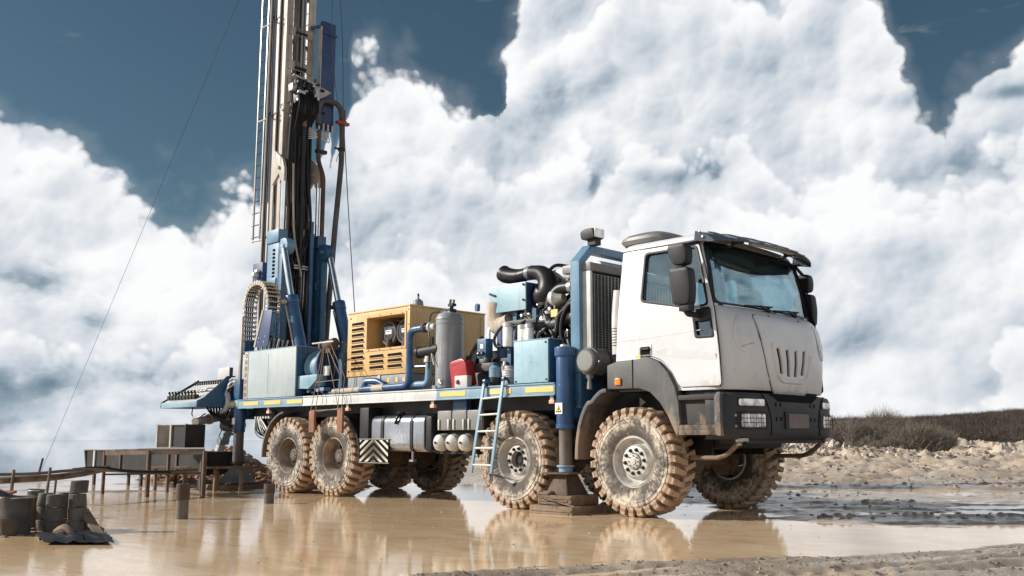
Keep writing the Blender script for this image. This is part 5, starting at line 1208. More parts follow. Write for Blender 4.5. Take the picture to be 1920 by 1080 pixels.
for X, cr_ in ((-5.24, .205), (-4.83, .205)):
    f = pt('filter_drum', MB().lathe([(0, -.05), (cr_ - .03, -.05), (cr_, -.03), (cr_, .38), (0, .38)], (X, -.72, 2.615), 'Y', 32), 'charcoal', yc)
    pt('drum_rim', MB().lathe([(cr_ - .04, -.052), (cr_ - .03, -.062), (cr_ - .012, -.062), (cr_ + .004, -.04), (cr_ + .004, -.0)], (X, -.72, 2.615), 'Y', 32), 'fender', f)
    pt('drum_ring', MB().lathe([(.095, -.051), (.10, -.060), (.11, -.060), (.115, -.051)], (X, -.72, 2.615), 'Y', 28), 'fender', f)
    pt('drum_label', MB().box((X - .075, -.776, 2.60), (X + .075, -.7705, 2.665)), 'decal_white', f)
    pt('label_print', MB().box((X - .06, -.7775, 2.638), (X + .06, -.7761, 2.652)).box((X - .06, -.7775, 2.615), (X + .03, -.7761, 2.624)), 'navy', f)
    pt('outlet', MB().lathe([(.03, -.06), (.055, -.05), (.05, .05), (.03, .1)], (X + .05, -.80, 2.41), 'Z', 14), 'rust', f)
def louvre(x0, x1, z):
    h = .052
    o = pt('louvre', MB().prism([(0, -h * .72), (.018, -h * .62), (.016, -h * .50), (.0, -h * .42)], lambda u, v, t: Vector((x0 + t, Y0 - .002 - u, z + v)), 0, x1 - x0), 'yellow', yc, bevel=.003)
    plate('louvre_gap', rpoly([(x0 + .005, z - h * .42), (x1 - .005, z - h * .42), (x1 - .025, z + h * .50), (x0 + .0, z + h * .36)], .012), [], XZ(Y0), .0, .0025, 'decal_black', o)
for z in np.linspace(2.80, 2.055, 9): louvre(-6.0, -5.655, float(z))
for z in (2.235, 2.145, 2.055): louvre(-5.50, -5.12, z); louvre(-5.03, -4.66, z)
for X, Z in ((-6.06, 2.02), (-6.03, 2.90), (-4.56, 1.98)): pt('rivet', MB().lathe([(0, -.010), (.012, -.008), (.016, 0)], (X, Y0 - .001, Z), 'Y', 8), 'rust', yc)
pt('skid', MB().box((X0 + .01, -.93, 1.632), (X1 - .03, .6, 1.929)), 'grey', yc, bevel=.006)
for X in (-5.05, -4.84, -4.66): pt('skid_label', MB().box((X, -.936, 1.80), (X + .06, -.9305, 1.87)), 'strip', yc)
pt('skid_post', MB().box((-5.28, -.945, 1.63), (-5.22, -.931, 1.925)), 'lightgrey', yc)
# things behind the housing
gb = pt('gas_bottle', MB().lathe([(0, 3.40), (.02, 3.40), (.022, 3.365), (.05, 3.36), (.085, 3.325), (.095, 3.27), (.095, 2.9), (0, 2.9)], (-5.90, .40, 0), 'Z', 20), 'aircap')
pt('bottle_valve', MB().lathe([(0, 3.47), (.018, 3.46), (.02, 3.41), (0, 3.41)], (-5.90, .40, 0), 'Z', 10), 'dark', gb)
pt('roof_pulley', MB().lathe([(0, -.02), (.045, -.02), (.035, 0), (.045, .02), (0, .02)], (-4.22, .25, 3.06), 'Y', 14).box((-4.25, .22, 2.98), (-4.19, .28, 3.07)), 'blue')
# ---- grey pressure tank
gt = pt('pressure_tank', MB().lathe([(0, 2.80), (.10, 2.795), (.175, 2.77), (.205, 2.72), (.215, 2.70), (.215, 2.685), (.208, 2.68), (.208, 1.66), (0, 1.66)], (-3.66, -.86, 0), 'Z', 40), 'grey')
pt('tank_band', MB().lathe([(.207, 2.645), (.214, 2.64), (.214, 2.62), (.207, 2.615)], (-3.66, -.86, 0), 'Z', 40), 'grey', gt)
for a in (0, 120, 240): pt('tank_foot', MB().box((-3.66 + .2 * math.cos(R(a)) - .04, -.86 + .2 * math.sin(R(a)) - .04, 1.63), (-3.66 + .2 * math.cos(R(a)) + .04, -.86 + .2 * math.sin(R(a)) + .04, 1.70)), 'grey', gt)
pt('tank_brace', MB().beam((-3.9, -1.02, 1.63), (-3.80, -1.0, 1.86), .02, .03).beam((-3.98, -1.02, 1.63), (-3.84, -1.0, 1.86), .015, .02), 'dark', gt)
pt('tank_top_valve', MB().box((-3.78, -.93, 2.80), (-3.58, -.80, 2.85)).tube([(-3.62, -.86, 2.84), (-3.62, -.86, 2.93)], .03, 10).box((-3.66, -.90, 2.89), (-3.56, -.82, 2.93)), 'dark', gt)
pt('valve_lever', MB().beam((-3.66, -.86, 2.91), (-3.64, -.86, 3.0), .02, .03).beam((-3.58, -.86, 2.91), (-3.57, -.86, 2.99), .02, .03), 'dark', gt)
for k in range(3): pt('tank_top_nut', MB().lathe([(0, .05), (.03, .045), (.035, 0)], (-3.75 + .07 * k, -.95 + .02 * k, 2.765), 'Z', 8), 'castalu', gt)
pt('tank_line', MB().tube(smooth_path([(-3.72, -1.0, 2.80), (-3.90, -1.02, 2.78), (-3.93, -1.04, 2.55), (-3.88, -1.06, 2.35), (-3.9, -1.06, 1.95)], 6), .012, 7), 'hose', gt)
pt('level_glass', MB().tube([(-3.90, -.99, 2.44), (-3.90, -.99, 2.20)], .022, 8), 'dark', gt)
pt('pipe_flange', MB().lathe([(0, -.08), (.052, -.08), (.052, .0), (.075, .0), (.075, .03), (.05, .03), (.05, .12), (0, .12)], (-3.93, -1.02, 2.585), 'X', 18), 'lightgrey', gt)
pt('flange_rust', MB().tube([(-4.05, -1.04, 2.585), (-4.0, -1.04, 2.585)], .074, 18), 'rust', gt)
pt('drain_cock', MB().lathe([(0, -.06), (.03, -.05), (.05, 0)], (-3.56, -1.10, 1.74), 'Y', 12).tube([(-3.56, -1.12, 1.74), (-3.50, -1.15, 1.70)], .02, 8), 'castalu', gt)
# ---- blue delivery pipes
pp = pt('delivery_pipe', MB().tube(bend([(-3.98, -1.04, 2.585), (-4.36, -1.05, 2.57), (-4.36, -1.05, 1.72), (-5.55, -1.06, 1.70)], .13, 7), .055, 18), 'jackblue')
pt('pipe_tail', MB().tube([(-5.55, -1.06, 1.70), (-6.30, -1.07, 1.69)], .047, 16), 'tarp', pp)
pt('pipe_sleeve', MB().tube([(-4.95, -1.06, 1.712), (-5.25, -1.06, 1.706)], .0565, 18), 'tarp', pp)
pt('branch_pipe', MB().tube(bend([(-5.48, -1.06, 1.70), (-5.48, -1.04, 1.83), (-5.2, -1.0, 1.83), (-5.05, -.99, 1.76)], .12, 6), .05, 14), 'jackblue', pp)
for k in range(9): pt('pipe_fitting', MB().tube([(-5.30 + .10 * k, -1.0 + .02 * (k % 2), 1.72 + .03 * (k % 3)), (-5.24 + .10 * k, -1.02, 1.73 + .02 * (k % 3))], .028 - .004 * (k % 3), 10), 'castalu' if k % 3 else 'steel', pp)
v2 = pt('riser_pipe', MB().tube(bend([(-4.5, -.99, 1.74), (-3.98, -.99, 1.73), (-3.98, -.99, 2.12)], .1, 6), .05, 14), 'pale')
pt('riser_valve', MB().tube([(-4.16, -.99, 2.22), (-3.72, -.99, 2.25)], .085, 18).tube([(-4.18, -.99, 2.22), (-4.22, -.99, 2.22)], .092, 18), 'dark', v2)
pt('riser_union', MB().lathe([(.05, 0), (.075, .01), (.075, .05), (.06, .07), (.06, .10)], (-3.98, -.99, 2.05), 'Z', 14), 'castalu', v2)
pt('side_stub', MB().tube([(-4.40, -1.02, 2.005), (-4.02, -1.0, 2.0)], .022, 10).lathe([(0, -.02), (.045, -.02), (.045, .02), (0, .02)], (-4.41, -1.02, 2.005), 'X', 14), 'jackblue', v2)
pt('valve_handle', MB().beam((-3.84, -1.05, 2.18), (-3.72, -1.1, 2.0), .03, .02), 'lightgrey', v2)
pt('base_bracket', MB().prism([(-4.18, 1.63), (-4.08, 2.0), (-4.0, 2.0), (-3.9, 1.63)], XZ(-.92), 0, .03), 'jackblue', v2)
# ---- mast-side deck box, its sunlit side painted as a pale door
dbx = pt('deck_box', MB().box((-8.99, -1.17, 1.634), (-7.26, -.62, 2.505)), 'blue', bevel=.008)
pt('box_door', MB().box((-8.83, -1.196, 1.645), (-7.27, -1.171, 2.505)), 'grey_pale', dbx, bevel=.004)  # pale skin, the deck box's sunlit side put into the colour
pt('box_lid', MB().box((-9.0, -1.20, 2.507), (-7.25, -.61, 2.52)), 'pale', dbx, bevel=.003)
pt('rust_crack', MB().box((-8.155, -1.1985, 1.72), (-8.147, -1.1965, 2.42)), 'grey', dbx)
pt('hole_strip', MB().box((-8.98, -1.196, 1.645), (-8.845, -1.171, 2.505)), 'cream', dbx, bevel=.003)
for k in range(7): pt('strip_hole', MB().lathe([(.026, -.004), (.034, -.003), (.038, 0)], (-8.915, -1.197, 1.72 + .12 * k), 'Y', 12), 'rust', dbx)
# ---- winch
wn = empty('winch', (-6.85, -.8, 1.63), TR)
pt('drum', MB().lathe([(0, -.26), (.30, -.26), (.30, -.22), (.27, -.21), (.27, .14), (0, .14)], (-6.95, -.76, 2.15), 'X', 36), 'pale', wn, ang=30)
pt('drum_flange', MB().lathe([(0, .0), (.37, .0), (.37, .035), (0, .035)], (-6.80, -.76, 2.15), 'X', 40), 'navy', wn)
pt('drum_guard', MB().tube(arc((-6.70, -.76, 2.15), .40, -20, 200, 16, (0, 1, 0), (0, 0, 1)), .014, 6), 'pale', wn)
pt('oil_pan', MB().prism([(-7.5, 1.92), (-7.4, 1.78), (-6.95, 1.76), (-6.72, 1.90), (-6.70, 2.0), (-7.35, 1.99)], XZ(-.92), 0, .22), 'sky_blue', wn, bevel=.008)
pt('winch_frame', MB().box((-6.72, -1.0, 1.63), (-6.30, -.5, 1.70)).box((-6.42, -.9, 1.63), (-6.32, -.8, 2.55)).box((-7.4, -.70, 1.63), (-6.3, -.62, 2.45)), 'blue', wn, bevel=.004)
pt('winch_motor', MB().tube([(-6.72, -.98, 2.49), (-6.42, -.98, 2.53)], .085, 16).tube([(-6.78, -.98, 2.48), (-6.72, -.98, 2.49)], .105, 16).box((-6.62, -1.04, 2.36), (-6.48, -.92, 2.44)), 'rust', wn)
pt('winch_bearing', MB().lathe([(0, -.05), (.07, -.04), (.085, 0), (.085, .16), (0, .16)], (-6.80, -.98, 1.84), 'Z', 16).box((-6.9, -1.05, 1.72), (-6.62, -.9, 1.78)), 'pale', wn)
pt('gear_label', MB().box((-6.70, -1.02, 1.98), (-6.52, -1.005, 2.14)), 'lightgrey', wn)
pt('winch_hose', MB().tube(smooth_path([(-6.46, -.98, 2.46), (-6.42, -1.0, 2.25), (-6.34, -1.02, 2.05), (-6.40, -1.03, 1.86)], 5), .018, 7), 'hose', wn)
for k in range(5): pt('winch_fitting', MB().cbox((-7.2 + .14 * k, -1.04, 1.70 + .03 * (k % 2)), (.07, .06, .05)), 'pale' if k % 2 else 'dark', wn, bevel=.008)
M['oldpipe'] = paint('dark_old_pipe', (0.04, 0.037, 0.036), (0.085, 0.075, 0.068), grime=0.6, grimecol=(0.12, 0.06, 0.035), rough=0.5, scale=6)
# ================================================================ mast
ms = empty('mast', (-9.6, 0, 1.5), TR)
MX0, MX1, MY0, MY1, MB_, MT = -9.86, -9.36, -.30, .30, 2.2, 12.6
for X, Y, a in ((MX1, MY0, 1), (MX1, MY1, 1), (MX0, MY0, -1), (MX0, MY1, -1)):
    sy = 1 if Y < 0 else -1; sx = -1 if X == MX1 else 1
    pt('mast_chord', MB().box((min(X, X + sx * .15), min(Y, Y + sy * .03), MB_), (max(X, X + sx * .15), max(Y, Y + sy * .03), MT)).box((min(X, X + sx * .03), min(Y + sy * .031, Y + sy * .11), MB_), (max(X, X + sx * .03), max(Y + sy * .031, Y + sy * .11), MT)), 'cream', ms, bevel=.004)
pt('mast_web', MB().box((MX0 + .152, MY0 + .06, 3.0), (MX1 - .152, MY0 + .075, MT)), 'cream', ms)
pt('mast_web', MB().box((MX0 + .152, MY1 - .02, 3.0), (MX1 - .152, MY1 - .004, MT)), 'cream', ms)
pt('guide_rail', MB().box((MX1 - .02, MY0 - .05, 2.6), (MX1 + .01, MY0 - .002, MT)), 'cream', ms, bevel=.004)
pt('guide_rail', MB().box((MX1 - .02, MY1 + .002, 2.6), (MX1 + .01, MY1 + .05, MT)), 'cream', ms, bevel=.004)
pt('back_plate', MB().box((MX0 + .032, -.19, 2.4), (MX0 + .05, -.015, MT)), 'dark', ms); pt('back_strip', MB().box((MX0 + .032, .10, 2.4), (MX0 + .05, .19, MT)), 'cream', ms)  # dark back plate gives the mast interior its shade
pt('inner_rail', MB().box((MX0 + .16, -.19, 2.4), (MX1 - .16, -.175, MT)), 'dark', ms); pt('inner_rail', MB().box((MX1 - .15, .012, 2.4), (MX1 - .08, .075, MT)), 'dark', ms)  # dark plates added inside so the mast interior looks shaded
for z in (11.5, 10.4, 9.30, 8.55, 7.58, 6.62, 5.75, 4.9, 4.0, 3.2):
    pt('cross_brace', MB().box((MX1 + .002, MY0 + .02, z - .095), (MX1 + .025, MY1 - .02, z + .095)), 'cream', ms, bevel=.004)
    pt('back_brace', MB().box((MX0 + .014, MY0 + .11, z - .05), (MX0 + .03, MY1 - .11, z + .05)), 'cream', ms)
rk = MB()
for z in np.arange(2.6, 9.0, .055): rk.box((MX1 - .10, .115, z), (MX1 - .03, .165, z + .028))
pt('rack', rk, 'lightgrey', ms)['kind'] = 'stuff'
for y, r_ in ((-.10, .026), (.0, .026), (.07, .020)): pt('feed_tube', MB().tube([(MX1 + .05, y, 8.5), (MX1 + .05, y, 12.4)], r_, 10), 'rustgrey' if y < -.05 else 'grey', ms)
for z in (9.26, 8.50): pt('tube_clamp', MB().box((MX1 + .01, -.14, z - .02), (MX1 + .09, .12, z + .02)), 'dark', ms, bevel=.004)
pt('side_pipe', MB().tube([(-9.98, -.34, 2.8), (-9.98, -.34, 12.4)], .024, 8), 'cream', ms); pt('side_hose', MB().tube([(-9.92, -.345, 2.9), (-9.92, -.345, 12.4)], .028, 8), 'hose', ms)
pt('side_pipe', MB().tube([(-9.87, -.34, 3.2), (-9.87, -.34, 12.4)], .016, 8), 'rust', ms)
pt('mast_crown', MB().box((-9.95, -.4, 12.6), (-9.2, .4, 12.8)), 'blue', ms, bevel=.02)
# mast ladder
ld = empty('mast_ladder', (-10.2, -.33, 4.9), TR)
for X in (-10.36, -10.10): pt('rail', MB().box((X - .018, -.345, 4.92), (X + .018, -.315, 12.5)), 'steel', ld, bevel=.003)
for z in np.arange(5.02, 12.4, .255): pt('rung', MB().tube([(-10.36 - .06, -.33, z), (-10.10, -.33, z)], .010, 6), 'hose', ld)
for z in (4.95, 7.52, 9.62): pt('ladder_bracket', MB().tube(bend([(-10.36, -.33, z), (-10.05, -.34, z - .02), (-9.86, -.31, z + .02)], .05), .022, 8), 'cream', ld)
for z in (7.55, 9.66): pt('ladder_clamp', MB().tube(arc((-9.80, -.36, z), .07, 0, 330, 10, (1, 0, 0), (0, 0, 1)), .014, 6), 'dark', ld)
# rotary head and its carriage
hd = empty('rotary_head', (-9.2, 0, 7.9), TR)
pt('carriage_plate', MB().box((-9.34, -.28, 7.72), (-9.30, .26, 8.30)), 'cream', hd, bevel=.01)
pt('motor', MB().lathe([(0, -.15), (.09, -.14), (.11, -.05), (.11, .12), (.07, .16), (0, .16)], (-9.18, -.12, 8.05), 'Z', 18), 'dark', hd); pt('motor', MB().lathe([(0, -.15), (.09, -.14), (.11, -.05), (.11, .12), (.07, .16), (0, .16)], (-9.18, .12, 8.02), 'Z', 18), 'dark', hd)
pt('gearbox', MB().box((-9.29, -.22, 7.70), (-9.05, .24, 7.93)), 'engine', hd, bevel=.03)
pt('head_block', MB().box((-9.22, .16, 7.85), (-9.02, .36, 8.12)), 'steel', hd, bevel=.02); pt('head_block', MB().box((-9.24, -.33, 7.90), (-9.08, -.22, 8.06)), 'steel', hd, bevel=.02)
pt('head_bracket', MB().prism([(.10, 8.20), (.62, 8.08), (.40, 7.92), (.28, 8.0)], YZ(-9.1), 0, .03), 'cream', hd, bevel=.004)
pt('head_arm', MB().beam((-9.2, -.25, 8.28), (-9.08, .30, 8.14), .06, .04), 'cream', hd)
for k in range(34):
    pt('head_fitting', MB().cbox((-9.02 + rng.uniform(-.06, .05), rng.uniform(-.28, .42), rng.uniform(7.55, 8.2)), (.05, rng.uniform(.04, .09), rng.uniform(.03, .08))), ('engine', 'dark', 'steel', 'dark', 'castalu')[k % 5], hd, bevel=.006)
pt('lamp_ring', MB().tube(arc((-9.36, -.37, 7.60), .07, 0, 360, 16, (1, 0, 0), (0, 0, 1)), .018, 6, cap=False), 'lightgrey', hd)
for k in range(9): pt('head_hose', MB().tube(smooth_path([(-9.05, -.2 + .05 * k, 7.9), (-8.96, -.22 + .055 * k, 7.62 - .02 * (k % 3)), (-9.08, -.2 + .045 * k, 7.3), (-9.2, -.18 + .04 * k, 7.0)], 5), .024, 7), 'hose', hd)
pt('spindle', MB().tube([(-9.1, .0, 7.72), (-9.1, .0, 7.2)], .05, 12), 'rustgrey', hd)
pt('drill_pipe', MB().tube([(-9.1, .0, 7.25), (-9.1, .0, .15)], .042, 14), 'dark', hd)
# hoses hanging from the head
for k in range(11):
    y = -.26 + .048 * k; x = -9.22 + .03 * (k % 3); sw = rng.uniform(-.05, .05)
    path = [(x, y * .8, 7.70), (x, y, 6.9), (x + .02, y + sw * .5, 6.0), (x + .05, y + .05 + sw, 5.3), (x + .02, y + .02, 4.6), (x, y - .02, 3.8), (x + .04, y, 3.0), (x + .05, y * .9, 2.5)]
    pt('feed_hose', MB().tube(smooth_path(path, 6), .026 if k % 3 else .034, 8), 'hose', ms)
for y, zt in ((-.02, 5.0), (.05, 4.7), (.11, 5.3)):
    pt('steel_line', MB().tube(smooth_path([(-9.18, y, zt), (-9.15, y + .03, 4.2), (-9.16, y + .02, 3.2), (-9.15, y, 2.6)], 5), .013, 7), 'castalu', ms)
pt('tan_hose', MB().tube(smooth_path([(-9.15, -.20, 6.4), (-9.10, -.20, 5.6), (-9.08, -.16, 4.9), (-9.08, -.04, 4.4), (-9.06, .02, 4.1)], 6), .022, 8), 'tarp', ms)
for z in (4.25, 4.30): pt('hose_clamp', MB().box((-9.12, -.14, z), (-9.08, .22, z + .03)), 'steel', ms)
# pull cylinders
for y, z0, z1 in ((-.40, 4.95, 6.1), (.42, 4.7, 6.1)):
    o = pt('pull_cylinder', MB().tube([(-9.16, y, z0), (-9.16, y, z1)], .045, 14), 'chrome', ms)
    pt('clevis', MB().prism([(-.20, 6.70), (.10, 6.48), (.20, 6.25), (.20, 6.0), (.06, 6.02), (.0, 6.18), (-.24, 5.98)], lambda u, v, t: Vector((-9.30 + u, y + t, v)), -.03, .03), 'cream', o, bevel=.006)
    pt('clevis_pin', MB().tube([(-9.30, y - .07, 6.30), (-9.30, y + .07, 6.30)], .035, 12), 'tarp', o)
for y in (-.18, .0, .16): pt('sheave', MB().lathe([(0, -.03), (.10, -.03), (.075, 0), (.10, .03), (0, .03)], (-9.16, y, 5.12 + .3 * abs(y)), 'Y', 16), 'rust', ms)
pt('blue_ram', MB().tube([(-9.06, .24, 2.6), (-9.06, .24, 5.0)], .052, 14).tube([(-9.06, .24, 5.0), (-9.06, .24, 5.25)], .035, 12), 'jackblue', ms)
# blue mast jaws at the foot
for s in (-1, 1):
    y0, y1 = (-.54, -.37) if s < 0 else (.38, .54)
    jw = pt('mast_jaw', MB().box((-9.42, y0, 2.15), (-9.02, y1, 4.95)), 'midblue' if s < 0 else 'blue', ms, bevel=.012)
    pt('jaw_front', MB().box((-9.02, y0 + .01, 2.15), (-8.90, y1 - .01, 4.72)), 'blue', jw, bevel=.01)
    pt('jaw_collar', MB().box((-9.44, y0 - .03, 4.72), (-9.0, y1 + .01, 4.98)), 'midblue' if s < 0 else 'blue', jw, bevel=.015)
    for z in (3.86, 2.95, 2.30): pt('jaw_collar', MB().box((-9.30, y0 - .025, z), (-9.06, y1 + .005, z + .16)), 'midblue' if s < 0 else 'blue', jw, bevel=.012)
    for z0, n_ in ((4.05, 8), (2.42, 7)):
        for k in range(n_): pt('jaw_slot', MB().cbox((-9.18, y0 - .003 if s < 0 else y1 + .003, z0 + .075 * k), (.075, .02, .045)), 'decal_black', jw, bevel=.006)
    pt('jaw_lug', MB().lathe([(0, -.09), (.15, -.09), (.16, -.07), (.16, .07), (.15, .09), (0, .09)], (-8.86, (y0 + y1) / 2, 4.62), 'Y', 24).box((-9.0, (y0 + y1) / 2 - .08, 4.48), (-8.84, (y0 + y1) / 2 + .08, 4.77)), 'midblue' if s < 0 else 'blue', jw, bevel=.01)
    pt('lug_pin', MB().tube([(-8.86, (y0 + y1) / 2 - .12, 4.62), (-8.86, (y0 + y1) / 2 + .12, 4.62)], .04, 12), 'chrome', jw)
    yy = -.58 if s < 0 else .50
    top, mid, low = Vector((-8.80, yy + (.03 if s < 0 else 0), 4.55)), Vector((-8.44, yy, 3.55)), Vector((-7.92, yy, 2.15))
    lc = pt('lift_cylinder', MB().tube([mid, low], .115, 22), 'jackblue', ms)
    pt('rod', MB().tube([top, mid], .062, 18), 'chrome', lc)
    d = (low - mid).normalized(); pt('gland', MB().tube([mid - d * .02, mid + d * .14], .128, 22), 'jackblue', lc, bevel=.006)
    pt('port', MB().tube([mid + d * .10 + Vector((-.02, -.11, 0)), mid + d * .10 + Vector((-.05, -.20, 0))], .042, 10).tube([mid + d * .18 + Vector((-.05, -.13, 0)), low + Vector((-.05, -.13, .1))], .014, 6), 'tarp' if s < 0 else 'dark', lc)
pt('mast_base', MB().box((-9.5, -.62, 1.62), (-8.3, .62, 2.2)), 'blue', ms, bevel=.02)
for k in range(14): pt('base_hose', MB().tube(smooth_path([(-9.4 + .08 * k, -.66 - .02 * (k % 3), 2.95 - .02 * k), (-9.36 + .08 * k, -.70, 2.7), (-9.35 + .07 * k, -.68 - .03 * (k % 2), 2.45)], 4), .018, 6), ('hose', 'lightgrey', 'hose', 'tarp')[k % 4], ms)
# blue trough panel and gooseneck
bpnl = pt('hose_panel', MB().box((-9.20, .37, 7.30), (-9.10, .70, 9.62)), 'navy', ms, bevel=.004)
pt('panel_edge', MB().box((-9.21, .345, 7.30), (-9.11, .368, 9.5)), 'cream', bpnl); pt('panel_strap', MB().box((-9.096, .36, 9.34), (-9.08, .73, 9.39)), 'navy', bpnl)
pt('panel_arm', MB().beam((-9.3, .2, 9.46), (-9.14, .40, 9.52), .05, .06), 'navy', bpnl)
for k in range(6): pt('panel_line', MB().tube(bend([(-9.10, .28 + .05 * k, 7.36), (-9.06, .36 + .05 * k, 7.05 - .02 * k), (-9.10, .1, 6.98 + .05 * k)], .12), .012, 6), 'lightgrey', bpnl)
for k in range(8): pt('line_fitting', MB().tube([(-9.05, .26 + .055 * k, 7.22), (-9.05, .26 + .055 * k, 7.36)], .022, 8), ('dark', 'lightgrey')[k % 2], bpnl)
gk = pt('standpipe', MB().tube(bend([(-9.0, .26, 7.30), (-9.0, .26, 7.86), (-9.0, .84, 7.86), (-9.0, .86, 7.30)], .26, 8) + [Vector(q) for q in ((-9.0, .86, 6.6), (-9.0, .83, 6.2), (-9.0, .75, 5.2), (-9.0, .65, 3.6), (-9.0, .58, 2.2))], .058, 16), 'oldpipe')
pt('red_coupling', MB().tube([(-9.0, .86, 7.50), (-9.0, .86, 7.42)], .095, 16).cbox((-9.0, .86, 7.46), (.10, .30, .06)), 'red', gk, bevel=.006)
pt('rust_length', MB().tube([(-9.0, .86, 7.86 - .12), (-9.0, .86, 7.52)], .062, 16), 'rust', gk)
pt('coupling', MB().tube([(-9.0, .855, 6.92), (-9.0, .855, 6.86)], .075, 14).cbox((-9.0, .80, 6.89), (.05, .22, .03)), 'dark', gk)
pt('old_pipe', MB().tube(bend([(-9.08, .34, 7.2), (-9.08, .34, 6.55), (-9.04, .46, 6.25), (-9.04, .46, 4.9)], .15), .045, 12), 'rust', ms)
pt('pipe_guide', MB().box((-9.12, .28, 6.72), (-9.02, .52, 6.79)), 'dark', ms, bevel=.006)
# energy chain
ec = empty('energy_chain', (-9.1, -.9, 2.9), TR)
pth = [Vector((-9.47, 0, 2.75 + .09 * k)) for k in range(8)] + [Vector((-9.05 - .42 * math.cos(R(a)), 0, 3.46 + .40 * math.sin(R(a)))) for a in np.linspace(8, 172, 15)] + [Vector((-8.63 - .012 * k, 0, 3.40 - .075 * k)) for k in range(3)]
for i in range(len(pth) - 1):
    a, b_ = pth[i], pth[i + 1]; m_ = (a + b_) / 2; d = (b_ - a).normalized(); ang_ = math.atan2(d.x, d.z)
    rot = Matrix.Rotation(ang_, 3, 'Y')
    lk = MB()
    for y in (-.98, -.72): lk.cbox((m_.x, y, m_.z), (.085, .022, (b_ - a).length * .82), rot)
    nn = Vector((d.z, 0, -d.x))
    lk.cbox(m_ + Vector((0, -.85, 0)) - nn * .04, (.012, .26, .03), rot); lk.cbox(m_ + Vector((0, -.85, 0)) + nn * .04, (.012, .26, .03), rot)
    pt('chain_link', lk, 'tarp' if 6 < i < 23 else 'lightgrey', ec, bevel=.003)
for k in range(4): pt('chain_cable', MB().tube([q + Vector((0, -.92 + .045 * k, 0)) for q in pth], .018, 6), 'hose', ec)
pt('chain_plate', MB().prism([(-8.96, 2.62), (-8.52, 2.60), (-8.42, 3.22), (-8.42, 3.28), (-8.72, 3.30)], XZ(-.98), 0, .02), 'navy', ec, bevel=.004)
pt('chain_edge', MB().beam((-8.98, -.995, 2.62), (-8.73, -.995, 3.30), .03, .05), 'tarp', ec)
for X, Z in ((-8.86, 2.70), (-8.66, 2.70), (-8.84, 2.78), (-8.62, 2.80)): pt('plate_bolt', MB().lathe([(0, -.01), (.012, -.008), (.014, 0)], (X, -1.0, Z), 'Y', 8), 'castalu', ec)
pt('chain_post', MB().box((-9.56, -.97, 2.52), (-9.40, -.75, 2.78)), 'blue', ec, bevel=.006)
pt('mast_post', MB().box((-9.30, -1.13, 1.62), (-9.24, -1.08, 3.22)), 'cream', bevel=.004)
pt('junction_box', MB().box((-9.98, -.52, 3.92), (-9.62, -.40, 4.40)), 'navy', ms, bevel=.01); pt('box_motor', MB().lathe([(0, -.12), (.05, -.11), (.07, -.06), (.07, 0), (0, 0)], (-9.78, -.53, 4.14), 'Y', 14).cbox((-9.74, -.56, 4.22), (.1, .08, .05)), 'castalu', ms, bevel=.006)
# ---- operator's console on the tail
cs_ = empty('operator_console', (-10.2, -1.5, 1.5), TR)
pt('front_beam', MB().box((-10.92, -1.84, 1.50), (-9.50, -1.78, 1.605)), 'pale', cs_, bevel=.006)
def desk(u, v, t): return Vector((u, -1.78 + v * .68, 1.62 + v * .40 + t))
pt('desk', MB().prism([(-10.9, 0), (-9.52, 0), (-9.52, 1.02), (-10.9, 1.02)], desk, -.02, .0), 'lightgrey', cs_)
pt('end_plate', MB().prism([(-1.84, 1.50), (-1.08, 1.50), (-1.08, 2.10), (-1.25, 2.09), (-1.45, 1.90), (-1.70, 1.68), (-1.84, 1.61)], lambda u, v, t: Vector((-9.515 + t, u, v)), 0, .03), 'blue', cs_, bevel=.004)
pt('end_plate', MB().prism([(-1.84, 1.50), (-1.08, 1.50), (-1.08, 2.08), (-1.84, 1.61)], lambda u, v, t: Vector((-10.93 + t, u, v)), 0, .03), 'black', cs_)
pt('console_floor', MB().box((-10.88, -1.775, 1.50), (-9.53, -1.1, 1.53)), 'blue', cs_)
for k in range(9):
    X = -10.80 + .125 * k; b_ = desk(X, .10, 0)
    o = pt('valve', MB().cbox(b_ + Vector((0, 0, .04)), (.085, .10, .08)).tube([b_ + Vector((0, 0, .08)), b_ + Vector((.0, -.02, .12))], .018, 7), 'dark', cs_, bevel=.008)
    pt('lever_knob', MB().lathe([(0, .05), (.02, .045), (.026, .02), (.015, 0)], b_ + Vector((0, -.025, .11)), 'Z', 8), 'dark', o)
for k in range(6):
    c = desk(-10.66 + .14 * k, .48, .002); rot = Matrix.Rotation(math.atan2(.40, .68), 4, 'X')
    o = pt('gauge', MB().lathe([(0, .012), (.045, .012), (.055, .018), (.058, .0)], c, 'Z', 18, M4=rot), 'black', cs_); pt('gauge_face', MB().lathe([(0, .014), (.043, .0135), (.044, .012)], c, 'Z', 18, M4=rot), 'decal_white', o)
for k in range(15):
    b_ = desk(-10.80 + .088 * k, .86, 0); pt('lever', MB().tube([b_, b_ + Vector((0, -.01, .045))], .016, 7).cbox(b_ + Vector((0, -.01, .055)), (.03, .03, .035)), 'dark', cs_)
for k in range(10):
    for j_ in range(2): b_ = desk(-10.0 + .05 * k, .45 + .16 * j_, 0); pt('button', MB().lathe([(0, .02), (.013, .018), (.015, 0)], b_, 'Z', 8), 'dark' if (k + j_) % 3 else 'red', cs_)
pt('panel_box', MB().box((-10.05, -1.14, 2.05), (-9.62, -1.06, 2.27)), 'lightgrey', cs_, bevel=.006); pt('panel_face', MB().box((-9.618, -1.13, 2.06), (-9.612, -1.07, 2.26)), 'rust', cs_)
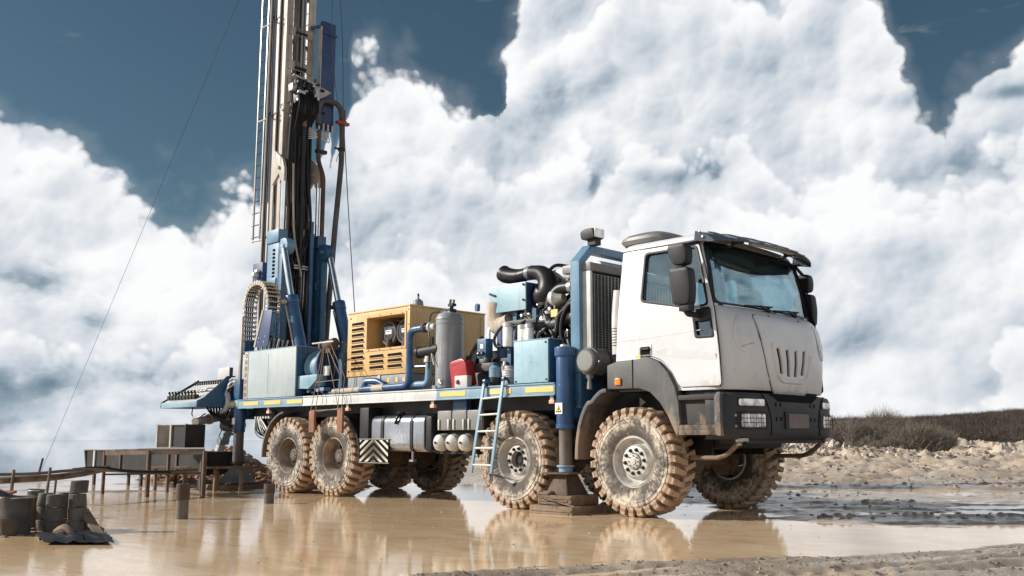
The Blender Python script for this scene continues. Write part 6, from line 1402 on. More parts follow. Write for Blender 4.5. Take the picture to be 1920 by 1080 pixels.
for k in range(8): pt('console_hose', MB().tube(smooth_path([(-9.75 + .03 * k, -1.5 + .05 * k, 1.50), (-9.55, -1.45 + .03 * k, 1.34 - .02 * k), (-9.25, -1.25, 1.24 - .015 * k), (-9.0, -.95, 1.38)], 6), .020, 7), 'hose', cs_)
pt('loop_hose', MB().tube(smooth_path([(-9.9, -1.7, 1.5), (-9.92, -1.7, 1.36), (-9.78, -1.68, 1.30), (-9.6, -1.6, 1.38)], 5), .012, 6), 'hose', cs_)
for k in range(7): pt('deck_hose', MB().tube(smooth_path([(-9.52, -1.15, 1.70 + .03 * k), (-9.40, -1.30 + .01 * k, 1.82 + .03 * k), (-9.28, -1.22, 1.92 + .02 * k), (-9.12, -1.2, 1.98)], 5), .020, 7), 'hose' if k % 3 else 'lightgrey', cs_)
pt('hose_guard', MB().tube(smooth_path([(-9.50, -1.24, 1.80), (-9.42, -1.25, 1.62), (-9.48, -1.26, 1.46), (-9.66, -1.28, 1.40)], 5), .05, 12), 'lightgrey', cs_)
# ---- tail gear: casing arm, small pump, pipes
am = empty('hydraulic_arm', (-10.5, -.6, .4), TR)
pt('upper_arm', MB().beam((-10.28, -.6, 1.45), (-10.72, -.6, .86), .13, .17, (0, 1, 0)), 'pale', am, bevel=.008)
pt('lower_arm', MB().beam((-10.70, -.6, .92), (-10.98, -.6, .50), .11, .13, (0, 1, 0)), 'lightgrey', am, bevel=.008)
pt('arm_joint', MB().tube([(-10.71, -.70, .88), (-10.71, -.50, .88)], .085, 14).tube([(-10.98, -.72, .50), (-10.98, -.48, .50)], .10, 14), 'grey', am)
pt('arm_edge', MB().beam((-10.36, -.68, 1.43), (-10.80, -.68, .86), .02, .03), 'dark', am)
pt('cross_tube', MB().tube([(-10.95, -.68, .52), (-9.35, -.75, .52)], .055, 12).tube([(-10.35, -.70, .52), (-10.30, -.70, .52)], .085, 14).tube([(-9.75, -.72, .52), (-9.68, -.72, .52)], .085, 14), 'lightgrey', am)
pt('arm_pump', MB().lathe([(0, -.1), (.08, -.1), (.12, -.04), (.12, .06), (.08, .1), (0, .1)], (-10.62, -.7, .42), 'X', 16).box((-10.75, -.78, .30), (-10.48, -.62, .36)), 'grey', am)
pt('tail_beam', MB().box((-10.45, -.75, 1.30), (-9.85, -.45, 1.46)), 'blue', bevel=.01)
pt('tail_drum', MB().tube([(-9.95, -1.0, 1.17), (-9.35, -1.0, 1.17)], .11, 18), 'fender'); pt('tail_bracket', MB().box((-9.9, -1.05, .98), (-9.45, -.9, 1.03)), 'dark'); pt('tail_bracket', MB().box((-9.7, -1.04, 1.26), (-9.6, -.9, 1.50)), 'dark')
for k in range(10): pt('loose_hose', MB().tube(smooth_path([(-8.75 + .02 * k, -1.05, 1.30), (-8.62 + .05 * k, -1.12, 1.02 + .03 * (k % 3)), (-8.45 + .03 * k, -1.0, .92 + .04 * (k % 4)), (-8.3, -.8, 1.05)], 5), .014, 6), 'hose' if k % 4 else 'lightgrey')
pt('tail_valves', MB().box((-8.75, -1.0, 1.05), (-8.2, -.7, 1.42)), 'dark', bevel=.03)
for k in range(6): pt('valve_spool', MB().tube([(-8.72 + .09 * k, -1.02, 1.30), (-8.72 + .09 * k, -1.08, 1.30)], .025, 8), 'castalu')
# ================================================================ loose things on and by the truck
def obj(name, mb, mat, label=None, cat=None, group=None, kind=None, parent=None, **k):
    o = mb.build(name, mat, parent, **k); return tag(o, label, cat, group, kind)
# fuel can leaning on the tank
jc = empty('jerrycan', (-3.05, -1.12, 1.63)); tag(jc, 'dark red plastic fuel can leaning beside the grey tank on the deck', 'fuel can')
rotc = Matrix.Translation((-3.05, -1.12, 1.64)) @ Matrix.Rotation(R(-11), 4, 'Y')
obj('can_body', MB().prism(rpoly([(-.16, 0), (.18, 0), (.18, .34), (.10, .40), (-.13, .40), (-.16, .36)], .035), lambda u, v, t: rotc @ Vector((u, t, v)), -.09, .09), 'red', parent=jc, bevel=.018)
obj('can_band', MB().prism([(-.13, .335), (.172, .335), (.165, .35), (-.13, .35)], lambda u, v, t: rotc @ Vector((u, t, v)), -.094, .094), 'red', parent=jc)
obj('can_cap', MB().tube([rotc @ Vector((.12, 0, .38)), rotc @ Vector((.15, 0, .43))], .03, 10), 'black', parent=jc)
jb = empty('junction_block', (-3.05, -1.22, 1.63)); tag(jb, 'small pale grey junction block in front of the red fuel can', 'junction block')
obj('block', MB().box((-3.12, -1.24, 1.632), (-2.86, -1.215, 1.80)).box((-2.98, -1.215, 1.632), (-2.86, -1.15, 1.80)), 'lightgrey', parent=jb, bevel=.005); obj('block_plug', MB().lathe([(0, -.03), (.025, -.025), (.035, 0)], (-3.05, -1.24, 1.71), 'Y', 10), 'rust', parent=jb)
def jar(X, Y, r, h, body, label, lid):
    j = empty('plastic_jar', (X, Y, 1.632)); tag(j, label, 'plastic jar')
    z = 1.632
    obj('jar_base', MB().lathe([(0, z), (r * .85, z), (r * .95, z + h * .08), (r * .9, z + h * .36), (0, z + h * .36)], (X, Y, 0), 'Z', 20), 'dark' if lid else 'lightgrey', parent=j)
    prof = [(0, z + h * .36)] + [(r * (1 + .06 * (k % 2)), z + h * (.37 + .055 * k)) for k in range(8)] + [(r * .72, z + h * .84), (r * .62, z + h * .88), (0, z + h * .88)]
    obj('jar_body', MB().lathe(prof, (X, Y, 0), 'Z', 14), body, parent=j)
    obj('jar_cap', MB().lathe([(0, z + h * .885), (r * .68, z + h * .885), (r * .66, z + h), (0, z + h)], (X, Y, 0), 'Z', 16), lid or 'lightgrey', parent=j)
jar(-2.44, -1.10, .082, .33, 'pale', 'blue ribbed plastic jar on the deck by the ladder top', 'navy'); jar(-2.18, -1.08, .10, .27, 'lightgrey', 'grey ribbed plastic jar between blue jar and control cabinet', None)
# ladder hooked over the deck edge
lb = empty('boarding_ladder', (-2.4, -1.4, .46)); tag(lb, 'narrow blue steel ladder hooked on the deck edge beside second wheel', 'ladder')
La, Lb = [Vector((-2.47, -1.285, 1.66)), Vector((-2.56, -1.43, .46))], [Vector((-2.10, -1.285, 1.68)), Vector((-2.18, -1.43, .455))]
for a, b_ in (La, Lb):
    obj('rail', MB().beam(a, b_, .045, .026, (0, 1, 0)), 'pale', parent=lb, bevel=.004)
    obj('hook', MB().tube(bend([a + Vector((0, 0, -.02)), a + Vector((0, .02, .06)), a + Vector((0, .10, .02)), a + Vector((0, .12, -.02))], .04), .018, 8).lathe([(0, -.025), (.03, -.02), (.03, .02), (0, .025)], a + Vector((0, .02, .04)), 'X', 10), 'blue', parent=lb)
for k in range(5):
    t = .17 + .185 * k; obj('rung', MB().tube([La[0].lerp(La[1], t), Lb[0].lerp(Lb[1], t)], .014, 8), 'lightgrey', parent=lb)
# rope sling with two boards
sg = empty('rope_sling', (-6.1, -1.38, 1.0)); tag(sg, 'rope sling with two hanging brown boards below the deck edge by rear wheels', 'rope sling')
ap = Vector((-6.28, -1.30, 2.48)); bl, br = Vector((-6.52, -1.36, 1.38)), Vector((-5.62, -1.36, 1.38))
for a, b_ in ((ap, bl), (ap + Vector((.02, 0, 0)), bl + Vector((.14, 0, 0))), (ap + Vector((.04, 0, 0)), br + Vector((-.12, 0, .0))), (bl, br), (bl + Vector((0, 0, -.03)), br + Vector((0, 0, .02))), (Vector((-6.42, -1.34, 1.84)), Vector((-5.74, -1.34, 1.86)))):
    obj('rope', MB().tube([a, b_], .0065, 6), 'rope', parent=sg)
for X in (-5.66, -5.77): obj('rope', MB().tube([Vector((X, -1.36, 1.36)), Vector((X - .02, -1.30, 1.9)), Vector((X - .45, -1.28, 2.44))], .0065, 6), 'rope', parent=sg)
obj('spreader', MB().tube([(-6.62, -1.30, 2.50), (-6.02, -1.30, 2.50)], .014, 8), 'lightgrey', parent=sg)
for X0_, z0_, wd in ((-6.51, 1.02, .15), (-5.72, 1.0, .14)):
    obj('board', MB().box((X0_, -1.40, z0_), (X0_ + wd, -1.36, 1.37)), 'brownwood', parent=sg, bevel=.006)
# timbers under the jacks
for nm, lo, hi, lab in (('timber_block', (-1.33, -1.44, .103), (-.78, -.90, .222), 'squared timber block directly under the front jack foot'), ('timber_block', (-1.38, -1.54, -.04), (-.68, -.86, .100), 'wide muddy timber pad under the block of the front jack, in the water')):
    t = obj(nm, MB().box(lo, hi), 'wood', lab, 'timber block', bevel=.012)
    for k in range(3):
        y = lo[1] - .004; obj('plank_edge', MB().box((lo[0] + .02, y - .006, lo[2] + .008 + k * .033), (hi[0] - .015 - .04 * (k % 2), y, lo[2] + .034 + k * .033)), 'wood', parent=t, bevel=.003)
obj('timber_block', MB().box((-9.62, -1.62, -.03), (-8.72, -.8, .098)), 'wood', 'dark sleeper timber under the rear jack foot', 'timber block', bevel=.012)
obj('mud_scrap', MB().cbox((-1.24, -1.40, .236), (.20, .10, .03)).cbox((-1.20, -1.38, .25), (.12, .08, .035)), 'wood', 'clod of straw and mud on the front jack timber', 'mud', kind='stuff', bevel=.01)
for k, (a, b_) in enumerate((((-1.34, -1.47, .225), (-.76, -1.47, .11)), ((-1.25, -1.475, .20), (-.62, -1.55, .105)))): obj('splinter', MB().beam(a, b_, .025, .012), 'wood', ('long split batten slanting down across the front jack timbers', 'short split batten crossing the front jack timbers lower down')[k], 'batten')

# ---- pipe stubs standing in the water
def stub(x, y, r, h, label):
    o = empty('pipe_stub', (x, y, 0)); tag(o, label, 'pipe stub')
    obj('pipe', MB().lathe([(r * .78, h - .05), (r * .82, h), (r, h), (r, -.12)], (x, y, 0), 'Z', 28), 'rustgrey', parent=o)
    obj('collar', MB().lathe([(r, h * .99), (r * 1.10, h * .98), (r * 1.10, h * .55), (r, h * .53)], (x, y, 0), 'Z', 28), 'rust', parent=o)
stub(-3.60, -5.03, .070, .40, 'taller rusty pipe stub with collar standing alone in the water'); stub(-5.25, -2.87, .072, .275, 'short pipe stub standing in water by the rearmost wheel')

# ---- steel table over the water
tb = empty('work_table', (-8.4, -2.9, 0)); tag(tb, 'rough steel and plank table on thin legs behind the truck', 'table')
A, B_, C_, D_ = Vector((-9.42, -3.50, .70)), Vector((-7.98, -3.40, .73)), Vector((-7.12, -2.90, .73)), Vector((-8.9, -2.0, .70))
obj('tabletop', MB().add([A, B_, C_, D_, A + Vector((0, 0, .035)), B_ + Vector((0, 0, .035)), C_ + Vector((0, 0, .035)), D_ + Vector((0, 0, .035))], [(3, 2, 1, 0), (4, 5, 6, 7), (0, 1, 5, 4), (1, 2, 6, 5), (2, 3, 7, 6), (3, 0, 4, 7)]), 'wood', parent=tb, bevel=.006)
for p_, w_ in ((A, .045), (B_, .055), (C_, .055), (D_, .04), (A.lerp(D_, .65), .045)):
    obj('leg', MB().box((p_.x - w_ / 2, p_.y - w_ / 2, -.1), (p_.x + w_ / 2, p_.y + w_ / 2, p_.z)), 'rust', parent=tb)
obj('apron', MB().beam(A + Vector((0, 0, -.03)), B_ + Vector((0, 0, -.03)), .03, .06).beam(B_ + Vector((0, 0, -.03)), C_ + Vector((0, 0, -.03)), .03, .06), 'rust', parent=tb)
for a, b_ in ((A + Vector((.0, 0, -.38)), D_ + Vector((0, 0, -.38))), (D_ + Vector((0, 0, -.4)), C_ + Vector((0, 0, -.4)))): obj('brace', MB().beam(a, b_, .03, .03), 'rust', parent=tb)
# box on the table
bxo = empty('settling_box', (-9.35, -2.25, .74)); tag(bxo, 'dark two-chamber steel box with pale edges standing on the table', 'steel box')
bM = Matrix.Translation((-9.42, -2.35, .76)) @ Matrix.Rotation(R(8), 4, 'Z')
def bb(lo, hi): return MB().box(lo, hi, bM)
obj('back_wall', bb((-.40, .38, 0), (.42, .40, .40)), 'dark', parent=bxo); obj('floor', bb((-.40, 0, 0), (.42, .38, .02)), 'rust', parent=bxo)
obj('chamber_wall', bb((.03, .02, .02), (.42, .04, .39)), 'dark', parent=bxo)
for X in (-.42, -.005, .42): obj('edge_plate', bb((X - .012, -.01, 0), (X + .03, .40, .41)), 'cream' if X < .2 else 'dark', parent=bxo)
obj('top_rim', bb((-.43, -.012, .40), (.45, .03, .42)), 'cream', parent=bxo)
obj('outlet_pipe', MB().tube([(-10.35, -.62, 1.385), (-9.75, -1.72, 1.23)], .075, 18).tube([(-9.98, -1.29, 1.292), (-9.95, -1.345, 1.284)], .10, 18), 'cream', 'thick cream pipe running from the rig tail to the steel box', 'pipe')
# mud trough behind the table
tg = empty('mud_trough', (-11.5, -1.4, .3)); tag(tg, 'long low dark steel mud trough behind the table', 'trough')
tM = Matrix.Translation((-11.4, -1.6, .26)) @ Matrix.Rotation(R(9), 4, 'Z')
obj('near_side', MB().box((-1.75, -.45, 0), (1.95, -.42, .42), tM), 'dark', parent=tg); obj('far_side', MB().box((-1.75, .45, 0), (1.95, .48, .42), tM), 'dark', parent=tg)
obj('end_wall', MB().prism([(-.45, 0), (.48, 0), (.48, .42), (-.45, .42)], lambda u, v, t: tM @ Vector((-1.78 + t - .10 * v / .4, u, v)), 0, .03), 'rust', parent=tg); obj('end_wall', MB().box((1.951, -.45, 0), (1.98, .48, .42), tM), 'dark', parent=tg)
obj('floor', MB().box((-1.75, -.42, 0), (1.95, .45, .02), tM), 'dark', parent=tg); obj('rim', MB().box((-1.85, -.47, .421), (2.0, -.40, .44), tM), 'wood', parent=tg)
for k in range(4): obj('stiffener', MB().box((-1.5 + k * .9, -.475, .0), (-1.45 + k * .9, -.451, .42), tM), 'lightgrey' if k == 0 else 'rust', parent=tg)
for X in (-1.6, 0.0, 1.8): obj('leg', MB().box((X, -.40, -.45), (X + .05, -.35, 0), tM).box((X, .38, -.45), (X + .05, .43, 0), tM), 'rust', parent=tg)
bh = empty('bench', (-9.1, -1.75, 0)); tag(bh, 'low plank bench with tan top under the trough end', 'bench')
obj('bench_top', MB().beam((-10.0, -2.35, .40), (-8.2, -1.35, .42), .35, .04), 'wood', parent=bh, bevel=.005)
for p_ in ((-9.85, -2.38), (-9.5, -2.0), (-8.8, -1.78), (-8.4, -1.5), (-8.95, -1.65)): obj('leg', MB().box((p_[0] - .025, p_[1] - .025, -.1), (p_[0] + .025, p_[1] + .025, .39)), 'wood', parent=bh)
# board stack seen past the rear jack
obj('steel_sheet', MB().beam((-10.9, -.55, .33), (-10.1, -.9, .36), .45, .02), 'lightgrey', 'pale grey steel sheet lying by the hydraulic arm', 'steel sheet')
ob = obj('oil_drum', MB().lathe([(0, .0), (.28, .0), (.29, .02), (.28, .04), (.28, .28), (.295, .30), (.28, .32), (.28, .58), (.295, .60), (.28, .62), (.28, .86), (.29, .88), (.0, .86)], (-9.9, 1.2, -.02), 'Z', 28), 'rust', 'rusty drum standing behind the rear wheels', 'drum')
obj('steel_post', MB().box((-8.62, -.20, -.1), (-8.5, -.08, 1.25)), 'rustgrey', 'upright steel post between the rear jack and rear wheel', 'post')

# ---- left foreground: drums, short cylinders, stakes
def pail(x, y, r, h, mat, name, label, cat, z=0.0, tilt=None, group=None, open_=True):
    e = empty(name, (x, y, z)); tag(e, label, cat, group)
    prof = ([(0, .02), (r * .9, .02), (r * .93, h - .01)] if open_ else [(0, h - .006)]) + [(r, h), (r * 1.01, h * .97), (r * .98, h * .94), (r * .97, h * .5), (r * 1.0, h * .48), (r * .97, h * .46), (r * .95, 0), (0, 0)]
    M4 = Matrix.Rotation(tilt[0], 4, tilt[1]) if tilt else None
    obj('shell', MB().lathe(prof, (x, y, z), 'Z', 28, M4=M4), mat, parent=e)
    ringp = [(r * 1.0, h * .985), (r * 1.03, h * .97), (r * 1.0, h * .95)]
    obj('rim', MB().lathe(ringp, (x, y, z), 'Z', 28, M4=M4), 'lightgrey' if mat != 'rust' else 'rust', parent=e); return e
GP = 'grey clay cylinders stacked at the water edge'
def cyl(px_r, f, z, r, h, label):
    q = G(px_r, f); o = obj('clay_cylinder', MB().lathe([(0, z + h - .004), (r * .93, z + h - .004), (r, z + h - .012), (r * .99, z + .012), (r * .95, z + .003), (0, z + .003)], q, 'Z', 24), 'concrete', label, 'cylinder', GP); return o
def rf(px, f): return (px - 960) / 1792.0 * f
# three-high stacks: pixel column, distance, levels
H_ = .131
stack = [(103, 9.9, 3, 'leftmost stack beside the dark drum', .072), (120, 9.62, 3, 'second stack from the left', .083), (139, 9.95, 3, 'stack set back between two nearer stacks', .075), (162, 9.75, 4, 'rightmost and tallest stack', .083)]
for px, f, n_, nm, r in stack:
    for lv in range(n_):
        pos_ = ('bottom', 'second', 'third', 'topmost')[lv] if n_ == 4 else ('bottom', 'middle', 'top')[lv]
        cyl(rf(px, f) + .006 * (lv % 2), f + .01 * lv, -.02 + lv * H_, r + .004 * ((lv + int(px)) % 2), H_, pos_ + ' grey cylinder of the ' + nm)
q = G(rf(49, 9.45), 9.45); pail(q.x, q.y, .165, .385, 'oldpipe', 'steel_drum', 'large dark dented drum in front of the grey cylinders at left', 'drum', -.02)
q = G(rf(-2, 9.6), 9.6); pail(q.x, q.y, .125, .36, 'rust', 'steel_drum', 'reddish rusty drum cut off by the left picture edge', 'drum', -.02)
q = G(rf(86, 11.2), 11.2); pail(q.x, q.y, .095, .36, 'concrete', 'clay_pail', 'tan pail standing behind the dark drum', 'pail', -.02)
q = G(rf(52, 10.9), 10.9); pail(q.x, q.y, .135, .30, 'oldpipe', 'tipped_bucket', 'tipped bucket with its dark mouth showing behind the drum', 'bucket', .12, (R(62), 'X'))
for px, f, r, h, nm in ((10, 9.95, .075, .30, 'dark stump behind the reddish drum at the left edge'), (70, 9.9, .06, .27, 'narrow dark stump just right of the dark drum'), (80, 10.25, .075, .33, 'dark stump between the tan pail and the left stack'), (182, 9.95, .045, .13, 'low dark stump at the right foot of the tallest stack')):
    q = G(rf(px, f), f, -.02); obj('pipe_stump', MB().lathe([(r * .75, h - .03), (r * .8, h), (r, h), (r * .97, h * .5), (r, 0)], q, 'Z', 20), 'rust', nm, 'stump')
def stake(px, f, z0, z1, w_, lean, label):
    a, b_ = G(rf(px, f), f, z0), G(rf(px + lean, f), f, z1); return obj('wooden_stake', MB().beam(a, b_, w_, w_ * .8, (0, 1, 0)), 'wood', label, 'stake', 'stakes in the mud at left', bevel=.004)
stake(40, 13.2, -.05, .50, .042, 2, 'left upright stake carrying the long rail'); stake(103, 11.8, -.05, .57, .032, 6, 'thin leaning stake just right of the tan pail'); stake(119, 14.0, -.05, .38, .035, 2, 'short pale stake farther back beneath the rail')
# long rails lying on the stakes
def rail(pts, r, label, mat='wood'): return obj('long_rail', MB().tube(smooth_path([G(rf(a, f), f, z) for a, f, z in pts], 5), r, 8), mat, label, 'rail')
rail([(-120, 13.0, .30), (0, 13.2, .345), (60, 13.3, .37), (120, 13.6, .385), (180, 14.2, .43), (215, 15.0, .47)], .045, 'thick dark rail lying across the stakes at left'); rail([(-120, 13.4, .42), (60, 13.8, .42), (140, 14.0, .46), (195, 14.3, .47), (300, 15.4, .40), (380, 16.2, .40)], .022, 'thin upper pole running along the thick rail to the table', 'rustgrey')
rail([(150, 14.2, .47), (200, 14.4, .49), (260, 14.8, .42), (330, 15.6, .38)], .022, 'loose black hose drooping over the end of the rails', 'hose')
obj('plank', MB().beam(G(rf(176, 9.9), 9.9, .20), G(rf(210, 9.3), 9.3, -.01), .09, .025), 'wood', 'broken plank leaning off the cylinder stack into the water', 'plank')
obj('plank', MB().beam(G(rf(0, 12.2), 12.2, .17), G(rf(42, 12.6), 12.6, .24), .14, .03), 'brownwood', 'upper brown board behind the reddish drum at the left edge', 'board')
obj('plank', MB().beam(G(rf(-10, 11.7), 11.7, .10), G(rf(28, 12.0), 12.0, .19), .12, .03), 'brownwood', 'lower brown board behind the reddish drum at the left edge', 'board')
# crumpled black sheet
sh = MB(); rows = []
for i in range(12):
    rows.append([G(rf(80 + 11 * k, 9.25 - .09 * i), 9.35 - .075 * i - .0 * k, .015 + .06 * abs(math.sin(i * 1.3 + k * 1.9)) * (1 - abs(k - 6) / 8) * (1 if 1 < i < 10 else .2) + .02 * rng.random()) for k in range(13)])
obj('plastic_sheet', sh.sheet(rows), 'black', 'crumpled black plastic sheet in the water by the stacks', 'plastic sheet', solid=.004)
obj('driftwood', MB().tube(smooth_path([G(rf(128, 9.1), 9.1, .06), G(rf(145, 9.0), 9.0, .10), G(rf(160, 8.95), 8.95, .05)], 4), [.03, .035, .04, .04, .04, .03, .03, .025, .02][:9], 8), 'wood', 'lump of dark driftwood on the black plastic sheet', 'driftwood')

def dent(o, amt, seed):
    me = o.data; co = np.empty(len(me.vertices) * 3, np.float32); me.vertices.foreach_get('co', co); co = co.reshape(-1, 3)
    d_ = fbm(co[:, 0] * 9 + seed, co[:, 1] * 9 + co[:, 2] * 7, 3, seed) - .5
    c = co.mean(0); v = co - c; v[:, 2] *= .3; co += v * (d_ * amt)[:, None]; me.vertices.foreach_set('co', co.ravel()); me.update()
for o in list(COL.objects):
    if o.name.split('.')[0] in ('clay_cylinder',) or (o.parent and o.parent.name.split('.')[0] in ('steel_drum', 'clay_pail', 'tipped_bucket')): dent(o, .55, 5 + len(o.name))
# ---- rubble
def raw_mesh(name, V_, F_):
    me = bpy.data.meshes.new(name); V_ = np.asarray(V_, np.float32); F_ = np.asarray(F_, np.int32); m = F_.shape[1]
    me.vertices.add(len(V_)); me.vertices.foreach_set('co', V_.ravel()); me.loops.add(F_.size); me.loops.foreach_set('vertex_index', F_.ravel())
    me.polygons.add(len(F_)); me.polygons.foreach_set('loop_start', np.arange(0, F_.size, m, dtype=np.int32)); me.polygons.foreach_set('loop_total', np.full(len(F_), m, np.int32)); me.update(); return me
def rocks(name, n, place, smin, smax, mat, label, cat):
    ico = bmesh.new(); bmesh.ops.create_icosphere(ico, subdivisions=1, radius=1); bv = np.array([v.co[:] for v in ico.verts]); bf = [tuple(v.index for v in f.verts) for f in ico.faces]; ico.free()
    bf = np.array(bf); pk = [place(i) for i in range(n)]
    if len(pk[0]) == 5:                                     # right, ahead, lift, size factor, least height
        g = np.array(pk); r, f = g[:, 0], g[:, 1]; z = height(r, f); K = g[:, 3]; zz = np.where(z > g[:, 4], z + g[:, 2], -.5)
        C = np.stack([CAM.x + RT.x * r + FW.x * f, CAM.y + RT.y * r + FW.y * f, zz], 1)
    else: C = np.array([q[0] for q in pk], float); K = np.array([q[1] for q in pk], float)
    sz = (smin + (smax - smin) * rng.random(n) ** 2.2) * K; a = rng.uniform(0, 6.28, n); ca, sa = np.cos(a)[:, None], np.sin(a)[:, None]
    v = bv[None] * (1 + rng.uniform(-.32, .32, (n, len(bv), 1))) * np.stack([np.ones(n), rng.uniform(.6, 1, n), rng.uniform(.45, .8, n)], 1)[:, None, :] * sz[:, None, None]
    v = np.stack([v[..., 0] * ca - v[..., 1] * sa, v[..., 0] * sa + v[..., 1] * ca, v[..., 2]], -1) + C[:, None, :]
    me = raw_mesh(name, v.reshape(-1, 3), (bf[None] + (np.arange(n) * len(bv))[:, None, None]).reshape(-1, 3)); o = link(name, me, mat, None, 25); return tag(o, label, cat, kind='stuff')
def clay_mat(name, a, b_, rough=.75, sc=6):
    m, t, b = newmat(name); p = pos(t); n = t.smooth(t.noise(p, sc, 6, .65), .25, .75)
    t.put(b.inputs['Base Color'], t.mix(n, a, b_)); b.inputs['Roughness'].default_value = rough; bump(t, b, t.noise(p, 30, 5, .65), .6, .02); return m
M['clay_red'] = clay_mat('red_spoil', (.17, .085, .048), (.36, .22, .14)); M['clay_tan'] = clay_mat('tan_clods', (.085, .066, .052), (.40, .335, .27), .45)
def on_ground(r, f, dz=0.0):
    z = float(height(np.array([r]), np.array([f]))[0]); q = G(r, f, z + dz); return (q.x, q.y, q.z)
def mound(i):
    u, v = rng.uniform(-1, 1), rng.uniform(-1, 1); hgt = max(0, 1 - abs(u) ** 1.6) * max(0, 1 - abs(v)); q = Vector((-12.6 + 2.0 * u, .5 + 1.2 * v, -.05 + .78 * hgt)); return (q.x, q.y, q.z), 1
rocks('spoil_heap', 900, mound, .05, .17, 'clay_red', 'heap of red brown drill spoil behind the rig tail', 'spoil heap')
def mound2(i):
    u, v = rng.uniform(-1, 1), rng.uniform(-1, 1); hgt = max(0, 1 - abs(u)) * max(0, 1 - abs(v)); return (-9.4 + 1.7 * u, .55 + .9 * v, -.05 + .34 * hgt), 1
rocks('spoil_clods', 420, mound2, .04, .15, 'clay_red', 'dark broken clods around the rear jack', 'clods')
def bankf(i):
    r = rng.uniform(4, 17) if rng.random() < .65 else rng.uniform(-6, 5); f = 34 + 5 * math.sin(r * .11) + rng.normal(0, 2.6) - 1.2; return r, f, .02, 1.0, -9
rocks('bank_clods', 3400, bankf, .03, .14, 'clay_tan', 'broken clods heaped along the spoil bank on the right', 'clods')
def fieldf(i):
    f = 11 + 60 * rng.random() ** 1.5; r = rng.uniform(.10, .60) * f; return r, f, -.004, min(1.3, .30 + f / 42), .03
rocks('field_clods', 6500, fieldf, .015, .10, 'clay_tan', 'mud clods strewn over the wet field on the right', 'clods')
def foref(i):
    f = rng.uniform(6.1, 8.6); r = rng.uniform(-1.6, .56 * f); return r, f, -.002, 1, .002
rocks('mud_crumbs', 3800, foref, .004, .022, 'clay_tan', 'small crumbs of mud on the bank in the foreground', 'crumbs')
def propf(i):
    px = rng.uniform(-30, 215); f = 9.75 + rng.normal(0, .42); return G(rf(px, f), f, -.03 + .03 * rng.random()), 1
rocks('mud_lumps', 420, propf, .012, .055, 'wood', 'dark mud lumps around the drums at the water edge', 'mud lumps')
def pudf(i):
    f = rng.uniform(7.2, 12.5); r = rng.uniform(-2.6, 3.2); q = G(r, f, -.003); return tuple(q), 1
rocks('floating_crumbs', 700, pudf, .004, .014, 'clay_tan', 'crumbs of mud breaking the puddle surface', 'crumbs')

# ---- bare winter brush
M['twig'] = clay_mat('bare_twigs', (.085, .068, .055), (.24, .20, .165), .9); M['twig_far'] = clay_mat('far_brush', (.030, .023, .018), (.085, .066, .052), .95, .12); M['twig_pale'] = clay_mat('pale_twigs', (.30, .25, .19), (.42, .36, .28), .9)
def twigs(clumps, n_per, seglen, spread, width):
    """bundles of thin tapering twigs fanning up from each clump foot"""
    C = np.repeat(np.array([c for c, h, r in clumps], float), n_per, 0); H = np.repeat([h for c, h, r in clumps], n_per); RD = np.repeat([r for c, h, r in clumps], n_per)
    n = len(C); a = rng.uniform(0, 2 * math.pi, n); up = rng.uniform(0, .62, n) * H; lean = np.abs(rng.normal(0, spread, n)); L = (H * 1.02 - up) * rng.uniform(.45, 1.0, n) * np.sqrt(np.cos(np.minimum(1.2, lean)))
    q = C + np.stack([rng.normal(0, 1, n) * RD * .4, rng.normal(0, 1, n) * RD * .4, up - .05], 1)
    d = np.stack([np.cos(a) * np.sin(lean), np.sin(a) * np.sin(lean), np.cos(lean)], 1)
    sv = np.stack([np.cos(a + 1.3), np.sin(a + 1.3), np.full(n, .2)], 1); sv = np.cross(d, sv); sv /= np.linalg.norm(sv, axis=1)[:, None] + 1e-6
    rows = []
    for k in range(4):
        wd = width * (1 - .28 * k); rows += [q - sv * wd, q + sv * wd]
        d = d + rng.normal(0, .34, (n, 3)); d[:, 2] = np.abs(d[:, 2]) * .9 + .06; d /= np.linalg.norm(d, axis=1)[:, None]; q = q + d * (L / 3)[:, None]
    V_ = np.stack(rows, 1).reshape(-1, 3); o = np.arange(n)[:, None, None] * 8
    F_ = (o + np.array([[2 * k, 2 * k + 1, 2 * k + 3, 2 * k + 2] for k in range(3)])[None]).reshape(-1, 4)
    return V_, F_
def brush(name, clumps, n_per, spread, width, mat, parent=None):
    V_, F_ = twigs(clumps, n_per, 1, spread, width); return link(name, raw_mesh(name, V_, F_), mat, parent, 180)
def bush_at(px, f, wpx, hpx, label, base_y=None, group='bare bushes behind the spoil bank'):
    r = rf(px, f); w_ = wpx / 1792 * f; h_ = hpx / 1792 * f * 1.2
    c0 = on_ground(r, f); e = empty('bare_bush', c0); tag(e, label, 'bush', group)
    cl = []
    for i in range(22):
        u = rng.uniform(-1, 1); rr = r + u * w_ * .5; ff = f + rng.uniform(-.35, .35) * w_; p = on_ground(rr, ff)
        cl.append((p, h_ * (1 - .62 * u * u) * rng.uniform(.75, 1.05), w_ * .10))
    brush('branches', cl, 460, .80, .0065 * f / 40, 'twig', e)
    brush('pale_stems', [(on_ground(r + rng.uniform(-.3, .3) * w_, f - .3 * w_), h_ * .55, w_ * .1) for k in range(3)], 14, .6, .011 * f / 40, 'twig_pale', e)
bush_at(1600, 47, 120, 62, 'bare brown bush just right of the bumper behind the bank')
bush_at(1700, 44, 150, 66, 'widest bare bush with pale stems at its foot, right of centre bank')
bush_at(1545, 56, 90, 60, 'bare bush half hidden behind the truck bumper')
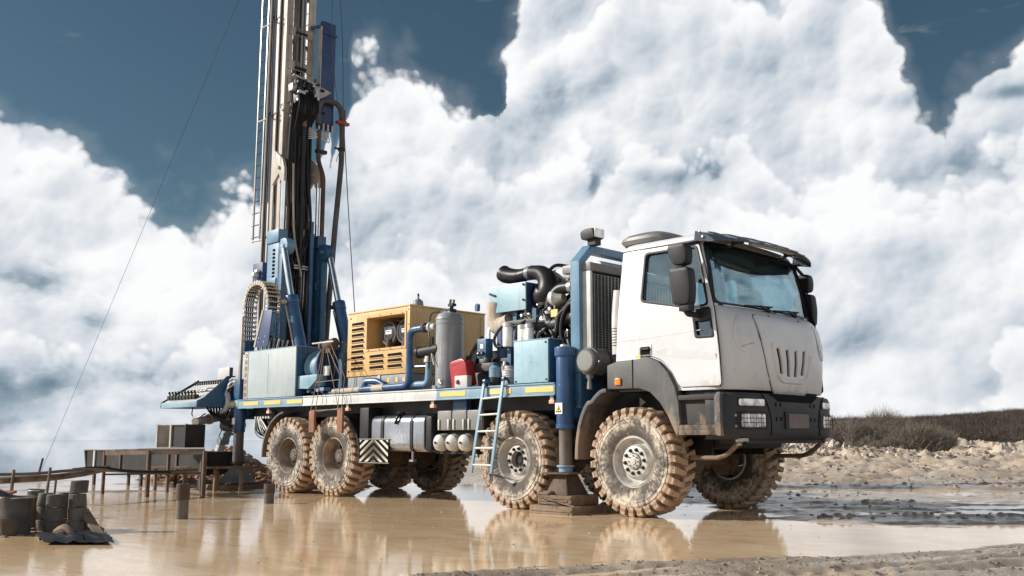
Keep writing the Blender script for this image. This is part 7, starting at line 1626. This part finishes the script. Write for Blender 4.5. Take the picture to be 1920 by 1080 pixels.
bush_at(1660, 58, 110, 62, 'taller bare bush behind the widest one')
bush_at(1752, 50, 70, 38, 'low dark bush at the right end of the near clump')
bush_at(1630, 66, 130, 54, 'distant bush topping the near thicket'); bush_at(1500, 70, 70, 52, 'small distant bush seen past the cab corner')
far_cl = []
for i in range(620):
    f = rng.uniform(88, 150); r = rng.uniform(.31, .66) * f; u = float(fbm(np.array([r * .07]), np.array([f * .07]), 3, 5)[0])
    far_cl.append((on_ground(r, f), rng.uniform(.9, 1.5) * (.5 + 1.5 * u), 2.2))
tag(brush('far_thicket', far_cl, 170, .80, .020, 'twig_far'), 'dark brown leafless thicket covering the low ground at right', 'thicket', kind='stuff')
far_cl = []
for i in range(1100):
    f = rng.uniform(150, 420); r = rng.uniform(.20, .66) * f; u = float(fbm(np.array([r * .03]), np.array([f * .03]), 3, 6)[0])
    far_cl.append((on_ground(r, f), rng.uniform(1.6, 2.8) * (.6 + 1.4 * u), 4.0))
tag(brush('far_wood', far_cl, 140, .80, .042, 'twig_far'), 'far leafless wood along the low hill on the right', 'wood', kind='stuff')

# ---- wires
M['wire'] = paint('wire_rope', (.05, .05, .052), grime=.2, rough=.6)
obj('guy_wire', MB().tube([(-19.49, -.92, -.05), (-9.9, -.3, 12.35)], .0042, 5), 'wire', 'thin guy wire from the mast top down to the left shore', 'guy wire')
obj('guy_anchor', MB().tube([(-19.55, -.95, -.2), (-19.42, -.88, .42)], .03, 8), 'rust', 'short iron peg anchoring the guy wire at the shore', 'peg')
obj('winch_wire', MB().tube(smooth_path([(-8.95, .36, 12.4), (-8.8, .62, 9.6), (-8.75, .70, 7.6), (-8.3, .55, 5.6), (-7.2, .0, 3.02)], 6), .010, 5), 'wire', 'dark wire hanging in front of the blue panel to the deck', 'wire')
obj('tie_wire', MB().tube(smooth_path([(-9.02, .62, 12.4), (-9.05, .55, 9.5), (-8.98, .80, 7.2), (-8.98, .72, 6.6)], 6), .007, 5), 'wire', 'thin cable beside the blue panel up the mast', 'cable')
